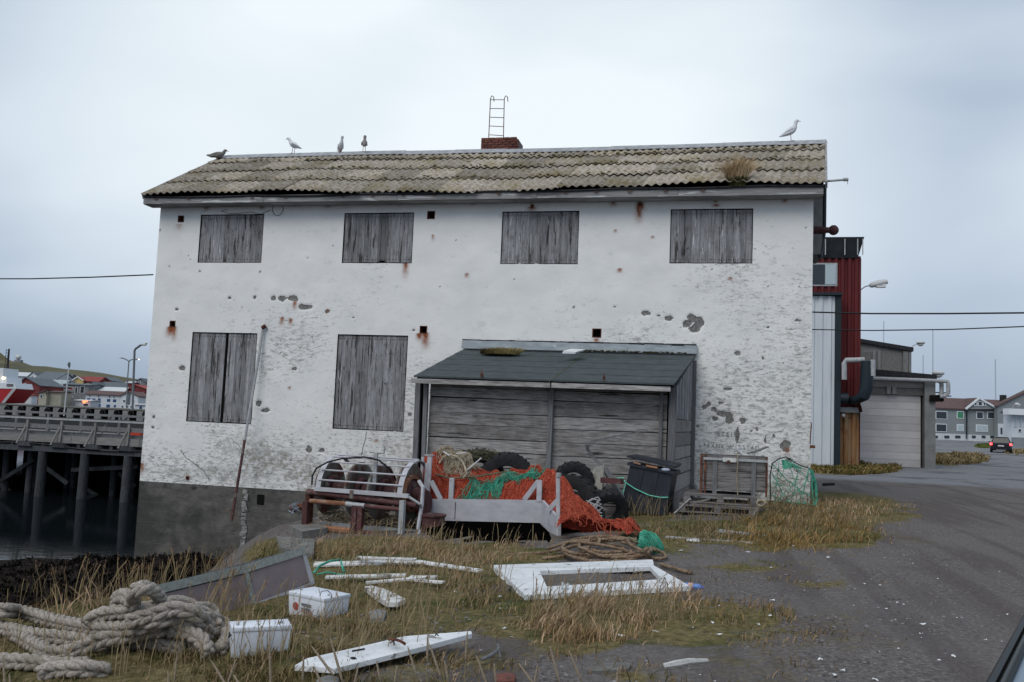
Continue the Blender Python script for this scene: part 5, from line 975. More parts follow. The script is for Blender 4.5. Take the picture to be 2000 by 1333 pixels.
m = MB(); m.box((px0, PY+.0, zr2-.09), (px1, PY+.05, zr2+.09)); m.build('middle_rail', mt['wood_post'], pier)
# rear railing
for px in (-80, 28, 90, 155, 230): p = at(px, 840, PY+5); m = MB(); m.beam((p.x, PY+5.1, DZ-.2), (p.x+.02, PY+5.1, DZ+1.05), .14, .12, up=(0, 1, 0)); m.build('railing_post', mt['wood_post'], pier)
for a, b_ in ((198, 212), (225, 245), (95, 88)): m = MB(); m.beam(at(a, 846, PY+5.3), at(b_+6, 812, PY+5.3), .12, .08, up=(0, 1, 0)); m.build('brace', mt['wood_post'], pier)
for z in (.35, .75, 1.05): m = MB(); m.box((px0, PY+5.05, DZ+z-.06), (px1, PY+5.12, DZ+z+.06)); m.build('rear_rail', mt['wood_post'], pier)
# traffic barrier blocks (orange) on the pier
for px, pw, ph, nm in ((253, .13, .42, 'cone'), (267, .26, .40, 'box')):
    p = at(px, 856, PY+1.3)
    if nm == 'cone': m = MB(); m.lathe([(.16, 0), (.16, .03), (.11, .03), (.03, .5), (.001, .5)], (p.x, PY+1.3, DZ-.01), 'Z', 10); o = m.build('traffic_cone', mt['cone'], None, True); tag(o, 'orange cone standing on the pier next to the white building corner', 'traffic cone')
    else:
        t_ = thing('fish_box', 'orange plastic box on the pier just beside the white building corner', 'box', (p.x, PY+1.3, DZ)); m = MB(); m.hexa([(p.x-.3, PY+1.1, DZ), (p.x+.3, PY+1.1, DZ), (p.x+.3, PY+1.6, DZ), (p.x-.3, PY+1.6, DZ), (p.x-.34, PY+1.06, DZ+.4), (p.x+.34, PY+1.06, DZ+.4), (p.x+.34, PY+1.64, DZ+.4), (p.x-.34, PY+1.64, DZ+.4)]); m.build('box_body', mt['cone'], t_); m = MB(); m.box((p.x-.36, PY+1.04, DZ+.36), (p.x+.36, PY+1.66, DZ+.42)); m.build('rim', mt['cone'], t_)
# dark wharf behind: planked bulkhead with slits, tarred deck
wh_ = thing('dark_wharf', 'dark tarred wharf with a plank bulkhead behind the timber pier', 'wharf', (-40, 47, -.4))
x = -62.; slits = [at(33, 930, 47).x, at(12, 930, 47).x, at(184, 930, 47).x, at(118, 930, 47).x, at(214, 960, 47).x]
k = 0
while x < -13:
    w_ = random.uniform(.24, .36); g_ = 0
    if all(abs(x+w_/2-s) > .22 for s in slits):
        m = MB(); m.box((x, 47+random.uniform(0, .08), -4), (x+w_-.012, 47.2, -.72+random.uniform(-.05, .03))); m.build('bulkhead_plank', mt['wood_dark'], wh_)
    x += w_
m = MB(); m.box((-75, 46.9, -.72), (-13, 88, -.42)); m.build('wharf_deck', mt['wood_dark'], wh_)
m = MB(); m.box((-75, 87, -4), (-52, 87.3, -.72)); m.build('rear_bulkhead', mt['wood_dark'], wh_)
# far quay with hanging tyres
QY = 145.; qz = at(100, 792.5, QY).z
fq = thing('far_quay', 'distant concrete quay wall hung with a row of black tyre fenders', 'quay', (-110, QY, 0))
m = MB(); m.box((-190, QY-.1, qz-.25), (-85, QY+6, qz)); m.build('quay_top', mt['concrete'], fq)
m = MB(); m.box((-190, QY+.4, -4), (-85, QY+5, qz-.25)); m.build('quay_wall', mt['wood_dark'], fq)
x = -178.; k = 0
while x < -92:
    m = MB(); m.box((x-1.05, QY-.05, qz-2.1), (x+.35, QY+.4, qz-.35)); m.build('fender_panel', mt['slab'], fq)
    if k < 40:
        m = MB(); n_ = 14; R_, r_ = .62, .26
        m.lathe([(R_-r_, 0), (R_-r_*.3, -.18), (R_, -.1), (R_, .1), (R_-r_*.3, .18), (R_-r_, 0)], (x+.85, QY-.25, qz-.95+random.uniform(-.15, .1)), 'Y', 12); m.build('tyre_fender', mt['rubber'], fq, True)
        m = MB(); m.box((x-.95, QY-.1, qz-2.9), (x+.25, QY+.1, qz-2.3)); m.build('lower_beam', mt['pile'], fq)
    x += 2.95; k += 1

# ---------------------------------------------------------------- the far town
H = lambda a, b_, c_, d_: (a/8.333, 660+b_/8.333, c_/8.333, 660+d_/8.333)
def hA(x, y): return x/8.333, 660+y/8.333
def hB(x, y): return 150+x/8.333, 660+y/8.333
def wA(l): return [(*hA(a, b_), *hA(c_, d_), *k) for a, b_, c_, d_, *k in l]
def wB(l): return [(*hB(a, b_), *hB(c_, d_), *k) for a, b_, c_, d_, *k in l]
def hs(lb, w, f, wall, rf, ridge=None, gable=None, wins=(), depth=10, name='town_house', cat='house', **k):
    return house(name, lb, cat, w, 0, f, ridge=ridge, gable=gable, wall=wall, rf=rf, wins=wins, depth=depth, over=.4, group='buildings of the far harbour town', **k)
# barn: gable to the right, long slate roof running back to the left
hs('long slate roofed wing of the red barn on the far shore', 262, (*hA(80, 750), *hA(270, 960)), 'hw_white', 'slate', ridge=hA(0, 640)[1], depth=14, rf_r=hA(425, 0)[0], rf_l=hA(115, 0)[0])
hs('dark red barn gable with a small framed window on the far shore', 260, (*hA(262, 770), *hA(620, 1090)), 'hw_red', 'slate', gable=hA(425, 650), wins=wA([(370, 825, 435, 915), (392, 740, 432, 800)]), depth=14, name='red_barn', cat='barn')
hs('white low shed with a big pale door in front of the red barn', 240, (*hA(150, 940), *hA(505, 1090)), 'hw_white', 'tiler', ridge=hA(0, 925)[1], depth=3, wins=wA([(160, 985, 185, 1060), (200, 985, 225, 1060), (240, 985, 262, 1060), (385, 955, 505, 1075, 'lampw')]))
hs('beige corner shed with dark flat roof on the far quay', 225, (*hA(740, 890), *hA(985, 1100)), 'hw_beige', 'tileb', ridge=hA(0, 868)[1], depth=5)
hs('beige end wall with one small dark window on the far quay', 224, (*hA(615, 905), *hA(745, 1095)), 'hw_beige', 'tileb', gable=hA(765, 866), wins=wA([(652, 925, 702, 985)]), depth=4)
hs('orange house with two dark windows above the beige shed', 300, (*hA(540, 720), *hA(745, 900)), 'hw_or', 'tileb', gable=hA(660, 695), wins=wA([(605, 735, 645, 765), (665, 735, 705, 765)]), depth=8)
hs('low pale building with white wall behind the beige shed', 290, (*hA(690, 800), *hA(990, 900)), 'hw_white', 'roofl', ridge=hA(0, 685)[1], depth=9)
hs('house with large blue grey roof and white gable wall up the slope', 340, (*hA(560, 680), *hA(900, 760)), 'hw_white', 'slate', ridge=hA(0, 555)[1], depth=16)
hs('white gabled house at the left of the blue grey roof', 345, (*hA(445, 640), *hA(640, 740)), 'hw_white', 'slate', gable=hA(540, 560), wins=wA([(515, 625, 540, 660)]), depth=12)
hs('dark house with pale roof above the harbour behind the mast', 380, (*hA(180, 630), *hA(480, 700)), 'hw_grey', 'lampw', ridge=hA(0, 565)[1], depth=9)
hs('grey mansard house with white dormers on the slope', 350, (*hA(880, 690), *hA(1100, 790)), 'hw_grey', 'slate', ridge=hA(0, 590)[1], depth=8, wins=wA([(905, 640, 925, 665), (960, 650, 985, 680), (1035, 650, 1060, 690)]))
hs('white gabled cottage in the middle of the town', 320, (*hA(960, 760), *hA(1075, 860)), 'hw_white', 'slate', gable=hA(1010, 700), wins=wA([(990, 745, 1010, 765)]), depth=8)
hs('grey office block with bands of windows by the far quay', 280, (*hA(1000, 770), *hA(1420, 1100)), 'hw_grey', 'slate', ridge=hA(0, 745)[1], depth=12, wins=wA([(1020, 800, 1190, 840), (1115, 810, 1195, 850, 'tiler'), (1215, 800, 1270, 905), (1020, 950, 1190, 975), (1105, 890, 1190, 915), (1300, 790, 1380, 905)]), name='office_block', cat='building')
hs('yellow gabled house with long red roof on the slope', 330, (*hB(-60, 690), *hB(95, 800)), 'hw_yel', 'tiler', gable=hB(20, 640), wins=wB([(-20, 700, 5, 725)]), depth=9, trim='trimw')
hs('long red roof behind the yellow gable', 331, (*hB(60, 715), *hB(345, 800)), 'hw_red', 'tiler', ridge=hB(0, 635)[1], depth=9)
hs('dark red gabled house with slate roof under the hill', 345, (*hB(340, 700), *hB(560, 770)), 'hw_red', 'slate', gable=hB(455, 640), depth=10)
hs('low slate roofed house to the left of the dark red gable', 350, (*hB(270, 690), *hB(400, 760)), 'hw_grey', 'slate', ridge=hB(0, 635)[1], depth=8)
hs('white gabled warehouse with two small windows high up', 300, (*hB(155, 805), *hB(345, 900)), 'hw_white', 'slate', gable=hB(255, 725), wins=wB([(215, 765, 245, 800), (258, 765, 288, 800)]), depth=12)
hs('long slate roof running right from the white gable', 305, (*hB(330, 815), *hB(800, 880)), 'hw_white', 'slate', ridge=hB(0, 725)[1], depth=12)
hs('brown walled house squeezed left of the white warehouse', 310, (*hB(85, 800), *hB(160, 900)), 'hw_red', 'slate', ridge=hB(0, 740)[1], depth=8)
hs('long low building with very pale roof in the town', 285, (*hB(345, 880), *hB(830, 960)), 'hw_white', 'lampw', ridge=hB(0, 808)[1], depth=9)
hs('white harbour building with blue shutters and brown roof', 255, (*hB(130, 935), *hB(705, 1130)), 'hw_white', 'tileb', ridge=hB(0, 868)[1], depth=10, rf_l=hB(230, 0)[0], rf_r=hB(850, 0)[0], name='harbour_building', cat='building',
   wins=wB([(168, 985, 220, 1015, 'glassb', 'glassb'), (250, 990, 303, 1028, 'glassb', 'glassb'), (342, 990, 390, 1058, 'glassb', 'glassb'), (490, 1000, 545, 1040, 'glassb', 'glassb'), (588, 1005, 643, 1045, 'glassb', 'glassb'), (243, 1075, 272, 1118), (328, 1075, 388, 1125, 'glassb', 'glassb'), (480, 1090, 540, 1130, 'glassb', 'glassb'), (603, 1095, 638, 1130, 'glassb', 'glassb'), (200, 930, 224, 962), (345, 940, 370, 972), (522, 948, 547, 980), (595, 950, 620, 982)]))
hs('white gable end with open balconies beside the blue shuttered building', 254, (*hB(700, 950), *hB(990, 1150)), 'hw_white', 'tileb', gable=hB(850, 885), wins=wB([(748, 1010, 800, 1050), (895, 1015, 940, 1055), (725, 1100, 760, 1140), (800, 1100, 840, 1145), (870, 1105, 900, 1140), (815, 905, 880, 1090, 'slate', 'hw_grey')]), depth=9)
hs('dark red gabled house behind the balconied gable', 275, (*hB(790, 890), *hB(960, 950)), 'hw_red', 'tileb', gable=hB(865, 820), depth=9)
hs('bright red house with white corner boards at the white building edge', 270, (*hB(920, 830), *hB(1100, 1010)), 'hw_red', 'tiler', gable=hB(950, 770), wins=wB([(1055, 890, 1085, 930), (1040, 970, 1075, 1015)]), depth=10)
hs('grey gabled house on the hill at the white building edge', 330, (*hB(945, 720), *hB(1110, 830)), 'hw_grey', 'slate', gable=hB(1040, 665), wins=wB([(1000, 700, 1040, 730), (955, 755, 1000, 785)]), depth=9)
hs('white low shed with blue door at the far quay', 235, (*hB(945, 1095), *hB(1120, 1165)), 'hw_white', 'lampw', ridge=hB(0, 1080)[1], depth=5, wins=wB([(1020, 1115, 1062, 1158, 'glassb', 'glassb')]))
hs('small red cabin under the street lamp', 300, (*hB(810, 740), *hB(900, 800)), 'hw_red', 'lampw', ridge=hB(0, 715)[1], depth=6)
kk = hs('small white kiosk with a glowing orange sign', 230, (*hB(-30, 1030), *hB(210, 1130)), 'hw_white', 'lampw', ridge=hB(0, 1012)[1], depth=5, name='kiosk', cat='kiosk', wins=wB([(100, 1068, 195, 1118)]))
m = MB(); p, q_ = at(*hB(100, 1046), 229, FR), at(*hB(185, 1026), 229, FR); m.box((p.x, 228.6, p.z), (q_.x, 228.8, q_.z)); m.build('lit_sign', mt['litsign'], kk)
m = MB(); p, q_ = at(*hB(115, 1070), 229, FR), at(*hB(150, 1048), 229, FR); m.box((p.x, 228.5, p.z), (q_.x, 228.59, q_.z)); m.build('lit_sign', mt['litsign'], kk)
for x_, y_, lb in ((1005, 938, 'small glowing lamp at the left of the office front'), (1050, 940, 'small glowing lamp at the right of the office front')):
    p = at(*hA(x_, y_), 270, FR); m = MB(); m.ball((p.x, 270, p.z), .35, 8, 6); o = m.build('harbour_light', mt['lit'], thing('harbour_lamp', lb, 'lamp', (p.x, 270, p.z), FR)); m = MB(); m.tube([(p.x, 270, .5), (p.x, 270, p.z)], .06, 5); m.build('post', mt['pole'], bpy.data.objects.get(o.parent.name))
# tank van like pale shapes are omitted; masts, radome, lamps
ra = thing('radome', 'white ball shaped radome on the hilltop', 'radome', at(*hA(302, 362), 850, FR), FR); p = at(*hA(302, 318), 850, FR); rr_ = (at(*hA(346, 318), 850, FR)-p).x
m = MB(); m.ball(p, rr_, 16, 12); m.build('dome', mt['lampw'], ra, True); m = MB(); m.box((p.x-rr_*1.1, 848, p.z-rr_*1.9), (p.x+rr_*1.2, 853, p.z-rr_*1.0)); m.build('base_building', mt['hw_grey'], ra)
ms = thing('ship_mast', 'dark lattice mast of the moored fishing vessel at the left edge', 'mast', at(*hA(110, 720), 200, FR), FR)
for a, b_ in (((150, 180), (115, 720)), ((105, 190), (60, 620)), ((135, 190), (95, 620))):
    m = MB(); m.tube([at(*hA(*b_), 200, FR), at(*hA(*a), 200, FR)], .16 if a[0] == 150 else .05, 6); m.build('mast_pole', mt['wire'], ms)
for yy in range(200, 640, 48): m = MB(); m.tube([at(*hA(95-(yy-200)*.08, yy), 200, FR), at(*hA(150-(yy-200)*.07, yy), 200, FR)], .05, 4); m.build('mast_rung', mt['wire'], ms)
fv = thing('fishing_vessel', 'red hulled fishing vessel with white wheelhouse cut by the left edge', 'boat', at(0, 785, 190, FR), FR)
def fpoly(pts, w, d, nm, mat): m = MB(); m.poly([at(*hA(*p), w, FR) for p in pts], (0, d, 0)); return m.build(nm, mt[mat], fv)
fpoly([(-500, 825), (260, 828), (60, 1060), (-500, 1060)], 190, 8, 'hull', 'boatred'); fpoly([(-500, 735), (235, 737), (262, 830), (-500, 822)], 189.9, 7, 'bulwark', 'boatw'); fpoly([(-500, 490), (55, 495), (45, 630), (108, 635), (105, 737), (-500, 735)], 191, 6, 'wheelhouse', 'boatw')
fpoly([(205, 832), (262, 832), (75, 1060), (20, 1060)], 189.8, .1, 'bow_stripe', 'galv')
m = MB(); p = at(*hA(52, 657), 190.8, FR); m.ball(p, .25, 8, 6); m.build('deck_lamp', mt['lit'], fv)
m = MB(); 
for k in range(5): p = at(*hA(108+k*20, 770), 189.8, FR); m.box((p.x, 189.75, p.z-.25), (p.x+.28, 189.89, p.z+.25))
m.build('nameplate', mt['txt'], fv)
def lamppost(lb, base, pts, heads, w, r, fr=0.):
    t = thing('street_lamp', lb, 'street lamp', at(*base, w, fr), fr)
    for q in pts: m = MB(); m.tube([at(*p, w, fr) for p in q], r, 7); m.build('pole', mt['pole'], t, True)
    for (a, b_, lit_) in heads:
        A, B_ = at(*a, w, fr), at(*b_, w, fr); m = MB(); L_ = (B_-A).length; m.tube([A, A.lerp(B_, .2), A.lerp(B_, .85), B_], [L_*.06, L_*.17, L_*.15, L_*.05], 10); m.build('lamp_head', mt['lampw'], t, True); m = MB(); m.ball(A.lerp(B_, .6)-Vector((0, 0, L_*.12)), L_*.26, 10, 7, (1.1, .9, .5)); m.build('lamp_glass', mt['lit' if lit_ else 'lampd'], t, True)
lamppost('tall single street lamp on the wharf beside the white building', (259, 845), [[hB(905, 1180), hB(918, 800), hB(940, 205), hB(955, 182), hB(1045, 117)]], [(hB(1040, 118), hB(1150, 85), 0)], 60, .085)
lamppost('far double armed street lamp with one head lit', (248, 780), [[hB(805, 1130), hB(828, 640), hB(848, 385)], [hB(848, 390), hB(825, 365), hB(770, 340), hB(720, 328)], [hB(848, 390), hB(875, 362), hB(930, 352), hB(990, 350)]], [(hB(730, 330), hB(685, 320), 0), (hB(985, 350), hB(1030, 345), 1)], 170, .13)
fp = thing('flagpole', 'tall white pole with a furled flag on the far quay', 'flagpole', at(*hA(1040, 1270), 144, FR), FR)
m = MB(); m.tube([at(*hA(1040, 1275), 144, FR), at(*hA(1130, 400), 144, FR)], .10, 6); m.build('pole', mt['lampw'], fp); m = MB(); m.tube([at(*hA(1132, 395), 144, FR), at(*hA(1122, 430), 144, FR), at(*hA(1128, 490), 144, FR)], [.10, .25, .1], 6); m.build('furled_flag', mt['slate'], fp)
for (a, b_, lb) in (((935, 1270), (990, 800), 'short white pole beside the flagpole on the far quay'), ((80, 640), None, '')):
    if b_: m = MB(); m.tube([at(*hA(*a), 143, FR), at(*hA(*b_), 143, FR)], .09, 6); tag(m.build('quay_pole', mt['lampw']), lb, 'pole')
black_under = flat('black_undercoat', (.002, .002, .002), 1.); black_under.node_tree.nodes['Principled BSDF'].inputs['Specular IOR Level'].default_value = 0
# ---------------------------------------------------------------- gulls
def gull(name, label, px, py, h_px, heading, pose='up', mat='gw', wmat='gg', w=25.5, zoff=0.):
    """standing gull, feet at (px, py); heading = direction of the bill in the frame, 0 = +x"""
    p = at(px, py, w); k = h_px*w*1.38/FPX   # standing height
    t = thing(name, label, 'gull', p, 0, 'gulls resting on the roof')
    s = k/.42; c, sn = math.cos(heading), math.sin(heading)
    def X3(x, z, y=0): return (p.x+(x*c-y*sn)*s, w+(x*sn+y*c)*s, p.z+z*s)
    if pose == 'up': sp = [(-.20, .075, .006, .012), (-.15, .10, .022, .03), (-.09, .135, .045, .05), (-.03, .175, .06, .066), (.02, .215, .056, .062), (.05, .255, .042, .046), (.062, .295, .030, .034), (.068, .330, .030, .033), (.078, .358, .034, .036), (.098, .372, .030, .030), (.118, .372, .014, .014), (.124, .371, .004, .004)]; legs = .10; bill = (.118, .370)
    elif pose == 'lean': sp = [(-.20, .10, .006, .012), (-.15, .125, .022, .03), (-.09, .15, .045, .05), (-.03, .18, .06, .066), (.03, .21, .056, .06), (.07, .25, .042, .046), (.095, .29, .032, .034), (.12, .325, .030, .032), (.145, .345, .034, .034), (.168, .35, .028, .028), (.186, .347, .012, .012), (.19, .346, .004, .004)]; legs = .11; bill = (.186, .345)
    else: sp = [(-.24, .10, .006, .012), (-.17, .10, .022, .026), (-.10, .11, .046, .05), (-.03, .12, .066, .07), (.04, .135, .066, .068), (.09, .155, .050, .05), (.115, .185, .036, .04), (.13, .215, .034, .036), (.145, .235, .034, .034), (.165, .237, .028, .026), (.18, .232, .012, .012), (.184, .231, .003, .003)]; legs = .06; bill = (.18, .231)
    V = []; n = 12
    for i, (x, z, ry, rz_) in enumerate(sp):
        a = sp[min(i+1, len(sp)-1)]; b_ = sp[max(i-1, 0)]; dx, dz = a[0]-b_[0], a[1]-b_[1]; L_ = math.hypot(dx, dz); dx /= L_; dz /= L_
        for j in range(n): th = 2*PI*j/n; V.append(X3(x-dz*math.sin(th)*rz_, z+dx*math.sin(th)*rz_, math.cos(th)*ry))
    F_ = [(i*n+j, i*n+(j+1) % n, (i+1)*n+(j+1) % n, (i+1)*n+j) for i in range(len(sp)-1) for j in range(n)]+[tuple(range(n))[::-1]]
    m = MB(); m.add(V, F_); m.build('body', mt[mat], t, 'all')
    for sd_ in (-1, 1):
        top = sp[4]; m = MB(); pts = [(top[0], top[1]+.005), (-.02+.0, sp[3][1]+.03), (-.12, sp[2][1]+.012), (-.235, sp[0][1]-.012), (-.14, sp[2][1]-.045), (-.03, sp[3][1]-.035), (top[0]+.01, top[1]-.03)]
        m.add([X3(x, z, sd_*(.050 if -.15 < x < .03 else .028 if x > -.2 else .012)) for x, z in pts]+[X3(x, z, sd_*(.072 if -.1 < x < .02 else .048 if x > -.2 else .016)) for x, z in pts], [tuple(range(7)), tuple(range(13, 6, -1))]+[(i, 7+i, 7+(i+1) % 7, (i+1) % 7) for i in range(7)]); m.build('wing', mt[wmat], t, True)
        m = MB(); m.tube([X3(-.02+.01*sd_, legs+.02, sd_*.025), X3(-.01+.01*sd_, legs*.5, sd_*.025), X3(-.01+.01*sd_, 0, sd_*.025)], .006*s, 6); m.add([X3(-.02, .004, sd_*.025), X3(.035, .004, sd_*.025-.02), X3(.04, .006, sd_*.025), X3(.035, .004, sd_*.025+.02)], [(0, 1, 2, 3)]); m.build('leg', mt['gpk'], t)
        m = MB(); e = sp[9]; m.ball(X3(e[0]-.01, e[1]+.006, sd_*e[2]*.95), .006*s, 6, 5); m.build('eye', mt['eye'], t)
    m = MB(); m.add([X3(bill[0], bill[1]+.010, 0), X3(bill[0], bill[1]-.006, .006), X3(bill[0], bill[1]-.006, -.006), X3(bill[0]+.045, bill[1]-.004, 0), X3(bill[0]+.048, bill[1]-.010, 0)], [(0, 1, 3), (0, 3, 2), (1, 2, 4), (1, 4, 3), (2, 3, 4), (0, 2, 1)]); m.build('bill', mt['gy' if mat == 'gw' else 'eye'], t)
    return t
gull('gull', 'brown young gull crouching on the left verge of the roof', 425, 314, 31, .4, 'crouch', 'gbr', 'gbr', 25.2)
gull('gull', 'white gull leaning with its bill to the left on the roof ridge', 572, 300, 30, PI-.2, 'lean', 'gw', 'gg', 25.5)
gull('gull', 'white gull facing us with its head turned right on the roof ridge', 665, 300, 28, -.9, 'up', 'gw', 'gw', 25.45)
gull('gull', 'brown gull standing upright on the ridge nearest the chimney', 711, 297, 30, PI*.62, 'up', 'gbr', 'gbr', 25.5)
gull('gull', 'white gull standing tall at the right end of the ridge', 1546, 276, 33, .25, 'up', 'gw', 'gw', 25.5)

# ---------------------------------------------------------------- net drum winch
WN = 14.05; WR_ = -.15
win = thing('net_drum_winch', 'rusty net drum winch with steel flanges under a white guard cage', 'winch', (-8.2, WN, Tf(-6, 15)), WR_)
def wq(px, py, dw=0.): return at(px, py, WN+dw, WR_)
w0 = wq(0, 0, 0)
WNB = WN
def P(px, py, dw=0.): return wq(px, py, dw)
axc_l, axc_r = P(655, 950, .45), P(800, 968, .45); AXZ = (axc_l.z+axc_r.z)/2; AY = WN+.45
m = MB(); m.tube([(P(625, 950, .45).x, AY, AXZ), (P(828, 950, .45).x, AY, AXZ)], .13, 16); m.build('drum_core', mt['maroon'], win, True)
R_ = .50
for px, r, hub in ((645, R_, 0), (702, R_*1.02, 0), (745, R_*1.02, 0), (800, R_*1.10, 1)):
    x = P(px, 950, .45).x; m = MB()
    prof = [(.10, -.012), (r*.55, -.012), (r*.60, -.03), (r*.92, -.03), (r, -.02), (r, .02), (r*.92, .03), (r*.60, .03), (r*.55, .012), (.10, .012)]
    m.lathe(prof, (x, AY, AXZ), 'X', 36); d = m.build('drum_flange', mt['discg'], win, True)
    m = MB(); m.lathe([(.05, -.07), (.20, -.07), (.24, -.03), (.24, .05), (.20, .09), (.05, .09)], (x+.02, AY, AXZ), 'X', 24); m.build('hub_ring', mt['maroon'], d, True)
    if hub: m = MB(); m.lathe([(r*.62, .03), (r*.60, .09), (r*.50, .09), (r*.48, .03)], (x+.0, AY, AXZ), 'X', 32); m.build('brake_rim', mt['rustbright'], d, True)
xl, xr_ = P(607, 960).x, P(822, 960).x; ztop_, zmid, zbot = P(700, 968).z, P(700, 985).z, P(700, 1036).z
m = MB(); m.tube([(xl, WN-.10, P(607, 960).z), (P(820, 985).x, WN-.10, P(640, 972).z)], .055, 10); m.build('front_tube', mt['maroon'], win, True)
m = MB(); m.tube([(P(620, 970).x, WN-.22, zmid+.01), (P(690, 970).x, WN-.22, zmid+.01)], .042, 10); m.build('rusty_tube', mt['rustbright'], win, True)
m = MB(); m.tube([(P(690, 970).x, WN-.22, zmid+.01), (P(726, 970).x, WN-.22, zmid+.0)], .046, 10); m.build('white_sleeve', mt['galv'], win, True)
m = MB(); m.tube([(P(726, 970).x, WN-.22, zmid+.0), (P(798, 970).x, WN-.22, zmid-.01)], .040, 10); m.build('lower_tube', mt['maroon'], win, True)
m = MB(); m.tube([(P(612, 970).x, WN-.22, zbot), (P(702, 970).x, WN-.22, zbot)], .062, 10); m.build('base_tube', mt['rustbright'], win, True)
m = MB(); m.tube([(P(702, 970).x, WN-.22, zbot), (P(800, 970).x, WN-.22, zbot-.02)], .05, 10); m.build('base_tube', mt['maroon'], win, True)
for px, wd in ((613, .10), (708, .10), (719, .09)):
    x = P(px, 970).x; m = MB(); m.box((x-wd/2, WN-.27, zbot-.05), (x+wd/2, WN-.17, zmid)); m.build('upright', mt['maroon'], win)
m = MB(); x = P(604, 970).x; m.box((x-.05, WN-.05, zbot-.1), (x+.05, WN+.08, P(607, 958).z)); m.build('upright', mt['rust'], win)
m = MB(); x = P(799, 970).x; m.box((x-.035, WN-.28, zbot-.12), (x+.05, WN-.2, P(799, 976).z)); m.build('end_plate', mt['galv'], win)
m = MB(); m.tube([P(616, 1036, -.25), P(606, 1066, -.45)], .055, 8); m.build('foot_strut', mt['maroon'], win, True)
m = MB(); m.tube([P(820, 1036, -.2), P(812, 1064, -.35), P(806, 1078, -.5)], .022, 8); m.build('tow_bar', mt['galv'], win, True)
m = MB(); m.box((P(616, 1030).x, WN+.2, zbot-.06), (P(805, 1030).x, WN+.32, zbot+.06)); m.build('rear_sill', mt['galv'], win)
# guard cage: arched end bands and long bars
R2 = .60; AC = (AY, AXZ)
def arc_pt(x, th, r=R2): return (x, AC[0]-math.cos(th)*r, AC[1]+math.sin(th)*r)
xa, xb = P(631, 930).x, P(790, 930).x
for x in (xa, xb):
    m = MB(); V = []
    ths = np.linspace(.02, 2.3, 22)
    for th in ths:
        for r, dx in ((R2, -.05), (R2, .05), (R2-.012, .05), (R2-.012, -.05)): V.append(arc_pt(x+dx, th, r))
    m.add(V, [(i*4+j, i*4+(j+1) % 4, (i+1)*4+(j+1) % 4, (i+1)*4+j) for i in range(21) for j in range(4)]); m.build('cage_band', mt['hopper'], win, True)
for th in (.30, .62, .95, 1.28, 1.60, 1.95): m = MB(); m.tube([arc_pt(xa, th, R2+.01), arc_pt(xb+.03, th, R2+.01)], .017, 6); m.build('guard_bar', mt['hopper'], win, True)
m = MB(); m.box((xa-.06, AY-R2-.03, AXZ-.02), (xb+.18, AY-R2+.03, AXZ+.05)); m.build('cage_sill', mt['hopper'], win)
m = MB(); m.tube([(xb+.18, AY-R2, AXZ), P(820, 985, -.1), P(824, 995, .0)], .025, 6); m.build('cage_bracket', mt['galv'], win)
m = MB(); x = P(730, 900).x; zc = P(730, 884, .1).z; m.box((x-.035, WN+.05, AXZ+.15), (x+.035, WN+.09, zc)); m.tube([(x-.13, WN+.07, zc), (x+.16, WN+.07, zc), (x+.17, WN+.07, zc+.13)], .016, 6); m.build('control_handle', mt['galv'], win)
m = MB(); m.box((P(686, 960, -.3).x-.03, WN-.30, P(686, 974, -.3).z), (P(686, 960, -.3).x+.03, WN-.27, P(686, 958, -.3).z), 0); m.build('shackle_plate', mt['discg'], win)
m = MB(); m.tube([P(609, 948, -.1), P(610, 930, -.12), P(618, 915, -.12), P(640, 903, -.12), P(668, 896, -.12), P(712, 893, -.1), P(740, 899, 0), P(758, 914, .1), P(770, 930, .3), P(776, 945, .4)], .016, 7); m.build('hydraulic_hose', mt['wire'], win, True)
m = MB(); m.lathe([(.02, 0), (.24, 0), (.26, .03), (.24, .06), (.02, .06)], (P(822, 990, .3).x+.02, WN+.35, P(822, 985, .3).z), 'X', 24); m.build('chain_guard', mt['maroon'], win, True)
m = MB(); m.tube([P(818, 940, .1), P(826, 952, .05), P(824, 985, 0), P(816, 1035, -.1)], .035, 6); m.build('side_guard', mt['hopper'], win, True)
m = MB(); m.tube([P(600, 992, .2), P(580, 990, .2)], .06, 8); m.build('motor_shaft', mt['rust'], win, True)
m = MB(); m.ball(P(576, 992, .2), .10, 10, 8, (1.1, 1, .9)); m.build('motor', mt['discg'], win, True)
m = MB()
for k in range(26): c_ = P(574+random.uniform(-12, 10), 990+random.uniform(-9, 9), .1); m.add([(c_.x, c_.y, c_.z), (c_.x+random.uniform(-.06, .06), c_.y-.02, c_.z+random.uniform(-.06, .06)), (c_.x+random.uniform(-.08, .08), c_.y, c_.z+random.uniform(-.05, .05))], [(0, 1, 2)])
m.build('plastic_wrapping', M('torn_blue_plastic', [(.10, .14, .20), (.35, .42, .50)], 9, bump=0), win)
for px in (640, 698, 770):
    p = P(px, 1040, .05); t_ = thing('concrete_block', {640: 'concrete block under the left end of the net drum winch', 698: 'concrete block under the middle of the net drum winch', 770: 'concrete block under the right end of the net drum winch'}[px], 'block', p, WR_, 'blocks carrying the winch')
    m = MB(); g_ = Tf(-6, 15)-.05; m.box((p.x-.10, WN-.16, g_-.1), (p.x+.10, WN+.2, zbot-.06), .008); m.build('block_body', mt['concrete'], t_)
    m = MB(); m.box((p.x-.11, WN-.17, zbot-.06), (p.x+.11, WN+.22, zbot-.045), .003); m.build('timber_packing', mt['wood_post'], t_)
nt_ = thing('net_under_winch', 'matted grey brown netting lying on the ground under the winch drums', 'fishing net', (-5.9, 15.9, Tf(-5.9, 15.9)))
r_ = np.random.default_rng(8); m = MB()
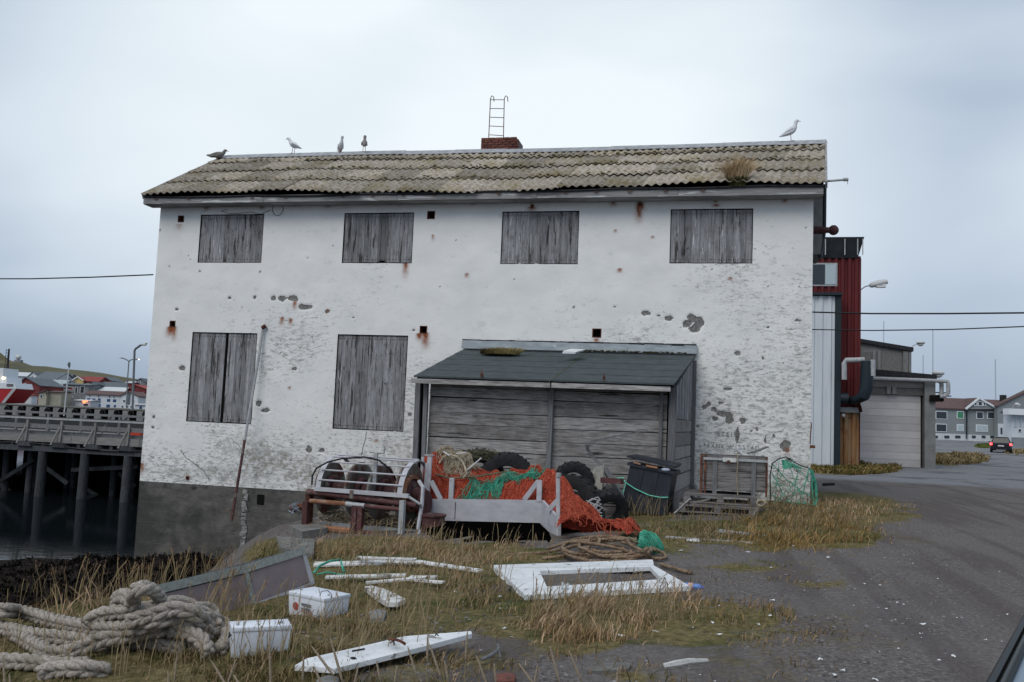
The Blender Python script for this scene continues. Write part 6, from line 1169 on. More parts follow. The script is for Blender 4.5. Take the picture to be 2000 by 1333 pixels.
for k in range(420):
    a_ = r_.uniform(632, 800); w_ = 15.2+r_.uniform(.25, 1.1); p = at(a_, 1020, w_); zt2 = Tf(p.x, w_)+.34*math.exp(-((w_-15.2-.7)/.5)**2)*(.7+.3*math.sin(p.x*7)); p = Vector((p.x, w_, zt2)); pp = [p]
    for j in range(6): pp.append(pp[-1]+Vector((r_.normal(0, .06), r_.normal(0, .05), r_.normal(-.01, .035))))
    m.tube(pp, .007, 3)
m.build('net_twine', mt['beige'], nt_)
m = MB(); V = []; us = np.linspace(at(628, 1020, 15.2+.6).x, at(806, 1020, 15.2+.6).x, 60); ws = np.linspace(15.2+.15, 15.2+1.35, 22)
for w_ in ws:
    for u_ in us: V.append((u_, w_, float(Tf(u_, w_)+.30*math.exp(-((w_-15.2-.7)/.45)**2)*(.7+.3*math.sin(u_*7))*(1-abs((u_-us[30])/(us[-1]-us[30]))**6)+.05*npnoise([u_], [w_], 6, 3)[0]-.03)))
m.add(V, [(i*60+j, i*60+j+1, (i+1)*60+j+1, (i+1)*60+j) for i in range(21) for j in range(59)]); nb_m = M('rusty_brown_netting', [(.03, .022, .018), (.10, .065, .045), (.19, .14, .10)], 22, bump=.9, dist=.04); m.build('net_body', nb_m, nt_, 'all')
# slabs of broken concrete at the left foot of the winch
for q_, h, lb in (([(540, 1050), (615, 1056), (612, 1085), (545, 1072)], .02, 'broken concrete slab edge left of the winch foot'), ([(563, 1036), (612, 1028), (640, 1040), (590, 1048)], .08, 'mossy flat stone lying on the slab beside the winch')):
    pts = [gp(a, b_, .05) for a, b_ in q_]; m = MB(); m.poly([Vector((p.x, p.y, p.z-.16)) for p in pts], (0, 0, .16+h)); tag(m.build('concrete_slab' if h < .05 else 'flat_stone', mt['concrete']), lb, 'slab' if h < .05 else 'stone')

# ---------------------------------------------------------------- tipped steel net bin
HN = 15.6
hop = thing('steel_net_bin', 'tipped grey steel bin with corner posts heaped with orange fishing net', 'bin', at(950, 1010, HN))
def Q(px, py, dw=0.): return at(px, py, HN+dw)
a, b_, c_, d_ = Q(827, 975), Q(1058, 977.5), Q(1054, 1024), Q(825, 1018.5)
m = MB(); th = Vector((0, .05, 0)); m.hexa([d_, c_, c_+th, d_+th, a, b_, b_+th, a+th]); m.build('front_panel', mt['hopper'], hop)
e_, f_ = Q(1090, 1013, -1.0), Q(1090, 1056, -1.0)
m = MB(); n = Vector((.045, .02, 0)); m.hexa([c_, f_, f_+n, c_+n, b_, e_, e_+n, b_+n]); m.build('side_wing', mt['hopper'], hop)
fl_ = Q(834, 1075, -1.15); 
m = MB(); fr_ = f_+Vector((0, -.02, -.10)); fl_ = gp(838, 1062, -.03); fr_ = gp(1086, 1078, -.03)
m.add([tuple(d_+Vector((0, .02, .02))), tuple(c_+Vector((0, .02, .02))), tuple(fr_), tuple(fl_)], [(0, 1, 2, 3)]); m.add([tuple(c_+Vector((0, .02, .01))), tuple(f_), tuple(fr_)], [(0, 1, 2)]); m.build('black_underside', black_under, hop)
def pst(pa, pb, w_, dw=0., nm='corner_post', up=(0, 1, 0)):
    m = MB(); m.beam(Q(*pb, dw), Q(*pa, dw), w_, w_*.7, up=up, ch=.006); m.build(nm, mt['hopper'], hop)
pst((840, 891), (834, 978), .085, .06); pst((834, 905), (830, 978), .06, .04); pst((1054, 938), (1053, 980), .09, .02); pst((883, 934), (881, 976), .09, .25); pst((1090, 928), (1090, 1056), .065, -.95); pst((826, 893), (822, 945), .05, .3)
m = MB(); p = Q(840, 890, .06); m.box((p.x-.09, p.y-.04, p.z-.01), (p.x+.07, p.y+.05, p.z+.02)); m.build('post_cap', mt['galv'], hop)
m = MB(); p = Q(1091, 930, -.95); m.tube([p+Vector((0, 0, -.02)), p+Vector((0, 0, .05))], .045, 8); m.build('post_cap', mt['galv'], hop)
for pa, pb, w_, dw in (((842, 940), (861, 976), .08, .03), ((1052, 940), (1024, 977), .085, .03)): pst(pa, pb, w_, dw, 'brace')
pst((1089, 978), (1070, 998), .08, -.6, 'brace')
m = MB(); m.box((a.x+.6, HN-.006, (a.z+d_.z)/2-.12), (a.x+.61, HN, a.z-.02)); m.build('panel_seam', mt['wire'], hop)
m = MB(); bx0, bx1 = a.x+.03, b_.x-.03; m.add([(bx0, HN+.05, d_.z+.1), (bx1, HN+.05, d_.z+.1), (bx1, HN+1.5, d_.z+.1), (bx0, HN+1.5, d_.z+.1)], [(0, 1, 2, 3)]); m.box((bx0, HN+1.5, d_.z), (bx1, HN+1.55, a.z+.1)); m.box((bx0, HN+.05, d_.z), (bx0+.03, HN+1.5, a.z)); m.build('bin_tray', mt['galv'], hop)
# small rusty drum under the left end
m = MB(); p = Q(842, 1044, -.5); pz = Tf(p.x, p.y); m.lathe([(.001, .0), (.24, 0), (.24, .04), (.225, .05), (.225, .26), (.25, .28), (.25, .31), (.001, .31)], (p.x, p.y, pz-.02), 'Z', 24); tag(m.build('rusty_drum', mt['maroon'], None, True), 'short rusty drum on the ground under the left end of the net bin', 'drum')

# ---------------------------------------------------------------- heaps of net
def heapfn(bumps, base=None):
    def f(x, y):
        h = np.zeros(np.shape(x))
        for bx, by, bh, rx, ry in bumps: h = np.maximum(h, bh*np.exp(-(((x-bx)/rx)**2+((y-by)/ry)**2)**1.3)+.0*h) if False else np.log(np.exp(10*h)+np.exp(10*bh*np.exp(-(((x-bx)/(rx*1.25))**2+((y-by)/(ry*1.25))**2)**1.7))-1)/10
        return h
    return f
def gpt(px, py, w): p = at(px, py, w); return p.x, w, p.z
def bmp(px, py, w, rx, ry): x, y, z = gpt(px, py, w); return (x, y, z-Tf(x, y), rx, ry)
OB = [bmp(925, 922, 16.3, .3, .25), bmp(960, 930, 16.35, .3, .25), bmp(990, 938, 16.2, .28, .25), bmp(1035, 940, 16.0, .25, .25), bmp(1062, 948, 15.9, .22, .22), bmp(1088, 942, 15.95, .2, .22), bmp(1108, 985, 15.6, .25, .3), bmp(1130, 1015, 15.4, .3, .3), bmp(1175, 1042, 15.3, .35, .3), bmp(840, 900, 16.2, .22, .25), bmp(866, 886, 16.4, .30, .28), bmp(900, 900, 16.4, .35, .3), bmp(850, 930, 16.05, .22, .22), bmp(905, 945, 16.1, .5, .25), bmp(960, 955, 16.1, .5, .25), bmp(1015, 925, 16.3, .28, .25), bmp(1045, 915, 16.2, .20, .22), bmp(1010, 948, 15.95, .32, .16), bmp(1072, 928, 16.0, .22, .22), bmp(1100, 960, 15.9, .22, .26), bmp(1118, 1000, 15.6, .30, .3), bmp(1150, 1030, 15.4, .40, .35), bmp(1200, 1042, 15.4, .35, .25), bmp(1222, 1036, 15.2, .16, .16), bmp(1140, 1000, 15.7, .25, .25), bmp(1190, 1050, 14.95, .40, .2), bmp(1130, 1045, 14.95, .30, .2), bmp(1105, 1030, 15.1, .22, .3), bmp(1090, 1010, 15.3, .2, .35), bmp(818, 960, 15.9, .10, .2)]
def bmg(px, py, h, rx, ry): q = gp(px, py); return (q.x, q.y, h, rx, ry)
OB += [bmg(1120, 1056, .26, .3, .3), bmg(1150, 1056, .20, .3, .22), bmg(1180, 1054, .18, .3, .2), bmg(1208, 1052, .17, .28, .2), bmg(1228, 1046, .2, .14, .16), bmg(1100, 1050, .3, .2, .3)]
hf = heapfn(OB)
def fold(x, y): return .10*np.abs(npnoise(x, y, 3.2, 61, 3)*2-1)+.03*(npnoise(x, y, 9, 62, 2)-.5)+.025*np.abs(np.sin(x*12+y*7+7*npnoise(x, y, 2.0, 64)))
def surf(x, y): h = hf(x, y); return T(x, y)+h+fold(x, y)*sstep(.03, .2, h)*1.2
x0, x1, y0, y1 = at(805, 900, 16).x, at(1255, 900, 15.6).x, 13.9, 17.1
gx_, gy_ = np.arange(x0, x1, .022), np.arange(y0, y1, .022); NX, NY = np.meshgrid(gx_, gy_); NH = hf(NX, NY); NZ = surf(NX, NY)
thr_ = .055+.03*npnoise(NX, NY, 8, 65)
kp = NH > thr_
# keep the heap inside the bin where the bin stands, let it pour out on the right
inbin = (NX < b_.x-.02)
kp &= ~(inbin & (NY < HN+.07))
kp &= ~((NX > b_.x-.05) & (NX < f_.x+.06) & (NY < c_.y+(NX-c_.x)*(f_.y-c_.y)/(f_.x-c_.x)+.05))
ix = np.arange(NX.size).reshape(NX.shape); kk_ = kp[:-1, :-1] & kp[1:, :-1] & kp[:-1, 1:] & kp[1:, 1:]
qn = np.stack([ix[:-1, :-1], ix[:-1, 1:], ix[1:, 1:], ix[1:, :-1]], -1)[kk_]
on = thing('orange_fishing_net', 'big heap of orange fishing net filling the steel bin and spilling out to the right', 'fishing net', (-3.5, 15.8, Tf(-3.5, 15.8)))
def offv(V, o): o = OFF[o.name]; return V-np.array([o.x, o.y, o.z])
rawmesh('net_body', offv(np.stack([NX, NY, NZ], -1).reshape(-1, 3), on), qn.ravel(), np.full(len(qn), 4), mt['orange'], parent=on, smooth=True)
def strands(name, n, mat, parent, mask, seg=14, step=.035, r=.004, lift=.012, seed=1, col=None, wig=.5):
    """loose meshes of twine wandering over the heap"""
    r_ = np.random.default_rng(seed); V = []; Fi = []; base = 0; tries = 0; cnt = 0
    ok = np.argwhere(mask)
    while cnt < n and tries < n*3:
        tries += 1; iy, ixx = ok[r_.integers(len(ok))]; x, y = gx_[ixx], gy_[iy]; th = r_.choice([.5, -.6, 2.2])+r_.normal(0, wig); xs_, ys_ = [], []
        for k in range(seg): xs_.append(x); ys_.append(y); th += r_.normal(0, .35); x += math.cos(th)*step; y += math.sin(th)*step
        xs_, ys_ = np.array(xs_), np.array(ys_)
        jx = np.clip(((xs_-gx_[0])/.022).astype(int), 0, len(gx_)-1); jy = np.clip(((ys_-gy_[0])/.022).astype(int), 0, len(gy_)-1)
        if not mask[jy, jx].all(): continue
        zs_ = surf(xs_, ys_)+lift+r_.random()*lift*2
        P_ = np.stack([xs_, ys_, zs_], -1)
        tg = np.gradient(P_, axis=0); tg /= np.linalg.norm(tg, axis=1)[:, None]; nn_ = np.cross(tg, [0, 0, 1.]); nn_ /= np.linalg.norm(nn_, axis=1)[:, None]+1e-9; bb = np.cross(nn_, tg)
        for a_ in (0, 2*PI/3, 4*PI/3): V.append(P_+(nn_*math.cos(a_)+bb*math.sin(a_))*r)
        for s_ in range(3):
            s2 = (s_+1) % 3
            A_ = base+s_*seg+np.arange(seg-1); B2 = base+s2*seg+np.arange(seg-1); Fi.append(np.stack([A_, A_+1, B2+1, B2], -1))
        base += 3*seg; cnt += 1
    V = np.concatenate(V); Fi = np.concatenate(Fi); return rawmesh(name, offv(V, parent), Fi.ravel(), np.full(len(Fi), 4), mt[mat], parent=parent)
tag(strands('loose_twine', 1500, 'orange2', on, kp, seed=3), kind='stuff')
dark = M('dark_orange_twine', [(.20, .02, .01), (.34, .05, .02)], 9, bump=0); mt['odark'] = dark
tag(strands('dark_twine', 500, 'odark', on, kp, seed=4, r=.005), kind='stuff')  # darker strands strewn at random over the whole heap
def region(px, py, w, rx, ry, seed=0):
    x, y, z = gpt(px, py, w); rr = np.sqrt(((NX-x)/rx)**2+((NY-y)/ry)**2)+(npnoise(NX, NY, 5, 80+seed)-.5)*.8; return kp & (rr < 1)
gn = thing('green_net', 'tangle of green net twine lying on the orange heap inside the bin', 'fishing net', (-4.6, 15.9, Tf(-4.6, 15.9)))
tn_ = npnoise(NX, NY, 3.2, 99, 3); gmask = (region(930, 955, 15.95, .62, .20, 1) & (tn_ > .42)) | (region(1035, 950, 15.95, .30, .12, 2) & (tn_ > .40)) | (region(895, 962, 15.85, .3, .10, 3) & (tn_ > .4)) | (region(985, 935, 16.1, .4, .16, 6) & (tn_ > .52))
tag(strands('green_twine', 330, 'green', gn, gmask, seed=9, lift=.03, r=.0055, seg=8), kind='stuff')
bn = thing('beige_net', 'pale knotted net bag and rope on top of the orange heap by the left post', 'fishing net', (-5.6, 16.3, Tf(-5.6, 16.3)))
bmask = region(885, 900, 16.35, .32, .26, 4) | region(915, 925, 16.2, .22, .16, 5)
tag(strands('beige_twine', 260, 'beige', bn, bmask, seed=11, lift=.035, r=.006, seg=12), kind='stuff')
for pts, r in ((((858, 905), (866, 893), (880, 888), (895, 893), (905, 905), (912, 925), (905, 935)), .018), (((850, 926), (880, 934), (910, 932), (940, 930), (965, 925), (990, 922)), .016), (((915, 950), (930, 958), (950, 962), (975, 957), (1000, 948), (1020, 940)), .014), (((862, 962), (872, 972), (884, 974), (892, 966)), .02)):
    m = MB(); pp = []
    for (a_, b2_) in pts:
        w_ = 15.95 if b2_ > 915 else 16.15; pp.append(at(a_, b2_, w_))
    qq_ = [pp[0]]
    for u_, v_ in zip(pp[:-1], pp[1:]):
        for f in (.33, .66, 1): qq_.append(u_.lerp(v_, f)+Vector((0, 0, random.uniform(-.01, .01))))
    m.tube(qq_, r, 7); m.build('edge_rope', mt['olive' if r < .017 else 'beige'], bn, True)
m = MB()
for (a_, b2_), (c2, d2), wd in (((912, 919), (940, 895), .05), ((892, 886), (910, 884), .05), ((866, 882), (878, 890), .03)):
    m.beam(at(a_, b2_, 16.1), at(c2, d2, 16.1), wd, .02)
wr = m.build('white_rag', mt['white'], bn)

# ---------------------------------------------------------------- tyres
def tyre(label, px, py, w, R_, width, axis_rot=(0, 0, 0), rim=False, lift=0.):
    c_ = at(px, py, w); t = thing('tyre', label, 'tyre', (c_.x, c_.y, c_.z), 0, 'old tyres piled in front of the shed')
    Rm = Matrix.Rotation(axis_rot[2], 3, 'Z') @ Matrix.Rotation(axis_rot[0], 3, 'X')
    r0 = R_*.52; hw = width/2
    prof = [(r0, -hw*.6), (r0*1.05, -hw*.8), (R_*.78, -hw), (R_*.93, -hw*.9), (R_*.97, -hw*.7), (R_*.97, hw*.7), (R_*.93, hw*.9), (R_*.78, hw), (r0*1.05, hw*.8), (r0, hw*.6), (r0, -hw*.6)]
    V0 = len([]); m = MB(); m.lathe(prof, (0, 0, 0), 'Y', 40, None); m.v = [tuple(Rm @ Vector(p)+c_) for p in m.v]; m.build('tyre_carcass', mt['rubber'], t, True)
    m = MB(); nl = 38
    for k in range(nl):
        a0, a1 = 2*PI*k/nl, 2*PI*(k+.62)/nl; pts = []
        for rr in (R_*.955, R_*1.0):
            for yy in ((-hw*.88, -hw*.05) if k % 2 else (hw*.05, hw*.88)):
                for aa in (a0, a1): pts.append(Rm @ Vector((rr*math.cos(aa), yy, rr*math.sin(aa)))+c_)
        p = pts; m.hexa([p[0], p[1], p[3], p[2], p[4], p[5], p[7], p[6]])
    m.build('tread', mt['rubber'], t)
    return t
tyre('large lugged tyre standing behind the orange net against the shed boards', 990, 940, 17.3, .57, .32, (0, 0, .25))
tyre('black tyre tipped back at the top left of the heap under dark netting', 936, 925, 17.5, .50, .30, (.3, 0, .1))
tyre('smooth dark tyre leaning on the shed right of the orange net', 1120, 943, 17.7, .42, .26, (.15, 0, .2))
tyre('biggest lugged tyre with its open side facing us right of the orange net', 1116, 986, 16.6, .56, .30, (-.15, 0, -.35))
tyre('small tyre lying inside the rim of the biggest lugged tyre', 1104, 990, 16.3, .33, .2, (-.15, 0, -.35))
tyre('low tyre half sunk in grass left of the wheelie bin', 1185, 998, 17.0, .42, .28, (.35, 0, .5))
tyre('flat lying tyre tangled with pale cord at the foot of the tyre pile', 1150, 1012, 16.4, .30, .24, (1.1, 0, .3))
on2 = thing('dark_net', 'dark olive netting draped over the upper tyre by the shed wall', 'fishing net', at(930, 885, 17.3))
m = MB(); 
for k in range(150):
    a_ = random.uniform(905, 972); p = at(a_, 883+((a_-935)/22)**2*1.2+random.uniform(-3, 8), 17.25); pp = [p]
    for j in range(5): pp.append(pp[-1]+Vector((random.choice((-1, 1))*.05+random.uniform(-.02, .02), random.uniform(-.03, .01), random.uniform(-.05, .035))))
    m.tube(pp, .006, 3)
m.build('net_twine', mt['olive'], on2)
m = MB(); pts = []
for k in range(60): pts.append(at(1160+12*math.sin(k*.9)+random.uniform(-6, 6), 975+k*.75+6*math.cos(k*1.3), 16.2))
m.tube(pts, .011, 5); tag(m.build('pale_cord', mt['galv']), 'pale cord and shackle tangled on the lying tyre beside the orange net', 'cord')
m = MB(); m.tube([at(a_, b2_, 16.2) for a_, b2_ in ((1143, 997), (1152, 1003), (1164, 1007), (1176, 1008), (1172, 1018), (1168, 1030))], .011, 5); tag(m.build('mint_rope', mt['cord']), 'short mint green cord hanging over the lying tyre', 'rope')

# ---------------------------------------------------------------- anchor
an = thing('old_anchor', 'old bent iron anchor with a pale fluke leaning on the shed beside the bin', 'anchor', at(1210, 985, 17.7))
pp = [(1254, 843, 17.6), (1225, 848, 17.6), (1190, 855, 17.65), (1160, 862, 17.7), (1148, 868, 17.7), (1147, 877, 17.75), (1155, 890, 17.8), (1170, 905, 17.8), (1182, 922, 17.8), (1195, 945, 17.8), (1210, 968, 17.8), (1222, 990, 17.8)]
P3 = [at(*q) for q in pp]; sm = []
for u_, v_ in zip(P3[:-1], P3[1:]):
    for f in (0, .25, .5, .75): sm.append(u_.lerp(v_, f))
sm.append(P3[-1]); m = MB()
for i, (u_, v_) in enumerate(zip(sm[:-1], sm[1:])):
    f = i/len(sm); m.beam(u_, v_+(v_-u_)*.1, .012+.05*min(1, f*3), .03+.02*f, up=(0, 1, 0))
m.build('shank', M('grey_worn_iron', [(.10, .10, .105), (.19, .19, .195)], 8, bump=.3), an)
m = MB(); fl4 = [at(1180, 908, 17.65), at(1178, 930, 17.6), at(1175, 962, 17.6), at(1160, 948, 17.7), at(1152, 928, 17.8), at(1160, 915, 17.8)]; m.poly(fl4, (.02, .04, 0)); m.build('fluke', M('pale_worn_iron', [(.20, .20, .18), (.36, .35, .32)], 8, bump=.4), an)
m = MB(); m.beam(at(1175, 938, 17.5), at(1216, 941, 17.3), .09, .10); m.build('stock', mt['maroon'], an)
m = MB(); m.beam(at(1183, 915, 17.7), at(1222, 985, 17.5), .08, .07); m.build('lower_arm', mt['wood_post'], an)
m = MB(); m.hexa([gp(1170, 965)+Vector((0, 0, 0)), gp(1215, 1000), gp(1225, 985), gp(1180, 950), at(1180, 950, 17.6), at(1212, 985, 17.4), at(1222, 975, 17.7), at(1186, 944, 17.8)]); tag(m.build('stone_slab', mt['concrete']), 'pale concrete slab leaning behind the tyres left of the bin', 'slab')

# ---------------------------------------------------------------- wheelie bin
BY = 17.9
wb = thing('wheelie_bin', 'dark blue black wheelie bin overfilled and tied with mint green cord by the shed corner', 'bin', at(1258, 1003, BY))
def Bq(px, py, dw=0.): return at(px, py, BY+dw)
tl_, tr_, br_, bl_ = Bq(1231, 908), Bq(1312, 924), Bq(1301, 1008), Bq(1212, 996)
back = Vector((.10, .62, 0)); backb = Vector((.06, .45, 0))
m = MB(); m.hexa([bl_, br_, br_+backb, bl_+backb, tl_, tr_, tr_+back, tl_+back]); m.build('bin_body', mt['blackpl'], wb)
m = MB(); rim_a, rim_b = Bq(1226, 903), Bq(1317, 921); rd = Vector((0, 0, .09)); f_o = Vector((0, -.04, 0))
m.hexa([rim_a+f_o-rd*.7, rim_b+f_o-rd*.7, rim_b+back-rd*.7, rim_a+back-rd*.7, rim_a+f_o, rim_b+f_o, rim_b+back, rim_a+back]); m.build('rim', mt['blackpl'], wb)
la, lb_, lc, ld = Bq(1224, 897, -.04), Bq(1318, 916, -.04), Bq(1318, 916)+back, Bq(1228, 899)+back
m = MB(); up_ = Vector((0, 0, .035)); m.hexa([la+up_, lb_+up_*.2, lc+up_, ld+up_*1.6, la+up_*2, lb_+up_*1.2, lc+up_*2.6, ld+up_*3]); m.build('lid', mt['blackpl'], wb)
for k in (.28, .62): m = MB(); A_, B2 = tl_.lerp(tr_, k), bl_.lerp(br_, k); m.beam(A_+Vector((0, -.008, -.06)), B2+Vector((0, -.008, .1)), .10, .02, up=(0, 1, 0)); m.build('body_rib', mt['blackpl'], wb)
m = MB(); m.tube([bl_+Vector((.0, .45, .08)), br_+Vector((0, .45, .08))], .09, 12); m.build('wheel', mt['rubber'], wb, True)
m = MB(); m.beam(Bq(1237, 903, -.05), Bq(1251, 907, -.05), .05, .03); m.build('cardboard_scrap', flat('cardboard', (.30, .18, .12), .9), wb)
m = MB(); m.beam(Bq(1262, 910, -.05), Bq(1284, 914, -.05), .06, .035); m.build('cardboard_scrap', flat('brown_card', (.34, .17, .10), .9), wb)
m = MB(); m.ball(Bq(1300, 918, -.03), .06, 8, 6, (1.5, .7, .6)); m.build('plastic_bag', flat('pale_plastic_bag', (.35, .40, .5), .4), wb)
m = MB(); m.tube([Bq(1205, 935, -.1), Bq(1216, 933, -.08), Bq(1219, 941, -.07), Bq(1240, 955, -.05), Bq(1268, 968, -.05), Bq(1290, 972, -.04), Bq(1304, 972, -.02), Bq(1308, 970, .3)], .012, 6); m.tube([Bq(1216, 936, -.1), Bq(1222, 945, -.1), Bq(1218, 958, -.1), Bq(1214, 978, -.1)], .010, 6)
for k in range(7): q_ = Bq(1216+random.uniform(-6, 6), 937+random.uniform(-4, 4), -.12); m.tube([q_, q_+Vector((random.uniform(-.06, .06), -.02, random.uniform(-.04, .04)))], .010, 5)
tag(m.build('tie_cord', mt['cord']), 'bright mint green cord tied round the wheelie bin', 'cord')

# ---------------------------------------------------------------- crate on pallets
CYr = 17.4
def Cq(px, py, dw=0.): return at(px, py, CYr+dw)
def pallet(label, A_, B2, depth, h, dx=0., nm='pallet'):
    """A_, B2: front lower corners; three bearers of blocks and slatted decks"""
    t = thing(nm, label, 'pallet', (A_+B2)/2, 0, 'timber pallets under the crate'); d = (B2-A_); L_ = d.length; ex = d.normalized(); ey = Vector((-ex.y, ex.x, 0)); ez = Vector((0, 0, 1))
    def bx(u0, u1, v0, v1, w0_, w1_, name, mat): 
        m = MB(); c8 = [A_+ex*u+ey*v+ez*w_ for w_ in (w0_, w1_) for u, v in ((u0, v0), (u1, v0), (u1, v1), (u0, v1))]; m.hexa(c8); m.build(name, mt[mat], t)
    for v in np.linspace(0, depth-.11, 5): bx(random.uniform(-.02, .02), L_+random.uniform(-.02, .02), v, v+.10, h-.03, h, 'deck_slat', 'wood_crate')
    for u in (0, L_/2-.06, L_-.13): bx(u, u+.13, 0.004, depth-.01, .03, h-.055, 'bearer', 'wood_crate')
    for v in (0, depth/2-.05, depth-.1): bx(-.005, L_+.005, v, v+.10, 0, .028, 'bottom_slat', 'wood_crate')
    bx(0, L_, .002, .05, h-.054, h-.032, 'stringer_board', 'wood_crate'); bx(0, L_, depth-.05, depth, h-.054, h-.032, 'stringer_board', 'wood_crate')
    return t
pA, pB = gp(1325, 1008), gp(1478, 1014); pB.z = pA.z = .02; pB.y = pA.y
h1 = .17
pallet('lower weathered pallet lying on the grass under the crate', pA, pB, 1.1, h1)
pA2 = Vector((Cq(1333, 988).x, pA.y+.12, pA.z+h1+.012)); pB2 = Vector((Cq(1482, 988).x, pA.y+.12, pA.z+h1+.012))
pallet('upper weathered pallet directly under the wooden crate', pA2, pB2, 1.0, .19)
for (a_, b2_), (c2, d2), lb in (((1318, 1003), (1348, 975), 'loose grey board leaning at the left end of the pallets'), ((1345, 985), (1385, 975), 'short grey board lying across the upper pallet'), ((1470, 1012), (1488, 985), 'loose board sloping off the right end of the pallets')):
    m = MB(); m.beam(Cq(a_, b2_, -.2), Cq(c2, d2, -.3), .10, .03, j=.003); tag(m.build('loose_board', mt['wood_h']), lb, 'board')
cr_ = thing('wooden_crate', 'grey wooden crate with rusty steel frame standing on two pallets by the wall', 'crate', Cq(1430, 965))
fw = pA.y+.22
cz0 = pA2.z+.20; c_tl, c_tr = at(1369, 889, fw), at(1500, 893, fw); cx0, cx1 = c_tl.x, c_tr.x; cz1 = (c_tl.z+c_tr.z)/2; dp = .85
nb = 4
for face in range(4):
    for k in range(nb):
        z0_, z1_ = cz0+.06+(cz1-cz0-.06)*k/nb+.004, cz0+.06+(cz1-cz0-.06)*(k+1)/nb-.004; m = MB()
        if face == 0: m.box((cx0, fw, z0_), (cx1, fw+.025, z1_), .002)
        elif face == 1: m.box((cx0, fw+dp, z0_), (cx1, fw+dp+.025, z1_), .002)
        elif face == 2: m.box((cx0, fw+.03, z0_), (cx0+.025, fw+dp-.005, z1_), .002)
        else: m.box((cx1-.025, fw+.03, z0_), (cx1, fw+dp-.005, z1_), .002)
        m.build('plank', mt['wood_crate'], cr_)
m = MB(); m.box((cx0+.03, fw+.03, cz0+.06), (cx1-.03, fw+dp-.01, cz0+.08)); m.build('crate_floor', mt['wood_dark'], cr_)
for px, w_, nm, mm in ((1369, .035, 'steel_strap', 'rust'), (1377, .03, 'steel_strap', 'rust'), (1396, .085, 'batten', 'wood_post'), (1472, .085, 'batten', 'wood_post'), (1497, .035, 'steel_strap', 'rust')):
    x = at(px, 930, fw).x; m = MB(); m.box((x-w_/2, fw-.03, cz0-.02), (x+w_/2, fw-.002, cz1+.015), .002); m.build(nm, mt[mm], cr_)
m = MB(); m.box((cx0+.05, fw-.045, cz1-.10), (cx1, fw-.031, cz1-.05), .003); m.build('steel_rail', mt['galv'], cr_)
m = MB(); m.box((at(1412, 900, fw).x, fw-.055, cz1-.12), (at(1438, 900, fw).x, fw-.046, cz1-.04), .003); m.build('wood_splint', mt['boardw'], cr_)
m = MB(); p = at(1423, 903, fw-.06); m.tube([(p.x+.03*math.cos(a_), fw-.065, p.z+.03*math.sin(a_)) for a_ in np.linspace(0, 2*PI, 11)[:-1]], .01, 6, closed=True); m.build('ring', mt['rust'], cr_)
m = MB(); m.tube([at(1440, 880, fw-.06), at(1441, 905, fw-.06), at(1439, 935, fw-.06), at(1441, 968, fw-.07)], .012, 6); tag(m.build('hanging_cord', mt['beige']), 'pale cord hanging down the front of the crate', 'cord')
m = MB()
for k in range(34): p = at(1443, 884, fw+.1); q_ = p+Vector((random.uniform(-.16, .16), random.uniform(-.05, .05), random.uniform(-.03, .13))); m.tube([p, p.lerp(q_, .5)+Vector((0, 0, .03)), q_], .007, 4)
tag(m.build('frayed_rope', mt['litter']), 'frayed white rope end on top of the crate', 'rope')
m = MB(); m.beam(at(1472, 884, fw+.2), at(1498, 873, fw+.4), .09, .02); m.beam(at(1460, 886, fw+.3), at(1485, 880, fw+.5), .06, .02); tag(m.build('loose_board', mt['wood_post']), 'grey board sticking up from the right side of the crate', 'board')
m = MB(); p = at(1486, 983, 17.0)
for k in range(3): m.tube([(p.x+.07*math.cos(a_)+.02*k, 17+.03*k, p.z+.05*math.sin(a_)) for a_ in np.linspace(0, 2*PI, 14)[:-1]], .014, 6, closed=True)
tag(m.build('rope_ring', mt['beige'], None, True), 'small pale rope ring hanging at the right end of the pallets', 'rope')

# ---------------------------------------------------------------- net frame (pot) at the building corner
NPY = 21.0
def Nq(px, py, dw=0.): return at(px, py, NPY+dw)
pot = thing('fish_pot', 'collapsed green net pot with bent frame leaning on the white building corner', 'fish pot', Nq(1545, 985))
fr1 = [Nq(1505, 985), Nq(1504, 930), Nq(1508, 906), Nq(1522, 896, .2), Nq(1535, 893, .3), Nq(1560, 908, .3), Nq(1580, 915, .2), Nq(1590, 935), Nq(1589, 985)]
m = MB(); m.tube(fr1, .014, 7); m.build('frame', mt['wire'], pot, True)
m = MB(); m.tube([Nq(1583, 918), Nq(1592, 940), Nq(1595, 970), Nq(1593, 988)], .03, 6); m.tube([Nq(1588, 920), Nq(1586, 950), Nq(1590, 985)], .022, 6); m.build('twisted_net_rope', mt['green'], pot, True)
m = MB()
for (a_, b2_), (c2, d2) in (((1507, 905), (1588, 975)), ((1506, 940), (1590, 968)), ((1522, 897), (1512, 985)), ((1535, 895), (1575, 985)), ((1560, 908), (1545, 988)), ((1580, 915), (1560, 985)), ((1505, 960), (1540, 900)), ((1512, 985), (1560, 930)), ((1504, 968), (1592, 985)), ((1530, 985), (1583, 925)), ((1508, 925), (1550, 990)), ((1545, 898), (1592, 950))):
    A_, B2 = Nq(a_, b2_, random.uniform(-.1, .1)), Nq(c2, d2, random.uniform(-.1, .1)); pts = [A_.lerp(B2, f)+Vector((0, 0, -.10*math.sin(PI*f)*random.random()+random.uniform(-.015, .015))) for f in np.linspace(0, 1, 9)]
    m.tube(pts, random.choice([.007, .009, .012]), 4)
m.build('net_cord', mt['green'], pot)
m = MB()
for k in range(90):
    a_, b2_ = random.uniform(1508, 1588), random.uniform(905, 985); p = Nq(a_, b2_, random.uniform(-.05, .1)); q_ = p+Vector((random.uniform(-.35, .35), 0, random.uniform(-.25, .25))); m.tube([p, (p+q_)/2+Vector((0, 0, -.03)), q_], .0045, 3)
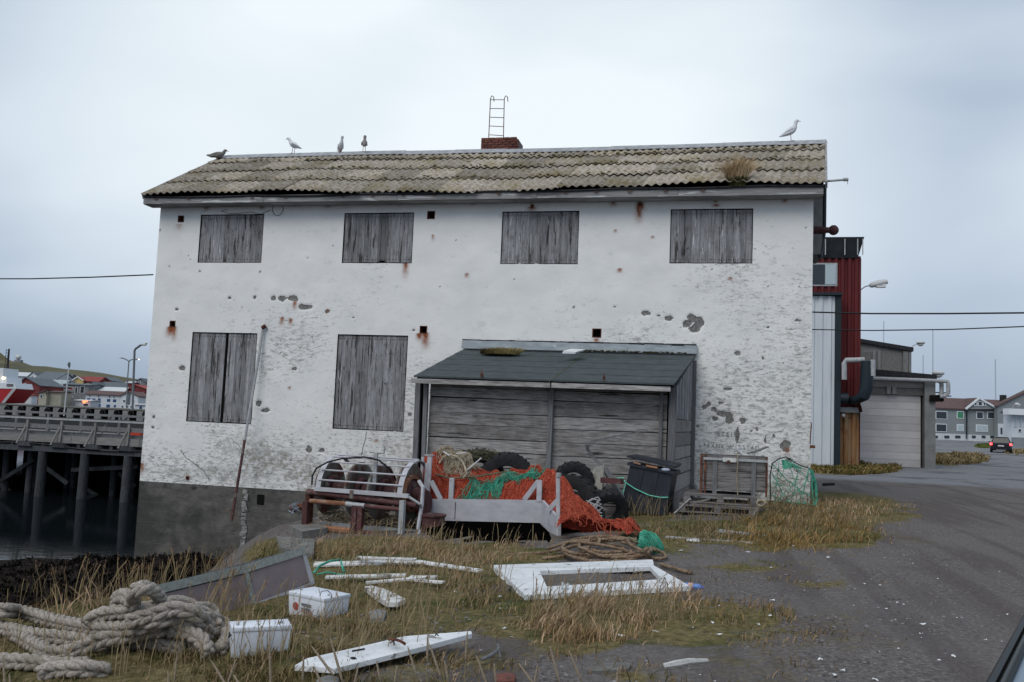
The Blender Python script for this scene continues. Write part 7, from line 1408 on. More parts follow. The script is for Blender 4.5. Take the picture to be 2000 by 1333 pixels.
m.build('mesh_twine', mt['olive'], pot)
m = MB(); m.add([tuple(Nq(1526, 898)), tuple(Nq(1537, 900)), tuple(Nq(1562, 912)), tuple(Nq(1572, 918)), tuple(Nq(1552, 914)), tuple(Nq(1530, 917))], [(0, 1, 5), (1, 4, 5), (1, 2, 4), (2, 3, 4)]); m.build('net_panel', mt['green'], pot)
m = MB(); m.tube([at(1583, 812+13, WY-.05), at(1585, 828, WY-.05), at(1583, 850, WY-.05), at(1582, 868, WY-.06)], .013, 6); m.box(tuple(at(1582, 874, WY-.04)-Vector((.0, .03, .02))), tuple(at(1592, 872, WY-.04)+Vector((0, .02, .02)))); hk = m.build('corner_hook', mt['rust'], bld)

# ---------------------------------------------------------------- ropes
def smooth_path(pts, step=.03):
    P_ = [Vector(p) for p in pts]; out = []
    for i in range(len(P_)-1):
        p0, p1, p2, p3 = P_[max(i-1, 0)], P_[i], P_[i+1], P_[min(i+2, len(P_)-1)]; n = max(2, int((p2-p1).length/step))
        for k in range(n):
            t_ = k/n; out.append(.5*((2*p1)+(p2-p0)*t_+(2*p0-5*p1+4*p2-p3)*t_*t_+(3*p1-p0-3*p2+p3)*t_**3))
    out.append(P_[-1]); return out
def frames(P_):
    x = None; F_ = []
    for i in range(len(P_)):
        d = (P_[min(i+1, len(P_)-1)]-P_[max(i-1, 0)]).normalized()
        if x is None: x = d.cross(Vector((0, 0, 1)))
        x = (x-d*x.dot(d)); x.normalize(); F_.append((x.copy(), x.cross(d)))
    return F_
def plaited(m, path, R_, pitch=4.6):
    P_ = smooth_path(path, R_*.36); F_ = frames(P_); L_ = 0; th = [0]
    for a_, b2_ in zip(P_[:-1], P_[1:]): L_ += (b2_-a_).length; th.append(L_*2*PI/(pitch*2*R_))
    for k in range(6):
        ph = k*PI/3; pts = []; r = []
        for p, (x, y), t_ in zip(P_, F_, th): pts.append(p+y*(R_*.62*math.cos(t_+ph))+x*(R_*.40*math.sin(2*(t_+ph)))); r.append(R_*.40)
        m.tube(pts, r, 7)
def twisted(m, path, R_, pitch=5, strands=3, n=5, st=.5):
    P_ = smooth_path(path, R_*st*2); F_ = frames(P_); L_ = 0; th = [0]
    for a_, b2_ in zip(P_[:-1], P_[1:]): L_ += (b2_-a_).length; th.append(L_*2*PI/(pitch*R_))
    for k in range(strands):
        ph = k*2*PI/strands; m.tube([p+x*(R_*.5*math.cos(t_+ph))+y*(R_*.5*math.sin(t_+ph)) for p, (x, y), t_ in zip(P_, F_, th)], R_*.56, n)
mr_ = thing('mooring_rope', 'thick pale plaited mooring rope piled in loops on the grass at lower left', 'rope', gp(200, 1250))
RP = [  # (px, py, height of the rope axis above the ground)
 [(-120, 1185, .12), (-30, 1190, .14), (40, 1196, .16), (110, 1214, .14), (190, 1228, .18), (270, 1226, .24), (320, 1212, .27), (365, 1196, .26), (402, 1190, .20), (418, 1202, .14), (400, 1222, .12), (350, 1238, .10)],
 [(-120, 1212, .08), (-20, 1222, .08), (60, 1240, .10), (120, 1246, .10), (180, 1256, .08), (212, 1262, .05)],
 [(18, 1232, .06), (50, 1250, .07), (85, 1270, .07), (120, 1277, .07), (160, 1266, .10), (200, 1250, .14), (260, 1240, .16), (330, 1222, .2), (390, 1210, .2), (430, 1216, .1), (446, 1234, .06), (440, 1256, .05), (425, 1272, .04)],
 [(168, 1220, .22), (190, 1204, .28), (225, 1196, .32), (262, 1196, .34), (292, 1208, .30)],
 [(226, 1192, .26), (228, 1172, .38), (243, 1164, .46), (258, 1176, .44), (256, 1190, .4)],
 [(262, 1184, .40), (260, 1162, .52), (272, 1150, .58), (292, 1150, .56), (308, 1162, .48), (310, 1178, .38), (296, 1188, .34), (272, 1192, .34), (300, 1196, .33), (340, 1178, .32), (370, 1184, .26), (385, 1196, .2)],
 [(205, 1215, .2), (240, 1208, .26), (290, 1214, .3), (340, 1206, .30), (380, 1196, .24), (410, 1206, .16), (424, 1226, .1)],
 [(240, 1240, .12), (290, 1234, .18), (340, 1226, .2), (385, 1226, .16), (420, 1244, .08)],
 [(215, 1222, .14), (255, 1228, .16), (300, 1238, .12), (350, 1250, .08), (390, 1262, .04)],
 [(250, 1215, .30), (300, 1200, .36), (345, 1190, .38), (385, 1204, .3), (400, 1220, .2)],
 [(330, 1230, .20), (360, 1232, .18), (388, 1246, .14), (402, 1264, .08), (405, 1280, .04)],
 [(-60, 1292, .05), (10, 1292, .06), (60, 1294, .07), (110, 1300, .07), (170, 1300, .04)],
 [(75, 1318, .05), (110, 1308, .07), (160, 1306, .08), (210, 1312, .02)],
 [(240, 1256, .04), (290, 1253, .07), (330, 1262, .05), (360, 1270, .02)],
]
for q in RP:
    m = MB(); plaited(m, [gp(a_, b2_, max(h, .02)*.95+.01) for a_, b2_, h in q], .064); m.build('rope_length', mt['rope'], mr_, 'all')
# brown coil
cb = thing('brown_rope_coil', 'loose coil of brown rope lying in front of the orange net', 'rope', gp(1190, 1080))
def ell(cx_, cy_, rx, ry, a0, a1, h, n=26, wob=2.): return [gp(cx_+rx*math.cos(t_)+random.uniform(-wob, wob), cy_+ry*math.sin(t_)+random.uniform(-wob, wob)*.4, h+.02*math.sin(t_*3)) for t_ in np.linspace(a0, a1, n)]
for q in ([*ell(1185, 1073, 88, 24, .2, 2*PI+.1, .06)], [*ell(1180, 1070, 82, 16, 3, 3+2*PI, .09)], [*ell(1200, 1066, 70, 13, 1, 1+5, .12)], [*ell(1175, 1068, 76, 20, 2, 2+5.5, .05)], [*ell(1210, 1072, 62, 17, 0, 4.6, .10)], [*ell(1160, 1076, 62, 13, 4, 4+5, .04)],
          [gp(1070, 1072, .05), gp(1110, 1060, .10), gp(1150, 1062, .13), gp(1200, 1070, .14), gp(1240, 1082, .10), gp(1262, 1086, .08)], [gp(1225, 1055, .14), gp(1232, 1065, .18), gp(1250, 1074, .18), gp(1266, 1082, .12), gp(1268, 1092, .05), gp(1255, 1098, .03)],
          [gp(1215, 1060, .1), gp(1260, 1070, .10), gp(1290, 1078, .06), gp(1300, 1088, .04), gp(1285, 1092, .03), gp(1262, 1088, .03)], [gp(1290, 1103, .03), gp(1315, 1110, .03), gp(1335, 1116, .03), gp(1352, 1120, .02)], [gp(985, 1085, .03), gp(1020, 1082, .03), gp(1060, 1080, .04), gp(1100, 1072, .06), gp(1140, 1062, .1)], [gp(1060, 1091, .02), gp(1090, 1088, .03), gp(1130, 1080, .05), gp(1165, 1074, .06)],
          [gp(1148, 1062, .10), gp(1152, 1052, .16), gp(1162, 1049, .18), gp(1171, 1055, .15), gp(1168, 1064, .1)]):
    m = MB(); twisted(m, q, .024, 7, 3, 5, .8); m.build('rope_length', mt['ropeb'], cb, 'all')
gb_ = thing('green_net_bundle', 'green net bundle gathered to a point beside the brown rope coil', 'fishing net', gp(1262, 1060))
# bundle: pear of green net
C0 = gp(1250, 1058, .16); C1 = gp(1298, 1073, .05); ax = C1-C0; m = MB(); V = []
fr_x = ax.normalized().cross(Vector((0, 0, 1))).normalized(); fr_y = fr_x.cross(ax.normalized())
def bun(u, th): r = .15*math.sin(min(1, (1-u)*1.5+.02)*PI/2)*(math.sqrt(max(0, 1-((.25-u)/.3)**2)) if u < .25 else 1)+.008; p = C0+ax*(u*1.1-.12)+(fr_x*math.cos(th)+fr_y*math.sin(th))*r*(1+.12*math.sin(th*5+u*9)); return p
nu, nv = 14, 16
for i in range(nu):
    for j in range(nv): V.append(tuple(bun(i/(nu-1), 2*PI*j/nv)))
m.add(V, [(i*nv+j, i*nv+(j+1) % nv, (i+1)*nv+(j+1) % nv, (i+1)*nv+j) for i in range(nu-1) for j in range(nv)]); m.build('bundle_body', M('green_net_body', [(.01, .07, .05), (.03, .20, .14)], 40, bump=1), gb_, 'all')
m = MB()
for k in range(26):
    for s_ in (-1, 1):
        th0 = 2*PI*k/26; m.tube([Vector(bun(u, th0+s_*u*3.2))+(fr_y*.0) for u in np.linspace(.02, .98, 16)], .0055, 4)
m.build('green_mesh', mt['green'], gb_)
for q in ([(1228, 1050), (1245, 1060), (1265, 1064), (1285, 1074), (1300, 1080)],): m = MB(); m.tube(smooth_path([gp(a_, b2_, .2-.15*i/4) for i, (a_, b2_) in enumerate(q)], .04), .012, 6); m.build('edge_rope', mt['olive'], gb_, True)
# ---------------------------------------------------------------- hatch box, batteries, doors, boards in the grass
G0 = gp(612, 1144); G1 = gp(470, 1196)
hb_ = thing('hatch_box', 'long shallow hatch box with mauve panels and green grey trim tipped up in the grass', 'hatch', (G0+G1)/2)
d_ab = (G1-G0); d_ab.z = 0; d_ab.normalize(); far_n = Vector((-d_ab.y, d_ab.x, 0)); 
if far_n.y < 0: far_n = -far_n
def onplane(px, py, org, nrm):
    d = Vector(ray(px, py)); t_ = (org-Vector((0, 0, EYE))).dot(nrm)/d.dot(nrm); return Vector((0, 0, EYE))+d*t_
G1b = gp(395, 1206)
v1 = (gp(395, 1206)-G0); up_t = (far_n*.35+Vector((0, 0, 1))).normalized(); nrm = v1.cross(up_t).normalized()
def HP(px, py, o=0.): return onplane(px, py, G0, nrm) + nrm*o*(1 if nrm.y < 0 else -1)
def hslab(q_, t0, t1, nm, mat, j=0):
    """piece of the box front: picture quad on the face plane, between offsets t0 (back) and t1 (proud)"""
    m = MB(); m.hexa([HP(*p, t0) for p in q_]+[HP(*p, t1) for p in q_]); return m.build(nm, mt[mat], hb_)
hslab([(322, 1160), (478, 1122), (492, 1186), (345, 1215)], -.02, .004, 'panel', 'panel'); hslab([(488, 1119), (588, 1085), (606, 1136), (500, 1181)], -.02, .004, 'panel', 'panel')
hslab([(306, 1143), (480, 1103), (482, 1119), (312, 1160)], -.03, .022, 'top_trim', 'trim'); hslab([(480, 1103), (592, 1068), (595, 1083), (482, 1119)], -.03, .020, 'top_trim', 'trim')
hslab([(589, 1083), (595, 1081), (613, 1139), (606, 1143)], -.03, .014, 'end_frame', 'hopper'); hslab([(476, 1121), (484, 1118), (499, 1182), (492, 1186)], -.02, .016, 'batten', 'trim'); hslab([(470, 1189), (612, 1136), (613, 1142), (472, 1197)], -.03, .012, 'bottom_frame', 'hopper')
back = far_n*.10+Vector((0, 0, .0))
m = MB(); a, b_, c_, d_ = HP(308, 1144, -.03), HP(592, 1069, -.03), HP(612, 1140, -.03), HP(345, 1215, -.03)
m.hexa([d_, c_, c_+back*.8, d_+back*.8, a, b_, b_+back*.9-Vector((0, 0, .03)), a+back*.9-Vector((0, 0, .03))]); m.build('box_body', mt['wood_post'], hb_)
def battery(label, FL, FR_, depth, h, right_end=True, text=False):
    A, B_ = gp(*FL), gp(*FR_); z = min(A.z, B_.z)-.02; ex = (B_-A); ex.z = 0; L_ = ex.length; ex.normalize(); ey = Vector((-ex.y, ex.x, 0)); t = thing('lead_battery', label, 'battery', A, 0, 'discarded white batteries'); h += .02
    def c8(u0, u1, v0, v1, z0, z1, ins=0.): return [A*1+ex*u+ey*v+Vector((0, 0, z-A.z+zz)) for zz, i_ in ((z0, ins), (z1, 0)) for u, v in ((u0+i_, v0+i_), (u1-i_, v0+i_), (u1-i_, v1-i_), (u0+i_, v1-i_))]
    def rb(u0, u1, v0, v1, z0, z1, nm, mat, ins=0, bev=.012, par=t):
        m = MB(); m.hexa(c8(u0, u1, v0, v1, z0, z1, ins)); o = m.build(nm, mt[mat], par); bm = bmesh.new(); bm.from_mesh(o.data); bmesh.ops.bevel(bm, geom=bm.edges[:], offset=bev, segments=2, affect='EDGES', profile=.6); bm.to_mesh(o.data); bm.free(); o.data.shade_smooth(); o.data.set_sharp_from_angle(angle=math.radians(50)); return o
    rb(0, L_, 0, depth, 0, h-.03, 'case', 'plast', .010); rb(-.006, L_+.006, -.006, depth+.006, h-.035, h, 'lid', 'plast', 0, .008)
    for u in (.10*L_, .86*L_):
        p = A+ex*u+ey*(depth*.35); m = MB(); m.lathe([(.001, .0), (.014, 0), (.012, .018), (.001, .018)], (p.x, p.y, z+h-.002), 'Z', 8); m.build('terminal', mt['galv'], t)
    p0 = A+ex*(L_*.80)+ey*.03+Vector((0, 0, z-A.z+h)); m = MB(); m.tube([p0, p0+ex*.02+Vector((0, 0, .05)), p0+ex*.07+ey*.03+Vector((0, 0, .06)), p0+ex*.10+ey*.05+Vector((0, 0, .03)), p0+ex*.10+ey*.05], .004, 5); m.build('wire_handle', mt['wire'], t)
    if not text:
        p0 = A+Vector((0, 0, z-A.z+h-.06))-ex*.005+ey*.03; m = MB(); m.tube([p0, p0-ex*.01+ey*.05-Vector((0, 0, .03)), p0+ey*.12-Vector((0, 0, .01))], .006, 5); m.build('carry_strap', mt['wire'], t)
    else:
        for s_, zz, sz in (('VESTLEK', .125, .036), ('BATTERI', .085, .034)):
            cu = bpy.data.curves.new('lettering', 'FONT'); cu.body = s_; cu.size = sz; cu.extrude = .0008; cu.offset = .0012; o = bpy.data.objects.new('tmp', cu); COL.objects.link(o); bpy.context.view_layer.update(); me = bpy.data.meshes.new_from_object(o); bpy.data.objects.remove(o)
            me.materials.clear(); me.materials.append(mt['txt']); o = bpy.data.objects.new('lettering', me); COL.objects.link(o); o.parent = t; p = ex*(L_*.38)+Vector((0, 0, z-A.z+zz))-ey*.004; o.matrix_local = Matrix.Translation(p) @ Matrix(((ex.x, 0, -ey.x), (ex.y, 0, -ey.y), (0, 1, 0))).to_4x4()
        q_ = A+ex*(L_*.22)-ey*.001+Vector((0, 0, z-A.z+.11)); m = MB()
        m.poly([q_+ex*(.036*math.cos(a_))+Vector((0, 0, .036*math.sin(a_))) for a_ in np.linspace(0, 2*PI, 17)[:-1]], -ey*.002); m.build('emblem_disc', mt['redp'], t)
        m = MB(); m.poly([q_-ey*.0025+ex*a_+Vector((0, 0, b2_)) for a_, b2_ in ((-.02, -.02), (0, .03), (.02, -.02), (0, -.008))], -ey*.001); m.build('emblem_mark', mt['txt'], t)
        q2 = A+ex*(L_*.36)-ey*.001+Vector((0, 0, z-A.z+.07)); m = MB(); m.hexa([q2, q2+ex*.16, q2+ex*.16-ey*.002, q2-ey*.002, q2+Vector((0, 0, .005)), q2+ex*.16+Vector((0, 0, .005)), q2+ex*.16-ey*.002+Vector((0, 0, .005)), q2-ey*.002+Vector((0, 0, .005))]); m.build('red_line', mt['redp'], t)
    return t
battery('white battery case with faded red and black print behind the hatch box corner', (561, 1199), (632, 1209), .33, .215, text=True)
battery('plain white battery case lying nearest in the grass right of the rope', (450, 1288), (566, 1271), .22, .235)
# fallen white door frame with an open light
df = thing('door_frame', 'flaking white door leaf with an open window hole lying flat on the ground', 'door', gp(1160, 1130))
DT = .06
def DP(px, py, h=DT): return gp(px, py, h)
O4 = [(964, 1104), (1275, 1093), (1348, 1145), (1026, 1163)]; I4 = [(1054, 1116), (1270, 1107), (1302, 1131), (1068, 1146)]
def lerp2(a, b_, f): return (a[0]+(b_[0]-a[0])*f, a[1]+(b_[1]-a[1])*f)
def dpiece(quad, nm, mat='white', h0=.01, h1=DT):
    m = MB(); top = [DP(*p) for p in quad]; th_ = Vector((0, 0, -(h1-h0))); m.hexa([p+th_ for p in top]+top); return m.build(nm, mt[mat], df)
# stiles and rails mitred along the inner opening
dpiece([O4[0], O4[1], (1277, 1104.5), (966, 1110)], 'top_rail'); dpiece([(966.5, 1110.6), (1277.5, 1105), I4[1], I4[0]], 'top_rail')
dpiece([I4[1], (1277.6, 1105), O4[2], (1300, 1140)], 'end_rail'); dpiece([(1046, 1150), (1300, 1140.4), O4[2], O4[3]], 'lower_rail'); dpiece([I4[3], I4[2], (1299.8, 1139.6), (1050, 1149.4)], 'lower_rail')
dpiece([(967, 1111), I4[0], I4[3], (1046, 1150), (1045, 1150)][:4], 'wide_panel'); dpiece([(968, 1112), (1046, 1150.3), O4[3], (965.2, 1105.6)], 'hinge_stile')
for px, py in ((1098, 1150), (1288, 1138)):
    p = DP(px, py); m = MB(); m.beam(p, p+Vector((.0, .02, .06)), .018, .03); m.beam(p+Vector((.05, 0, 0)), p+Vector((.05, .02, .055)), .018, .03); m.tube([p+Vector((-.01, .01, .04)), p+Vector((.07, .01, .04))], .008, 6); m.build('latch', mt['galv'], df)
# white plank door in front
pd = thing('plank_door', 'white painted shutter board with a twisted hinge lying in the foreground grass', 'board', gp(750, 1270))
top = [gp(a_, b2_, h) for a_, b2_, h in ((576, 1300, .09), (600, 1286, .10), (700, 1264, .12), (790, 1243, .13), (920, 1233, .11), (922, 1238, .10), (800, 1270, .09), (655, 1306, .07))]
m = MB(); m.poly([p-Vector((0, 0, .035)) for p in top], (0, 0, .035)); m.build('painted_board', mt['white'], pd)
q_ = gp(770, 1252, .13); m = MB(); m.tube([gp(760, 1249, .14), gp(775, 1250, .17), gp(785, 1254, .16), gp(792, 1259, .14)], .010, 6); m.tube([gp(762, 1256, .13), gp(769, 1252, .17), gp(770, 1260, .13)], .006, 5); m.build('hinge', mt['rust'], pd, True)
m = MB(); m.tube([gp(688, 1272, .13), gp(700, 1270, .14), gp(712, 1268, .135)], .007, 5); m.ball(gp(690, 1286, .125), .018, 7, 5, (1.3, 1, .5)); m.build('hinge', mt['wire'], pd)
m = MB(); m.tube([gp(850, 1242, .13), gp(852, 1238, .15), gp(856, 1242, .12)], .005, 5); m.build('hook', mt['wire'], pd)
def groundboard(pxs, wd, th, lb, mat='boardw', h=.06, nm='broken_board'):
    A, B_ = gp(*pxs[:2], h), gp(*pxs[2:], h); m = MB(); n_ = 4; ex = (B_-A).normalized(); ey = Vector((-ex.y, ex.x, 0)); V = []
    P_ = [A.lerp(B_, i/n_) for i in range(n_+1)]; m.hexa  # bent slightly along its length
    for i, p in enumerate(P_):
        s = random.uniform(-.006, .006); dz = 0; s *= .5
        for v, z in ((-wd/2+s, -th), (wd/2+s, -th), (wd/2+s, 0), (-wd/2+s, 0)): V.append(p+ey*v+Vector((0, 0, z+dz+v*.15)))
    m.add(V, [(i*4+j, i*4+(j+1) % 4, (i+1)*4+(j+1) % 4, (i+1)*4+j) for i in range(n_) for j in range(4)]+[(3, 2, 1, 0), (n_*4, n_*4+1, n_*4+2, n_*4+3)])
    return tag(m.build(nm, mt[mat], None), lb, 'board', 'broken boards in the grass')
groundboard((613, 1101, 808, 1096), .14, .022, 'long flaking white board with green twine round its left end'); groundboard((697, 1088, 812, 1092), .08, .02, 'narrow white board edge lying on the long flaking board', h=.12)
groundboard((812, 1095, 938, 1114), .09, .02, 'white board slanting down to the right end of the board pile'); groundboard((636, 1126, 792, 1122), .08, .02, 'thin white lath below the long flaking board')
groundboard((715, 1137, 852, 1125), .05, .02, 'narrow grey lath lying under the thin white lath'); groundboard((800, 1126, 853, 1126), .07, .02, 'short white board stub at the right of the laths'); groundboard((812, 1132, 866, 1136), .05, .02, 'short stick of white board lying lowest in the pile')
groundboard((1300, 1048, 1470, 1060), .07, .03, 'thin brown lath lying on the gravel left of the tussocks', 'wood_h', .03, 'thin_lath'); groundboard((1400, 1035, 1494, 1046), .12, .03, 'grey board half hidden in grass before the pallets', 'wood_h', .03, 'thin_lath')
m = MB(); tp = [gp(a_, b2_, .07) for a_, b2_ in ((711, 1147), (726, 1145), (750, 1151), (771, 1160), (792, 1171), (777, 1178), (756, 1178), (738, 1167))]; m.poly([p-Vector((0, 0, .04)) for p in tp], (0, 0, .045)); tag(m.build('board_fragment', mt['boardw']), 'broad splintered white board fragment lying alone in the grass', 'board')
m = MB(); m.tube([gp(612, 1120, .08), gp(625, 1105, .14), gp(645, 1096, .16), gp(665, 1094, .13), gp(668, 1105, .10), gp(672, 1118, .06)], .014, 6); m.tube([gp(620, 1122, .06), gp(640, 1118, .10), gp(660, 1122, .05), gp(676, 1124, .04)], .012, 6); tag(m.build('mint_rope', mt['green'], None, True), 'green twine looped over the left end of the long flaking board', 'rope')
m = MB(); m.tube([gp(1296, 1302, .03), gp(1320, 1298, .04), gp(1345, 1293, .04), gp(1382, 1291, .03)], [.02, .028, .025, .015], 7); tag(m.build('driftwood_stick', mt['boardw'], None, True), 'pale driftwood stick lying on the foreground gravel', 'stick')
m = MB(); m.tube([gp(940, 1289, .03), gp(960, 1280, .05), gp(974, 1270, .06), gp(973, 1258, .07), gp(971, 1250, .10)], [.012, .014, .012, .010, .005], 6); m.tube([gp(974, 1270, .06), gp(978, 1285, .03)], .007, 5); tag(m.build('twig', mt['wood_post'], None, True), 'bent bare twig right of the white shutter board', 'stick')
def flatstone(pxs, h, lb, mat='concrete', rnd=.0):
    tp = [gp(a_, b2_, h) for a_, b2_ in pxs]; c_ = sum(tp, Vector())/len(tp); m = MB(); n = len(tp); V = [c_+Vector((0, 0, .02))]+[c_.lerp(p, .8)+Vector((0, 0, .012)) for p in tp]+[p for p in tp]+[p-Vector((0, 0, h+.05)) for p in tp]
    F_ = [(0, 1+i, 1+(i+1) % n) for i in range(n)]; F_ += [(1+i, 1+n+i, 1+n+(i+1) % n, 1+(i+1) % n) for i in range(n)]; F_ += [(1+n+i, 1+2*n+i, 1+2*n+(i+1) % n, 1+n+(i+1) % n) for i in range(n)]
    m.add(V, F_); return tag(m.build('stone', mt[mat], None, True), lb, 'stone')
flatstone([(1146, 1310), (1180, 1297), (1232, 1296), (1228, 1306), (1170, 1311)], .03, 'flat pale stone set in the gravel at the bottom middle')
flatstone([(718, 1196), (735, 1191), (755, 1193), (750, 1208), (724, 1208)], .04, 'blue grey flat stone in the grass below the board fragment', 'slab'); flatstone([(618, 1328), (640, 1320), (662, 1324), (660, 1340), (620, 1342)], .05, 'rounded grey stone at the bottom edge in the grass')
flatstone([(965, 1320), (985, 1315), (1008, 1318), (1005, 1330), (970, 1332)], .04, 'small reddish stone in the grass at the bottom edge', 'brick')
# plastic bottle
bt = thing('plastic_bottle', 'crushed pale blue plastic bottle lying off the right corner of the door frame', 'bottle', gp(1352, 1147)); A, B_ = gp(1338, 1144, .035), gp(1374, 1148, .03)
m = MB(); m.tube([A, A.lerp(B_, .04), A.lerp(B_, .5), A.lerp(B_, .75), A.lerp(B_, .88)], [.020, .034, .030, .033, .013], 12); m.build('bottle_body', mt['bottle'], bt, True); m = MB(); m.tube([A.lerp(B_, .88), B_], .013, 10); m.build('bottle_cap', flat('blue_cap', (.03, .10, .45), .4), bt, True)
m = MB(); m.tube([A.lerp(B_, .2), A.lerp(B_, .45)], .0345, 12, cap=False); m.build('bottle_label', flat('orange_label', (.55, .35, .30), .6), bt)
m = MB(); p = gp(1354, 1057, .02); m.hexa([p+Vector(v) for v in ((-.10, -.05, 0), (.08, -.06, 0), (.1, .04, 0), (-.08, .06, 0), (-.09, -.04, .03), (.07, -.05, .02), (.09, .03, .03), (-.08, .05, .02))]); tag(m.build('foam_scrap', mt['litter']), 'white foam scrap on the gravel right of the green net bundle', 'scrap')
m = MB(); m.tube([at(1606, 933, 30), at(1630, 932, 30)], .05, 6); o = m.build('black_pipe', mt['wire']); p = gp(1608, 934); 
for v in o.data.vertices: v.co.z += Tf(v.co.x, v.co.y)+.06-at(1618, 932.5, 30).z
tag(o, 'short black pipe lying on the gravel beyond the net pot', 'pipe')

# ---------------------------------------------------------------- cars
CR_ = -.28; fc = thing('dark_estate_car', 'dark estate car with red tail lights driving away on the far road', 'car', (0, 0, 0), CR_)
cw = 95.; cA, cB = at(1937, 886, cw, CR_), at(1973.5, 886, cw, CR_); cxm = (cA.x+cB.x)/2; hwid = .90; g_ = Tf(*[(cxm*math.cos(CR_)-cw*math.sin(CR_)), (cxm*math.sin(CR_)+cw*math.cos(CR_))])
def cs(y, prof): return [(cxm+x, cw+y, g_+z) for x, z in prof]
def ringloft(rings, nm, mat, par, sm=True, capends=True):
    m = MB(); n = len(rings[0]); V = [p for r in rings for p in r]; F_ = [(i*n+j, i*n+(j+1) % n, (i+1)*n+(j+1) % n, (i+1)*n+j) for i in range(len(rings)-1) for j in range(n)]
    if capends: F_ += [tuple(range(n))[::-1], tuple(range((len(rings)-1)*n, len(rings)*n))]
    m.add(V, F_); return m.build(nm, mt[mat], par, sm)
def bodyp(w, z0, z1, r=.1): return [(-w+r, z0), (w-r, z0), (w, z0+r), (w+.0, (z0+z1)/2), (w-.03, z1-r), (w-r-.03, z1), (-w+r+.03, z1), (-w+.03, z1-r), (-w, (z0+z1)/2), (-w, z0+r)]
ringloft([cs(0, bodyp(.80, .32, .82)), cs(.12, bodyp(.88, .24, .92)), cs(1.0, bodyp(.90, .20, .96)), cs(3.0, bodyp(.90, .20, .94)), cs(4.2, bodyp(.88, .22, .82)), cs(4.5, bodyp(.78, .30, .66))], 'body', 'carblk', fc)
def gp_(w0, w1, z0, z1): return [(-w0, z0), (w0, z0), (w1, z1), (-w1, z1)]
ringloft([cs(.16, gp_(.74, .70, .90, .93)), cs(.48, gp_(.76, .58, .92, 1.42)), cs(2.3, gp_(.76, .58, .92, 1.45)), cs(3.25, gp_(.74, .66, .90, .94))], 'cabin', 'carglass', fc, False)
ringloft([cs(.44, gp_(.60, .56, 1.40, 1.46)), cs(1.3, gp_(.61, .56, 1.42, 1.50)), cs(2.35, gp_(.60, .55, 1.41, 1.48))], 'roof', 'carblk', fc)
for s in (-1, 1):
    m = MB(); m.box((cxm+s*.80-.11, cw-.03, g_+.70), (cxm+s*.80+.09, cw+.12, g_+.90)); m.build('tail_light', mt['tail'], fc)
    for y in (.85, 3.5):
        m = MB(); m.lathe([(.001, -.10), (.30, -.10), (.33, -.07), (.33, .07), (.30, .10), (.001, .10)], (cxm+s*.80, cw+y, g_+.33), 'X', 18); wh2 = m.build('wheel', mt['rubber'], fc, True); m = MB(); m.lathe([(.001, -.11*s), (.20, -.11*s), (.2, .11*s), (.001, .11*s)], (cxm+s*.80, cw+y, g_+.33), 'X', 12); m.build('rim', mt['chrome'], wh2)
    m = MB(); m.beam((cxm+s*.78, cw+.35, g_+.90), (cxm+s*.57, cw+.50, g_+1.44), .07, .07); m.build('pillar', mt['carblk'], fc); m = MB(); m.ball((cxm+s*.97, cw+2.7, g_+.98), .10, 8, 6, (1, .6, .7)); m.build('wing_mirror', mt['carblk'], fc, True)
m = MB(); m.box((cxm-.25, cw-.03, g_+.60), (cxm+.25, cw+.02, g_+.71)); m.build('number_plate', mt['plate'], fc)
m = MB(); m.box((cxm-.40, cw-.02, g_+.24), (cxm+.40, cw+.02, g_+.30)); m.build('bumper_strip', mt['chrome'], fc)
# the parked car whose roof edge shows in the bottom right corner
ZRF = 1.35; hh = EYE-ZRF; rA, rB = ray(1930, 1333), ray(2000, 1205); pA_ = Vector(rA)*(-hh/rA[2]); pB_ = Vector(rB)*(-hh/rB[2]); dv = Vector((pB_.x-pA_.x, pB_.y-pA_.y, 0)).normalized(); nv_ = Vector((dv.y, -dv.x, 0))
nc = thing('parked_car', 'blue grey parked car with black rubber roof seal cut by the lower right corner', 'car', (pA_.x, pA_.y, 0))
def NCp(x, y, z): p = Vector((pA_.x, pA_.y, 0))+nv_*x+dv*y; return (p.x, p.y, z)
def nring(y, prof): return [NCp(x, y, z) for x, z in prof]
def arc_roof(y, drop=0., ins=0.): return nring(y, [(.022+ins, ZRF-.004-drop), (.10+ins, ZRF+.012-drop), (.30, ZRF+.03-drop), (.58, ZRF+.04-drop), (.86, ZRF+.03-drop), (1.04-ins, ZRF+.012-drop), (1.115-ins, ZRF-.004-drop), (1.10-ins, ZRF-.03-drop), (.06+ins, ZRF-.03-drop)])
def edge_c(y): return .030*((y-.25)/.5)**2*(1 if abs(y-.25) < 3 else 1)*.12
ringloft([arc_roof(y, d_, i_) for y, d_, i_ in ((-1.5, .05, .06), (-1.2, .015, .01), (-.4, 0, 0), (.25, 0, 0), (.7, .0, .0), (.95, .03, .03), (1.05, .08, .08))], 'roof', 'bluepaint', nc)
for x0_, x1_, z_, nm, mat in ((-.004, .007, 0, 'rubber_seal', 'seal'), (.007, .018, -.004, 'trim_strip', 'seal2'), (.018, .023, -.001, 'inner_seal', 'seal')):
    m = MB(); rings = [nring(y, [(x0_+i_, ZRF-.025-d_), (x1_+i_, ZRF-.025-d_), (x1_+i_, ZRF+z_-d_), ((x0_+x1_)/2+i_, ZRF+z_+.004-d_), (x0_+i_, ZRF+z_-.003-d_)]) for y, d_, i_ in ((-1.5, .06, .06), (-1.2, .02, .01), (-.4, 0, 0), (.25, 0, 0), (.7, 0, 0), (.95, .03, .03), (1.05, .08, .08))]; ringloft(rings, nm, mat, nc)
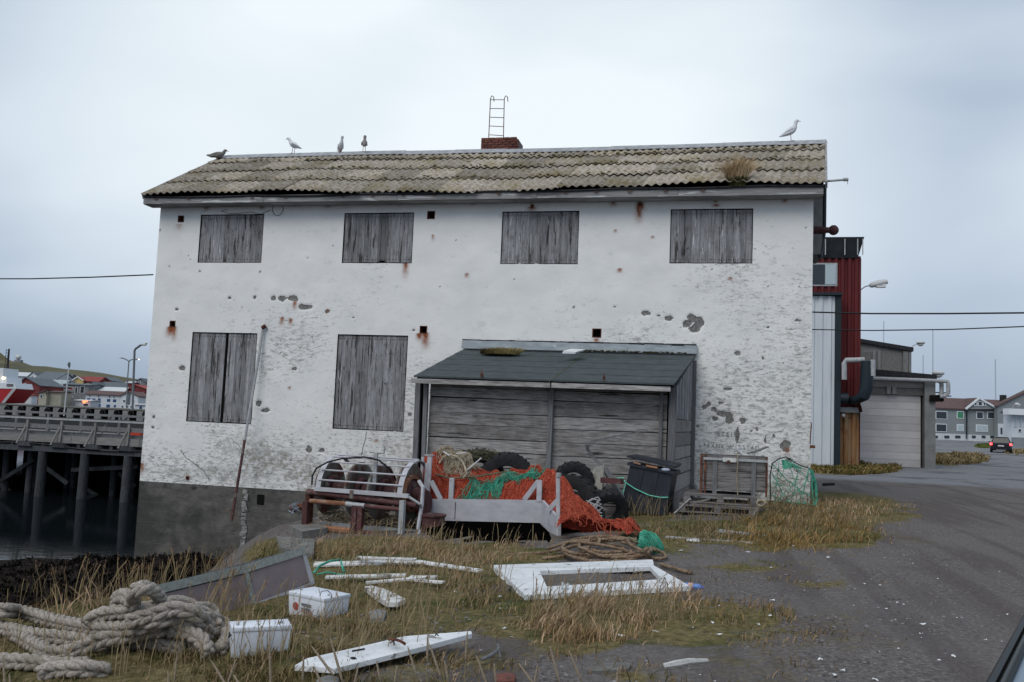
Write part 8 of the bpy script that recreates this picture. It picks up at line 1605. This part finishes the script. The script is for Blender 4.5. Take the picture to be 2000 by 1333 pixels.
ringloft([nring(y, [(-.24+e, .93), (1.40-e, .93), (1.14, ZRF-.03-d_), (.02, ZRF-.03-d_)]) for y, d_, e in ((-1.9, .38, 0), (-1.4, .05, 0), (.7, 0, 0), (1.0, .05, .02), (1.30, .37, .04))], 'cabin_glass', 'carglass', nc, False)
def nbody(w0, w1, z0, z1, r=.1): return [(w0+r, z0), (w1-r, z0), (w1, z0+r), (w1, (z0+z1)/2), (w1-.03, z1-r), (w1-r-.03, z1), (w0+r+.03, z1), (w0+.03, z1-r), (w0, (z0+z1)/2), (w0, z0+r)]
ringloft([nring(y, nbody(a_, b2_, z0, z1)) for y, a_, b2_, z0, z1 in ((-3.0, -.15, 1.31, .30, .70), (-2.7, -.25, 1.41, .24, .84), (-1.6, -.29, 1.45, .22, .95), (.8, -.29, 1.45, .22, .95), (1.40, -.24, 1.40, .25, .93), (1.55, -.12, 1.28, .32, .80))], 'body', 'bluepaint', nc)
for x_ in (-.20, 1.36):
    for y in (-2.2, .75):
        c_ = NCp(x_, y, .31); Rz_ = Matrix.Rotation(math.atan2(nv_.y, nv_.x), 3, 'Z'); m = MB(); m.lathe([(.001, -.10), (.28, -.10), (.31, -.07), (.31, .07), (.28, .10), (.001, .10)], c_, 'X', 20, Rz_); w5 = m.build('wheel', mt['rubber'], nc, True); m = MB(); m.lathe([(.001, -.115), (.19, -.105), (.19, .105), (.001, .115)], c_, 'X', 14, Rz_); m.build('rim', mt['chrome'], w5, True)

# ---------------------------------------------------------------- grass, stalks, stones, litter
def ground_pts(px, py):
    d = cF[None]+cR[None]*((px-1000)/FPX)[:, None]-cU[None]*((py-666.5)/FPX)[:, None]
    z = np.full(len(px), -.2)
    for _ in range(14): t_ = (z-EYE)/d[:, 2]; z = .5*z+.5*T(d[:, 0]*t_, d[:, 1]*t_)
    t_ = (z-EYE)/d[:, 2]; x, y = d[:, 0]*t_, d[:, 1]*t_; zz = T(x, y); ok = (abs(zz-z) < .05) & (y > 1) & (t_ > 0); return x[ok], y[ok], zz[ok], ok
TONES = {0: [(.085, .085, .030), (.16, .13, .065), (.055, .065, .022), (.20, .155, .085)], 1: [(.15, .12, .055), (.23, .175, .095), (.085, .085, .03), (.12, .10, .045)], 2: [(.25, .19, .105), (.31, .245, .15), (.14, .12, .05), (.20, .145, .07)],
         3: [(.17, .115, .035), (.12, .095, .03), (.23, .17, .08), (.075, .075, .022)], 4: [(.10, .125, .025), (.07, .095, .02), (.13, .14, .035), (.09, .10, .03)]}
def grass_mesh(name, x, y, z, h, w, colr_, lean_amt=.35, lean_dir=(.8, .1), seed=0, flop=.0):
    r_ = np.random.default_rng(seed); n = len(x); ang = r_.random(n)*PI; wx, wy = np.cos(ang)*w, np.sin(ang)*w
    lx = (r_.normal(0, .48, n)+lean_dir[0]*lean_amt+(npnoise(x, y, 2.2, 181, 2)-.5)*1.1)*h; ly = (r_.normal(0, .45, n)+(npnoise(x, y, 2.2, 182, 2)-.5)*1.0+lean_dir[1]*lean_amt)*h; hz = h*np.clip(1-flop*r_.random(n), .2, 1)
    B0 = np.stack([x-wx, y-wy, z-.02], -1); B1 = np.stack([x+wx, y+wy, z-.02], -1)
    M0 = np.stack([x-wx*.8+lx*.28, y-wy*.8+ly*.28, z+hz*.5], -1); M1 = np.stack([x+wx*.8+lx*.28, y+wy*.8+ly*.28, z+hz*.5], -1)
    N0 = np.stack([x-wx*.5+lx*.62, y-wy*.5+ly*.62, z+hz*.82], -1); N1 = np.stack([x+wx*.5+lx*.62, y+wy*.5+ly*.62, z+hz*.82], -1); TP = np.stack([x+lx, y+ly, z+hz*.98], -1)
    V = np.stack([B0, B1, M1, M0, N1, N0, TP], 1).reshape(-1, 3); b = np.arange(n)*7
    q1 = np.stack([b, b+1, b+2, b+3, b+3, b+2, b+4, b+5, b+5, b+4, b+6], -1).ravel(); tot = np.tile([4, 4, 3], n)
    c7 = np.repeat(colr_[:, None, :], 7, 1); return V, q1, tot, c7.reshape(-1, 3)
CLEAR = [[(960, 1098), (1290, 1090), (1352, 1146), (1022, 1168)], [(572, 1302), (846, 1238), (924, 1232), (650, 1314)], [(306, 1140), (600, 1080), (618, 1145), (470, 1200), (345, 1218)], [(556, 1196), (632, 1210), (662, 1196), (600, 1180)], [(444, 1290), (568, 1274), (568, 1255), (450, 1262)],
         [(608, 1095), (812, 1088), (940, 1112), (935, 1120), (812, 1104), (610, 1112)], [(630, 1119), (795, 1116), (870, 1134), (860, 1140), (715, 1140), (635, 1132)], [(706, 1146), (750, 1146), (796, 1170), (778, 1184), (748, 1182)], [(1080, 1050), (1300, 1050), (1300, 1100), (1080, 1102)]]
def inpoly(x, y, P_):
    r = np.zeros(len(x), bool); n = len(P_)
    for i in range(n):
        (x0, y0), (x1, y1) = P_[i], P_[(i+1) % n]; c_ = ((y0 > y) != (y1 > y)) & (x < (x1-x0)*(y-y0)/(y1-y0+1e-9)+x0); r ^= c_
    return r
ROPEPX = np.array([(a_, b2_) for q in RP for a_, b2_, h in q], float)
HS = {0: .5, 1: .45, 2: .6, 3: .6, 4: .42, 5: .42, 8: .6, 9: .5, 10: .55, 11: .6, 6: .62, 7: .55, 12: .72, 13: .7, 14: .7, 15: .8, 19: .58, 20: .6, 21: .55, 22: .55, 23: .6}
def add_zone(i, zn, per=5.2):
    cx_, cy_, rx, ry, dn, h, tn = zn; r_ = np.random.default_rng(100+i); n = int(rx*ry*PI*dn/per*2.0)
    a_ = r_.random(n)*2*PI; rr = np.sqrt(r_.random(n))*1.32; px = cx_+np.cos(a_)*rr*rx; py = cy_+np.sin(a_)*rr*ry
    x, y, z, ok = ground_pts(px, py); rr = rr[ok]
    cl = npnoise(x, y, 2.6, 70, 3); keepp = (r_.random(len(x)) < np.clip((cl-.36+.18*dn)*5, .04, 1)*np.clip(1.45-rr*1.02, 0, 1)) & ((x > -7.2) | (edge_dist(x, y) < .6)) & (y < 24.5)
    # nothing grows through what lies flat on the ground
    qx, qy = project(x, y, z)
    for P_ in CLEAR: keepp &= ~(inpoly(qx, qy, P_) & ((r_.random(len(x)) < .975) | (P_ is CLEAR[5])))
    keepp &= ~(inpoly(qx, qy, [(a_, b2_+14) for a_, b2_ in CLEAR[0]]) & (r_.random(len(x)) < .5))
    if cx_ < 500:
        dr = np.min(np.hypot((qx[:, None]-ROPEPX[None, :, 0])*.45, qy[:, None]-ROPEPX[None, :, 1]-12), 1); keepp &= r_.random(len(x)) < np.clip(.25+dr/40, 0, 1)
    keepp &= r_.random(len(x)) < np.clip((npnoise(x, y, 3.6, 171, 3)-.40)*7, .06, 1)*np.clip((npnoise(x, y, 1.0, 175, 2)-.30)*6+(.35 if i in (12, 13, 19, 21) else 0), .12, 1)
    x, y, z, cl, rr = x[keepp], y[keepp], z[keepp], cl[keepp], rr[keepp]; n = len(x)
    hgt = h*HS.get(i, .9)*(.45+.8*r_.random(n))*(.55+.9*npnoise(x, y, 5, 172, 2))*(.55+.75*cl)*np.clip(1.35-rr*.55, .4, 1); mat_ = r_.random(n) < .45; hgt = np.where(mat_, hgt*.62, hgt); wid = .0020+.0018*r_.random(n)+.00022*np.hypot(x, y); pal = np.array(TONES[tn]); t2 = npnoise(x, y, 1.3, 73+i, 3)
    ci = np.clip((t2*1.6-.3+r_.normal(0, .22, n))*len(pal), 0, len(pal)-1).astype(int); c_ = pal[ci]*np.array([1.38, 1.24, 1.38])*(.7+.6*r_.random((n, 1)))*(.75+.5*npnoise(x, y, 3, 174, 2))[:, None]; return grass_mesh('g', x, y, z, hgt, wid, c_, .3, (.9, .2), 200+i, np.where(mat_, .9, .3))
GROUPS = {'foreground': ([0, 1, 2, 3, 10, 11], 'mixed green and straw coloured grass covering the left foreground', 6.5), 'middle': ([4, 5, 8, 9, 31], 'dry grass around the fallen boards in the middle', 5.5), 'strip': ([6, 7], 'ochre grass strip growing in front of the winch and net bin', 5), 'clump': ([12, 13, 14, 15, 16], 'tall pale grass clump in front of the fallen door frame', 4.6),
          'tussocks': ([19, 20, 21, 22, 23, 17, 18, 32, 33], 'orange brown grass tussocks by the pallets and building corner', 3.6), 'sparse': ([24, 25, 26, 27, 28, 29, 30], 'sparse low moss and grass on the gravel', 8), 'bank': ([34, 30+0] if len(ZONES) > 34 else [29], 'grass', 6)}
bank_i = [i for i, z_ in enumerate(ZONES) if (z_[0], z_[1]) in ((330, 1140), (160, 1185))]
for key, (ids, lb, per) in list(GROUPS.items()):
    if key == 'bank': ids, lb = bank_i, 'tall reddish grass fringe along the top of the shore bank'
    ids = [i for i in ids if i < len(ZONES) and (key == 'bank' or i not in bank_i)]; Vs, Q_, Tt, Cc = [], [], [], []; base = 0
    for i in ids:
        V, q1, tot, c_ = add_zone(i, ZONES[i], per); Vs.append(V); Q_.append(q1+base); Tt.append(tot); Cc.append(c_); base += len(V)
    tag(rawmesh('grass', np.concatenate(Vs), np.concatenate(Q_), np.concatenate(Tt), mt['grass'], np.concatenate(Cc)), lb, 'grass', kind='stuff')
# flowering stems with feathery brown heads
def stems(name, lb, zones, per, hmin, hmax, headc=(.17, .105, .065), stemc=(.26, .20, .11), seed=5):
    r_ = np.random.default_rng(seed); X_, Y_, Z_ = [], [], []
    for cx_, cy_, rx, ry, k in zones:
        n = int(k); a_ = r_.random(n)*2*PI; rr = np.sqrt(r_.random(n)); x, y, z, ok = ground_pts(cx_+np.cos(a_)*rr*rx, cy_+np.sin(a_)*rr*ry); X_.append(x); Y_.append(y); Z_.append(z)
    x, y, z = np.concatenate(X_), np.concatenate(Y_), np.concatenate(Z_); n = len(x); V, Fi, Tt, Cc = [], [], [], []; b = 0
    for i in range(n):
        h = r_.uniform(hmin, hmax); lx, ly = r_.normal(.10, .16)*h, r_.normal(0, .12)*h; w_ = .0018+.00018*math.hypot(x[i], y[i]); pts = [(x[i]+lx*f*f, y[i]+ly*f*f, z[i]+h*(f-.06*f*f*f)) for f in (0, .35, .7, 1)]
        a_ = r_.random()*PI; cx2, sy2 = math.cos(a_), math.sin(a_)
        for p in pts: V += [(p[0]-cx2*w_, p[1]-sy2*w_, p[2]), (p[0]+cx2*w_, p[1]+sy2*w_, p[2])]; Cc += [stemc, stemc]
        for k in range(3): Fi += [b+2*k, b+2*k+1, b+2*k+3, b+2*k+2]; Tt.append(4)
        b += 8; hl = h*r_.uniform(.16, .28); dirx = lx/h*2.2; hc = np.array(headc)*r_.uniform(.7, 1.5)
        for s_ in range(7):
            f = s_/7; bx_, bz_ = pts[-1][0]+dirx*hl*(f-.4), pts[-1][2]-hl*.5+hl*f; a_ = r_.random()*2*PI; L_ = hl*.30*(1-f*.7); ex_, ey_ = math.cos(a_)*L_*.6, math.sin(a_)*L_*.6
            V += [(bx_, pts[-1][1], bz_), (bx_+ex_-.003, pts[-1][1]+ey_, bz_+L_), (bx_+ex_*.6+.004, pts[-1][1]+ey_*.6, bz_+L_*.4)]; Cc += [tuple(hc)]*3; Fi += [b, b+1, b+2]; Tt.append(3); b += 3
    return tag(rawmesh(name, np.array(V), np.array(Fi), np.array(Tt), mt['grass'], np.array(Cc)), lb, 'grass', kind='stuff')
stems('flowering_grass', 'reddish feathery grass heads standing behind the mooring rope', [(150, 1175, 170, 20, 160), (370, 1140, 90, 22, 70), (300, 1150, 60, 20, 30), (440, 1215, 60, 30, 70), (430, 1170, 40, 30, 40)], 0, .22, .50, seed=31)
stems('flowering_grass', 'thin pale flowering grasses around the boards and batteries', [(600, 1240, 260, 70, 260), (820, 1150, 180, 60, 240), (760, 1070, 160, 24, 120), (1180, 1200, 160, 40, 200), (280, 1290, 300, 40, 150), (960, 1075, 120, 12, 40)], 0, .16, .36, (.24, .175, .105), (.28, .22, .13), 32)
stems('flowering_grass', 'dark feathery weeds growing under the wheelie bin and pallets', [(1265, 1010, 45, 10, 90), (1400, 1025, 90, 12, 60), (1550, 1000, 50, 14, 60), (1590, 1030, 120, 20, 60)], 0, .25, .48, (.15, .11, .085), (.18, .14, .08), 33)
p0 = at(1650, 905, 42); stems('flowering_grass', 'dry weeds at the foot of the ochre sheeting', [(1690, 905, 14, 4, 24), (1630, 905, 20, 4, 14)], 0, .5, 1.3, (.13, .085, .06), (.16, .12, .07), 34)
# distant roadside grass
def farpatch(lb, px, py, rx, ry, n, hmin, hmax, tn, seed):
    r_ = np.random.default_rng(seed); a_ = r_.random(n)*2*PI; rr = np.sqrt(r_.random(n)); x, y, z, ok = ground_pts(px+np.cos(a_)*rr*rx, py+np.sin(a_)*rr*ry); kz = (npnoise(x, y, .7, seed, 3) > .44); x, y, z = x[kz], y[kz], z[kz]; n = len(x); pal = np.array(TONES[tn]); c_ = pal[r_.integers(0, len(pal), n)]*(.75+.5*r_.random((n, 1)))
    h = hmin+(hmax-hmin)*r_.random(n)*npnoise(x, y, .8, 9); V, q1, tot, cc = grass_mesh('g', x, y, z, h, .004+.0007*np.hypot(x, y), c_, .2, (1, 0), seed, .3); tag(rawmesh('grass', V, q1, tot, mt['grass'], cc), lb, 'grass', kind='stuff')
farpatch('straggly grass verge along the foot of the red warehouse', 1652, 917, 108, 12, 9000, .12, .45, 3, 41); farpatch('straw coloured grass verge beyond the garage corner', 1868, 899, 62, 9, 6000, .2, .7, 2, 42); farpatch('small green verge in front of the grey house', 1925, 872, 22, 4, 1500, .1, .4, 4, 43); farpatch('ochre verge right of the dark car', 1990, 884, 30, 5, 1200, .1, .4, 2, 44)
# tall out of focus seed heads close to the camera
m = MB(); heads = MB()
for px, py, L_, ln, w_ in ((526, 1248, 105, 3, 2.6), (645, 1246, 90, 25, 2.5), (608, 1262, 60, 45, 2.5), (836, 1235, 60, -2, 2.9), (838, 1256, 70, 24, 2.8), (913, 1232, 60, -4, 2.9), (593, 1282, 50, -2, 2.7), (612, 1300, 55, 24, 2.6), (412, 1290, 50, 30, 2.7), (462, 1287, 50, -18, 2.7), (328, 1312, 40, 2, 2.6), (346, 1276, 60, -6, 2.8), (456, 1318, 30, 18, 2.5), (930, 1280, 60, 22, 2.8), (1013, 1296, 50, 36, 2.7), (1074, 1262, 75, 20, 2.7), (1111, 1270, 60, 24, 2.8), (1207, 1302, 40, -2, 2.8), (796, 1262, 60, 18, 2.9), (735, 1290, 40, 8, 2.8), (5, 1282, 70, 6, 2.5), (18, 1316, 40, 4, 2.5), (700, 1300, 40, -8, 2.9), (1050, 1298, 40, -6, 2.8), (965, 1296, 40, 4, 2.9), (868, 1290, 45, 8, 2.8), (776, 1300, 40, -6, 2.8)):
    tip = at(px, py, w_); low = at(px+ln, py+L_, w_); d = (tip-low); base = Vector((low.x+(low.x-tip.x)*1.2, w_+random.uniform(-.05, .05), Tf(low.x, w_)-.02)); mid = low+(low-tip)*.5
    heads.tube([low+d*f for f in (0, .12, .35, .7, .92, 1)], [.0014, .0032, .0040, .0034, .0022, .0007], 7); m.tube([base, base.lerp(low, .5)+Vector((0, 0, .03)), low], .0016, 4)
st_ = tag(m.build('timothy_stalks', M('dry_stalk', [(.20, .17, .09), (.30, .25, .15)], 9, bump=0)), 'tall pale seed heads on thin stalks rising at the bottom edge close to the camera', 'grass', kind='stuff')
ho = heads.build('seed_heads', M('straw_seed_head', [(.26, .195, .13), (.40, .32, .23), (.46, .38, .29)], 260, bump=.8), st_, 'all'); ho['kind'] = 'stuff'
# stones and shells strewn over the gravel
r_ = np.random.default_rng(55); n = 9000
px = r_.uniform(560, 2000, n); py = 1060+ (273)*r_.random(n)**.8; x, y, z, ok = ground_pts(px, py); kq = npnoise(x, y, 1.4, 90, 3)+.15*r_.random(len(x)) > .53; x, y, z = x[kq], y[kq], z[kq]; n = len(x)
s = .006+.016*r_.random(n)**2.5; oc = np.array([(1, 0, 0), (0, 1, 0), (-1, 0, 0), (0, -1, 0), (0, 0, .55), (.6, .6, .3), (-.6, .5, .35)]); th_ = r_.random(n)*2*PI; V = []
R2_ = np.stack([np.cos(th_), np.sin(th_)], -1)
lx_ = oc[None, :5, 0]*s[:, None]*(1+.5*r_.random((n, 5))); ly_ = oc[None, :5, 1]*s[:, None]*(.6+.5*r_.random((n, 5))); V = np.stack([x[:, None]+lx_*R2_[:, :1]-ly_*R2_[:, 1:], y[:, None]+lx_*R2_[:, 1:]+ly_*R2_[:, :1], z[:, None]-.004+oc[None, :5, 2]*s[:, None]], -1).reshape(-1, 3)
b = np.arange(n)*5; Fi = np.stack([b, b+1, b+4, b+1, b+2, b+4, b+2, b+3, b+4, b+3, b, b+4], -1).ravel(); pal = np.array([(.07, .065, .07), (.11, .10, .105), (.16, .155, .16), (.19, .18, .18), (.09, .075, .07)]); c_ = pal[r_.integers(0, 5, n)]*(.7+.6*r_.random((n, 1)))
tag(rawmesh('gravel_stones', V, Fi, np.full(n*4, 3), mt['stone'], np.repeat(c_, 5, 0)), 'loose grey pebbles strewn over the yard', 'gravel', kind='stuff')
m = MB(); LP = [(1509, 1174, .05), (1253, 1206, .06), (1280, 1236, .06), (1214, 1243, .05), (1405, 1241, .05), (1352, 1228, .035), (1377, 1222, .035), (1391, 1218, .035), (1482, 1222, .035), (1505, 1204, .04), (1690, 1142, .04), (1670, 1152, .035), (1752, 1178, .03), (1598, 1148, .05), (1572, 1155, .03), (1667, 1185, .025), (1602, 1254, .05), (1645, 1312, .05), (1630, 1320, .05), (1803, 1221, .05), (1873, 1209, .05), (1965, 1202, .04), (1800, 1240, .03), (1602, 1290, .04), (1618, 1090, .05), (1588, 1108, .05), (1506, 1110, .05), (1740, 1092, .03), (890, 1158, .04), (1070, 1245, .04), (1000, 1247, .05), (1345, 1190, .035), (1620, 1062, .03), (1550, 1067, .05), (1460, 1080, .06), (1330, 1077, .07), (868, 1100, .04), (600, 1246, .04), (978, 1167, .06), (1862, 1284, .03), (1925, 1252, .03), (1710, 1330, .04), (985, 1230, .05)]
for px_, py_, s_ in LP:
    s_ *= .62
    p = gp(px_, py_, .01); a_ = random.uniform(-.6, .6); n_ = 6; c8 = [(p.x+s_*math.cos(t_+a_)*random.uniform(.5, 1.1), p.y+s_*.6*math.sin(t_+a_)*random.uniform(.5, 1.1), p.z+random.uniform(0, .02)) for t_ in np.linspace(0, 2*PI, n_+1)[:-1]]
    m.add([(p.x, p.y, p.z+s_*.45)]+c8, [(0, 1+i, 1+(i+1) % n_) for i in range(n_)])
r_ = np.random.default_rng(77)
for k in range(40):
    px_, py_ = r_.uniform(900, 1980), 1060+273*r_.random(); p = gp(px_, py_, .006); s_ = r_.uniform(.006, .016); m.add([(p.x-s_, p.y, p.z), (p.x+s_, p.y-s_*.4, p.z), (p.x+s_*.3, p.y+s_*.7, p.z+s_*.5)], [(0, 1, 2)])
tag(m.build('shell_and_feather_scraps', mt['litter']), 'small white feathers and shell scraps scattered over gravel and grass', 'litter', kind='stuff')
# seaweed on the shore
r_ = np.random.default_rng(12); n = 26000; px = r_.uniform(-30, 330, n); py = r_.uniform(1060, 1200, n); x, y, z, ok = ground_pts(px, py)
xx = r_.uniform(-19, -7, 26000); yy = r_.uniform(8, 23, 26000); dd_ = edge_dist(xx, yy); k2 = (dd_ > 2.0) & (dd_ < 15) & (npnoise(xx, yy, 1.1, 8) > .35); xx, yy = xx[k2], yy[k2]; zz2 = T(xx, yy)+(npnoise(xx, yy, 1.1, 8)-.5)*.55; n = len(xx)
pal = np.array([(.012, .009, .008), (.022, .016, .013), (.05, .04, .034), (.008, .007, .006), (.03, .027, .018)]); c_ = pal[r_.integers(0, 5, n)]
V, q1, tot, cc = grass_mesh('g', xx, yy, zz2, .07+.11*r_.random(n), .016+.016*r_.random(n), c_, 1.1, (.6, -.8), 13, .95); tag(rawmesh('seaweed', V, q1, tot, mt['grass'], cc), 'dark brown seaweed heaped over the shore below the bank', 'seaweed', kind='stuff')
# tuft on the roof, moss on the shed
def tuft(name, lb, c_, rx, ry, n, h0, h1, cols, seed, lean=(.1, 0), fan=.5):
    r_ = np.random.default_rng(seed); a_ = r_.random(n)*2*PI; rr = np.sqrt(r_.random(n)); x = c_.x+np.cos(a_)*rr*rx; y = c_.y+np.sin(a_)*rr*ry; z = np.full(n, c_.z)-.0
    h = h0+(h1-h0)*r_.random(n); pal = np.array(cols); V, q1, tot, cc = grass_mesh('g', x, y, z, h, .004+.004*r_.random(n), pal[r_.integers(0, len(pal), n)]*(.75+.5*r_.random((n, 1))), .5, lean, seed, .1)
    V = V.reshape(n, 7, 3); V[:, 2:, 0] += (x-c_.x)[:, None]*fan*np.array([.4, .4, .8, .8, 1.1]); V = V.reshape(-1, 3)
    return tag(rawmesh(name, V, q1, tot, mt['grass'], cc), lb, 'grass', kind='stuff')
c0 = at(1438, 352, 21.75)
tuft('grass_tuft', 'bushy straw coloured grass tuft growing out of the roof gutter', c0, .25, .12, 1700, .26, .60, [(.66, .50, .32), (.52, .38, .22), (.74, .60, .42), (.38, .27, .14)], 3, (.0, 0), .35)
tuft('moss_clump', 'dark green mossy foot of the roof tuft hanging over the gutter', c0+Vector((0, -.12, -.18)), .20, .08, 900, .10, .26, [(.06, .06, .02), (.10, .085, .03), (.04, .045, .02)], 4, (0, -.6), .3)
c0 = at(980, 686, 21.2)
tuft('grass_tuft', 'flat ochre grass mat growing on the felt roof of the lean-to', c0+Vector((-.05, 0, -.06)), .50, .20, 3200, .03, .17, [(.24, .19, .08), (.16, .14, .05), (.30, .24, .12)], 6, (.8, 0), .1)
m = MB()
for px_ in range(1120, 1345, 5): p = at(px_+random.uniform(-3, 3), 697, 21.5); m.ball((p.x, p.y, W0.z+.01+random.uniform(-.01, .01)), random.uniform(.015, .04), 6, 4, (1.6, 1, .6))
mm_ = M('dark_moss', [(.03, .035, .012), (.09, .08, .03)], 30, bump=.6); tag(m.build('moss_line', mm_), 'dark moss line along the upper edge of the lean-to felt', 'moss', kind='stuff')
# small moss cushions and lichen along the roof courses
m = MB()
for k in range(420):
    u = random.random()**.8; r = random.choice([1, 2, 3, 3]); p = roofp(u, rows[r]+random.uniform(-.02, .03), .055); s_ = random.uniform(.015, .05); m.ball(p, s_, 6, 4, (1.3, 1, .6))
mo = m.build('roof_moss', M('olive_roof_moss', [(.06, .055, .022), (.15, .125, .055)], 30, bump=.6), bld); mo['kind'] = 'stuff'
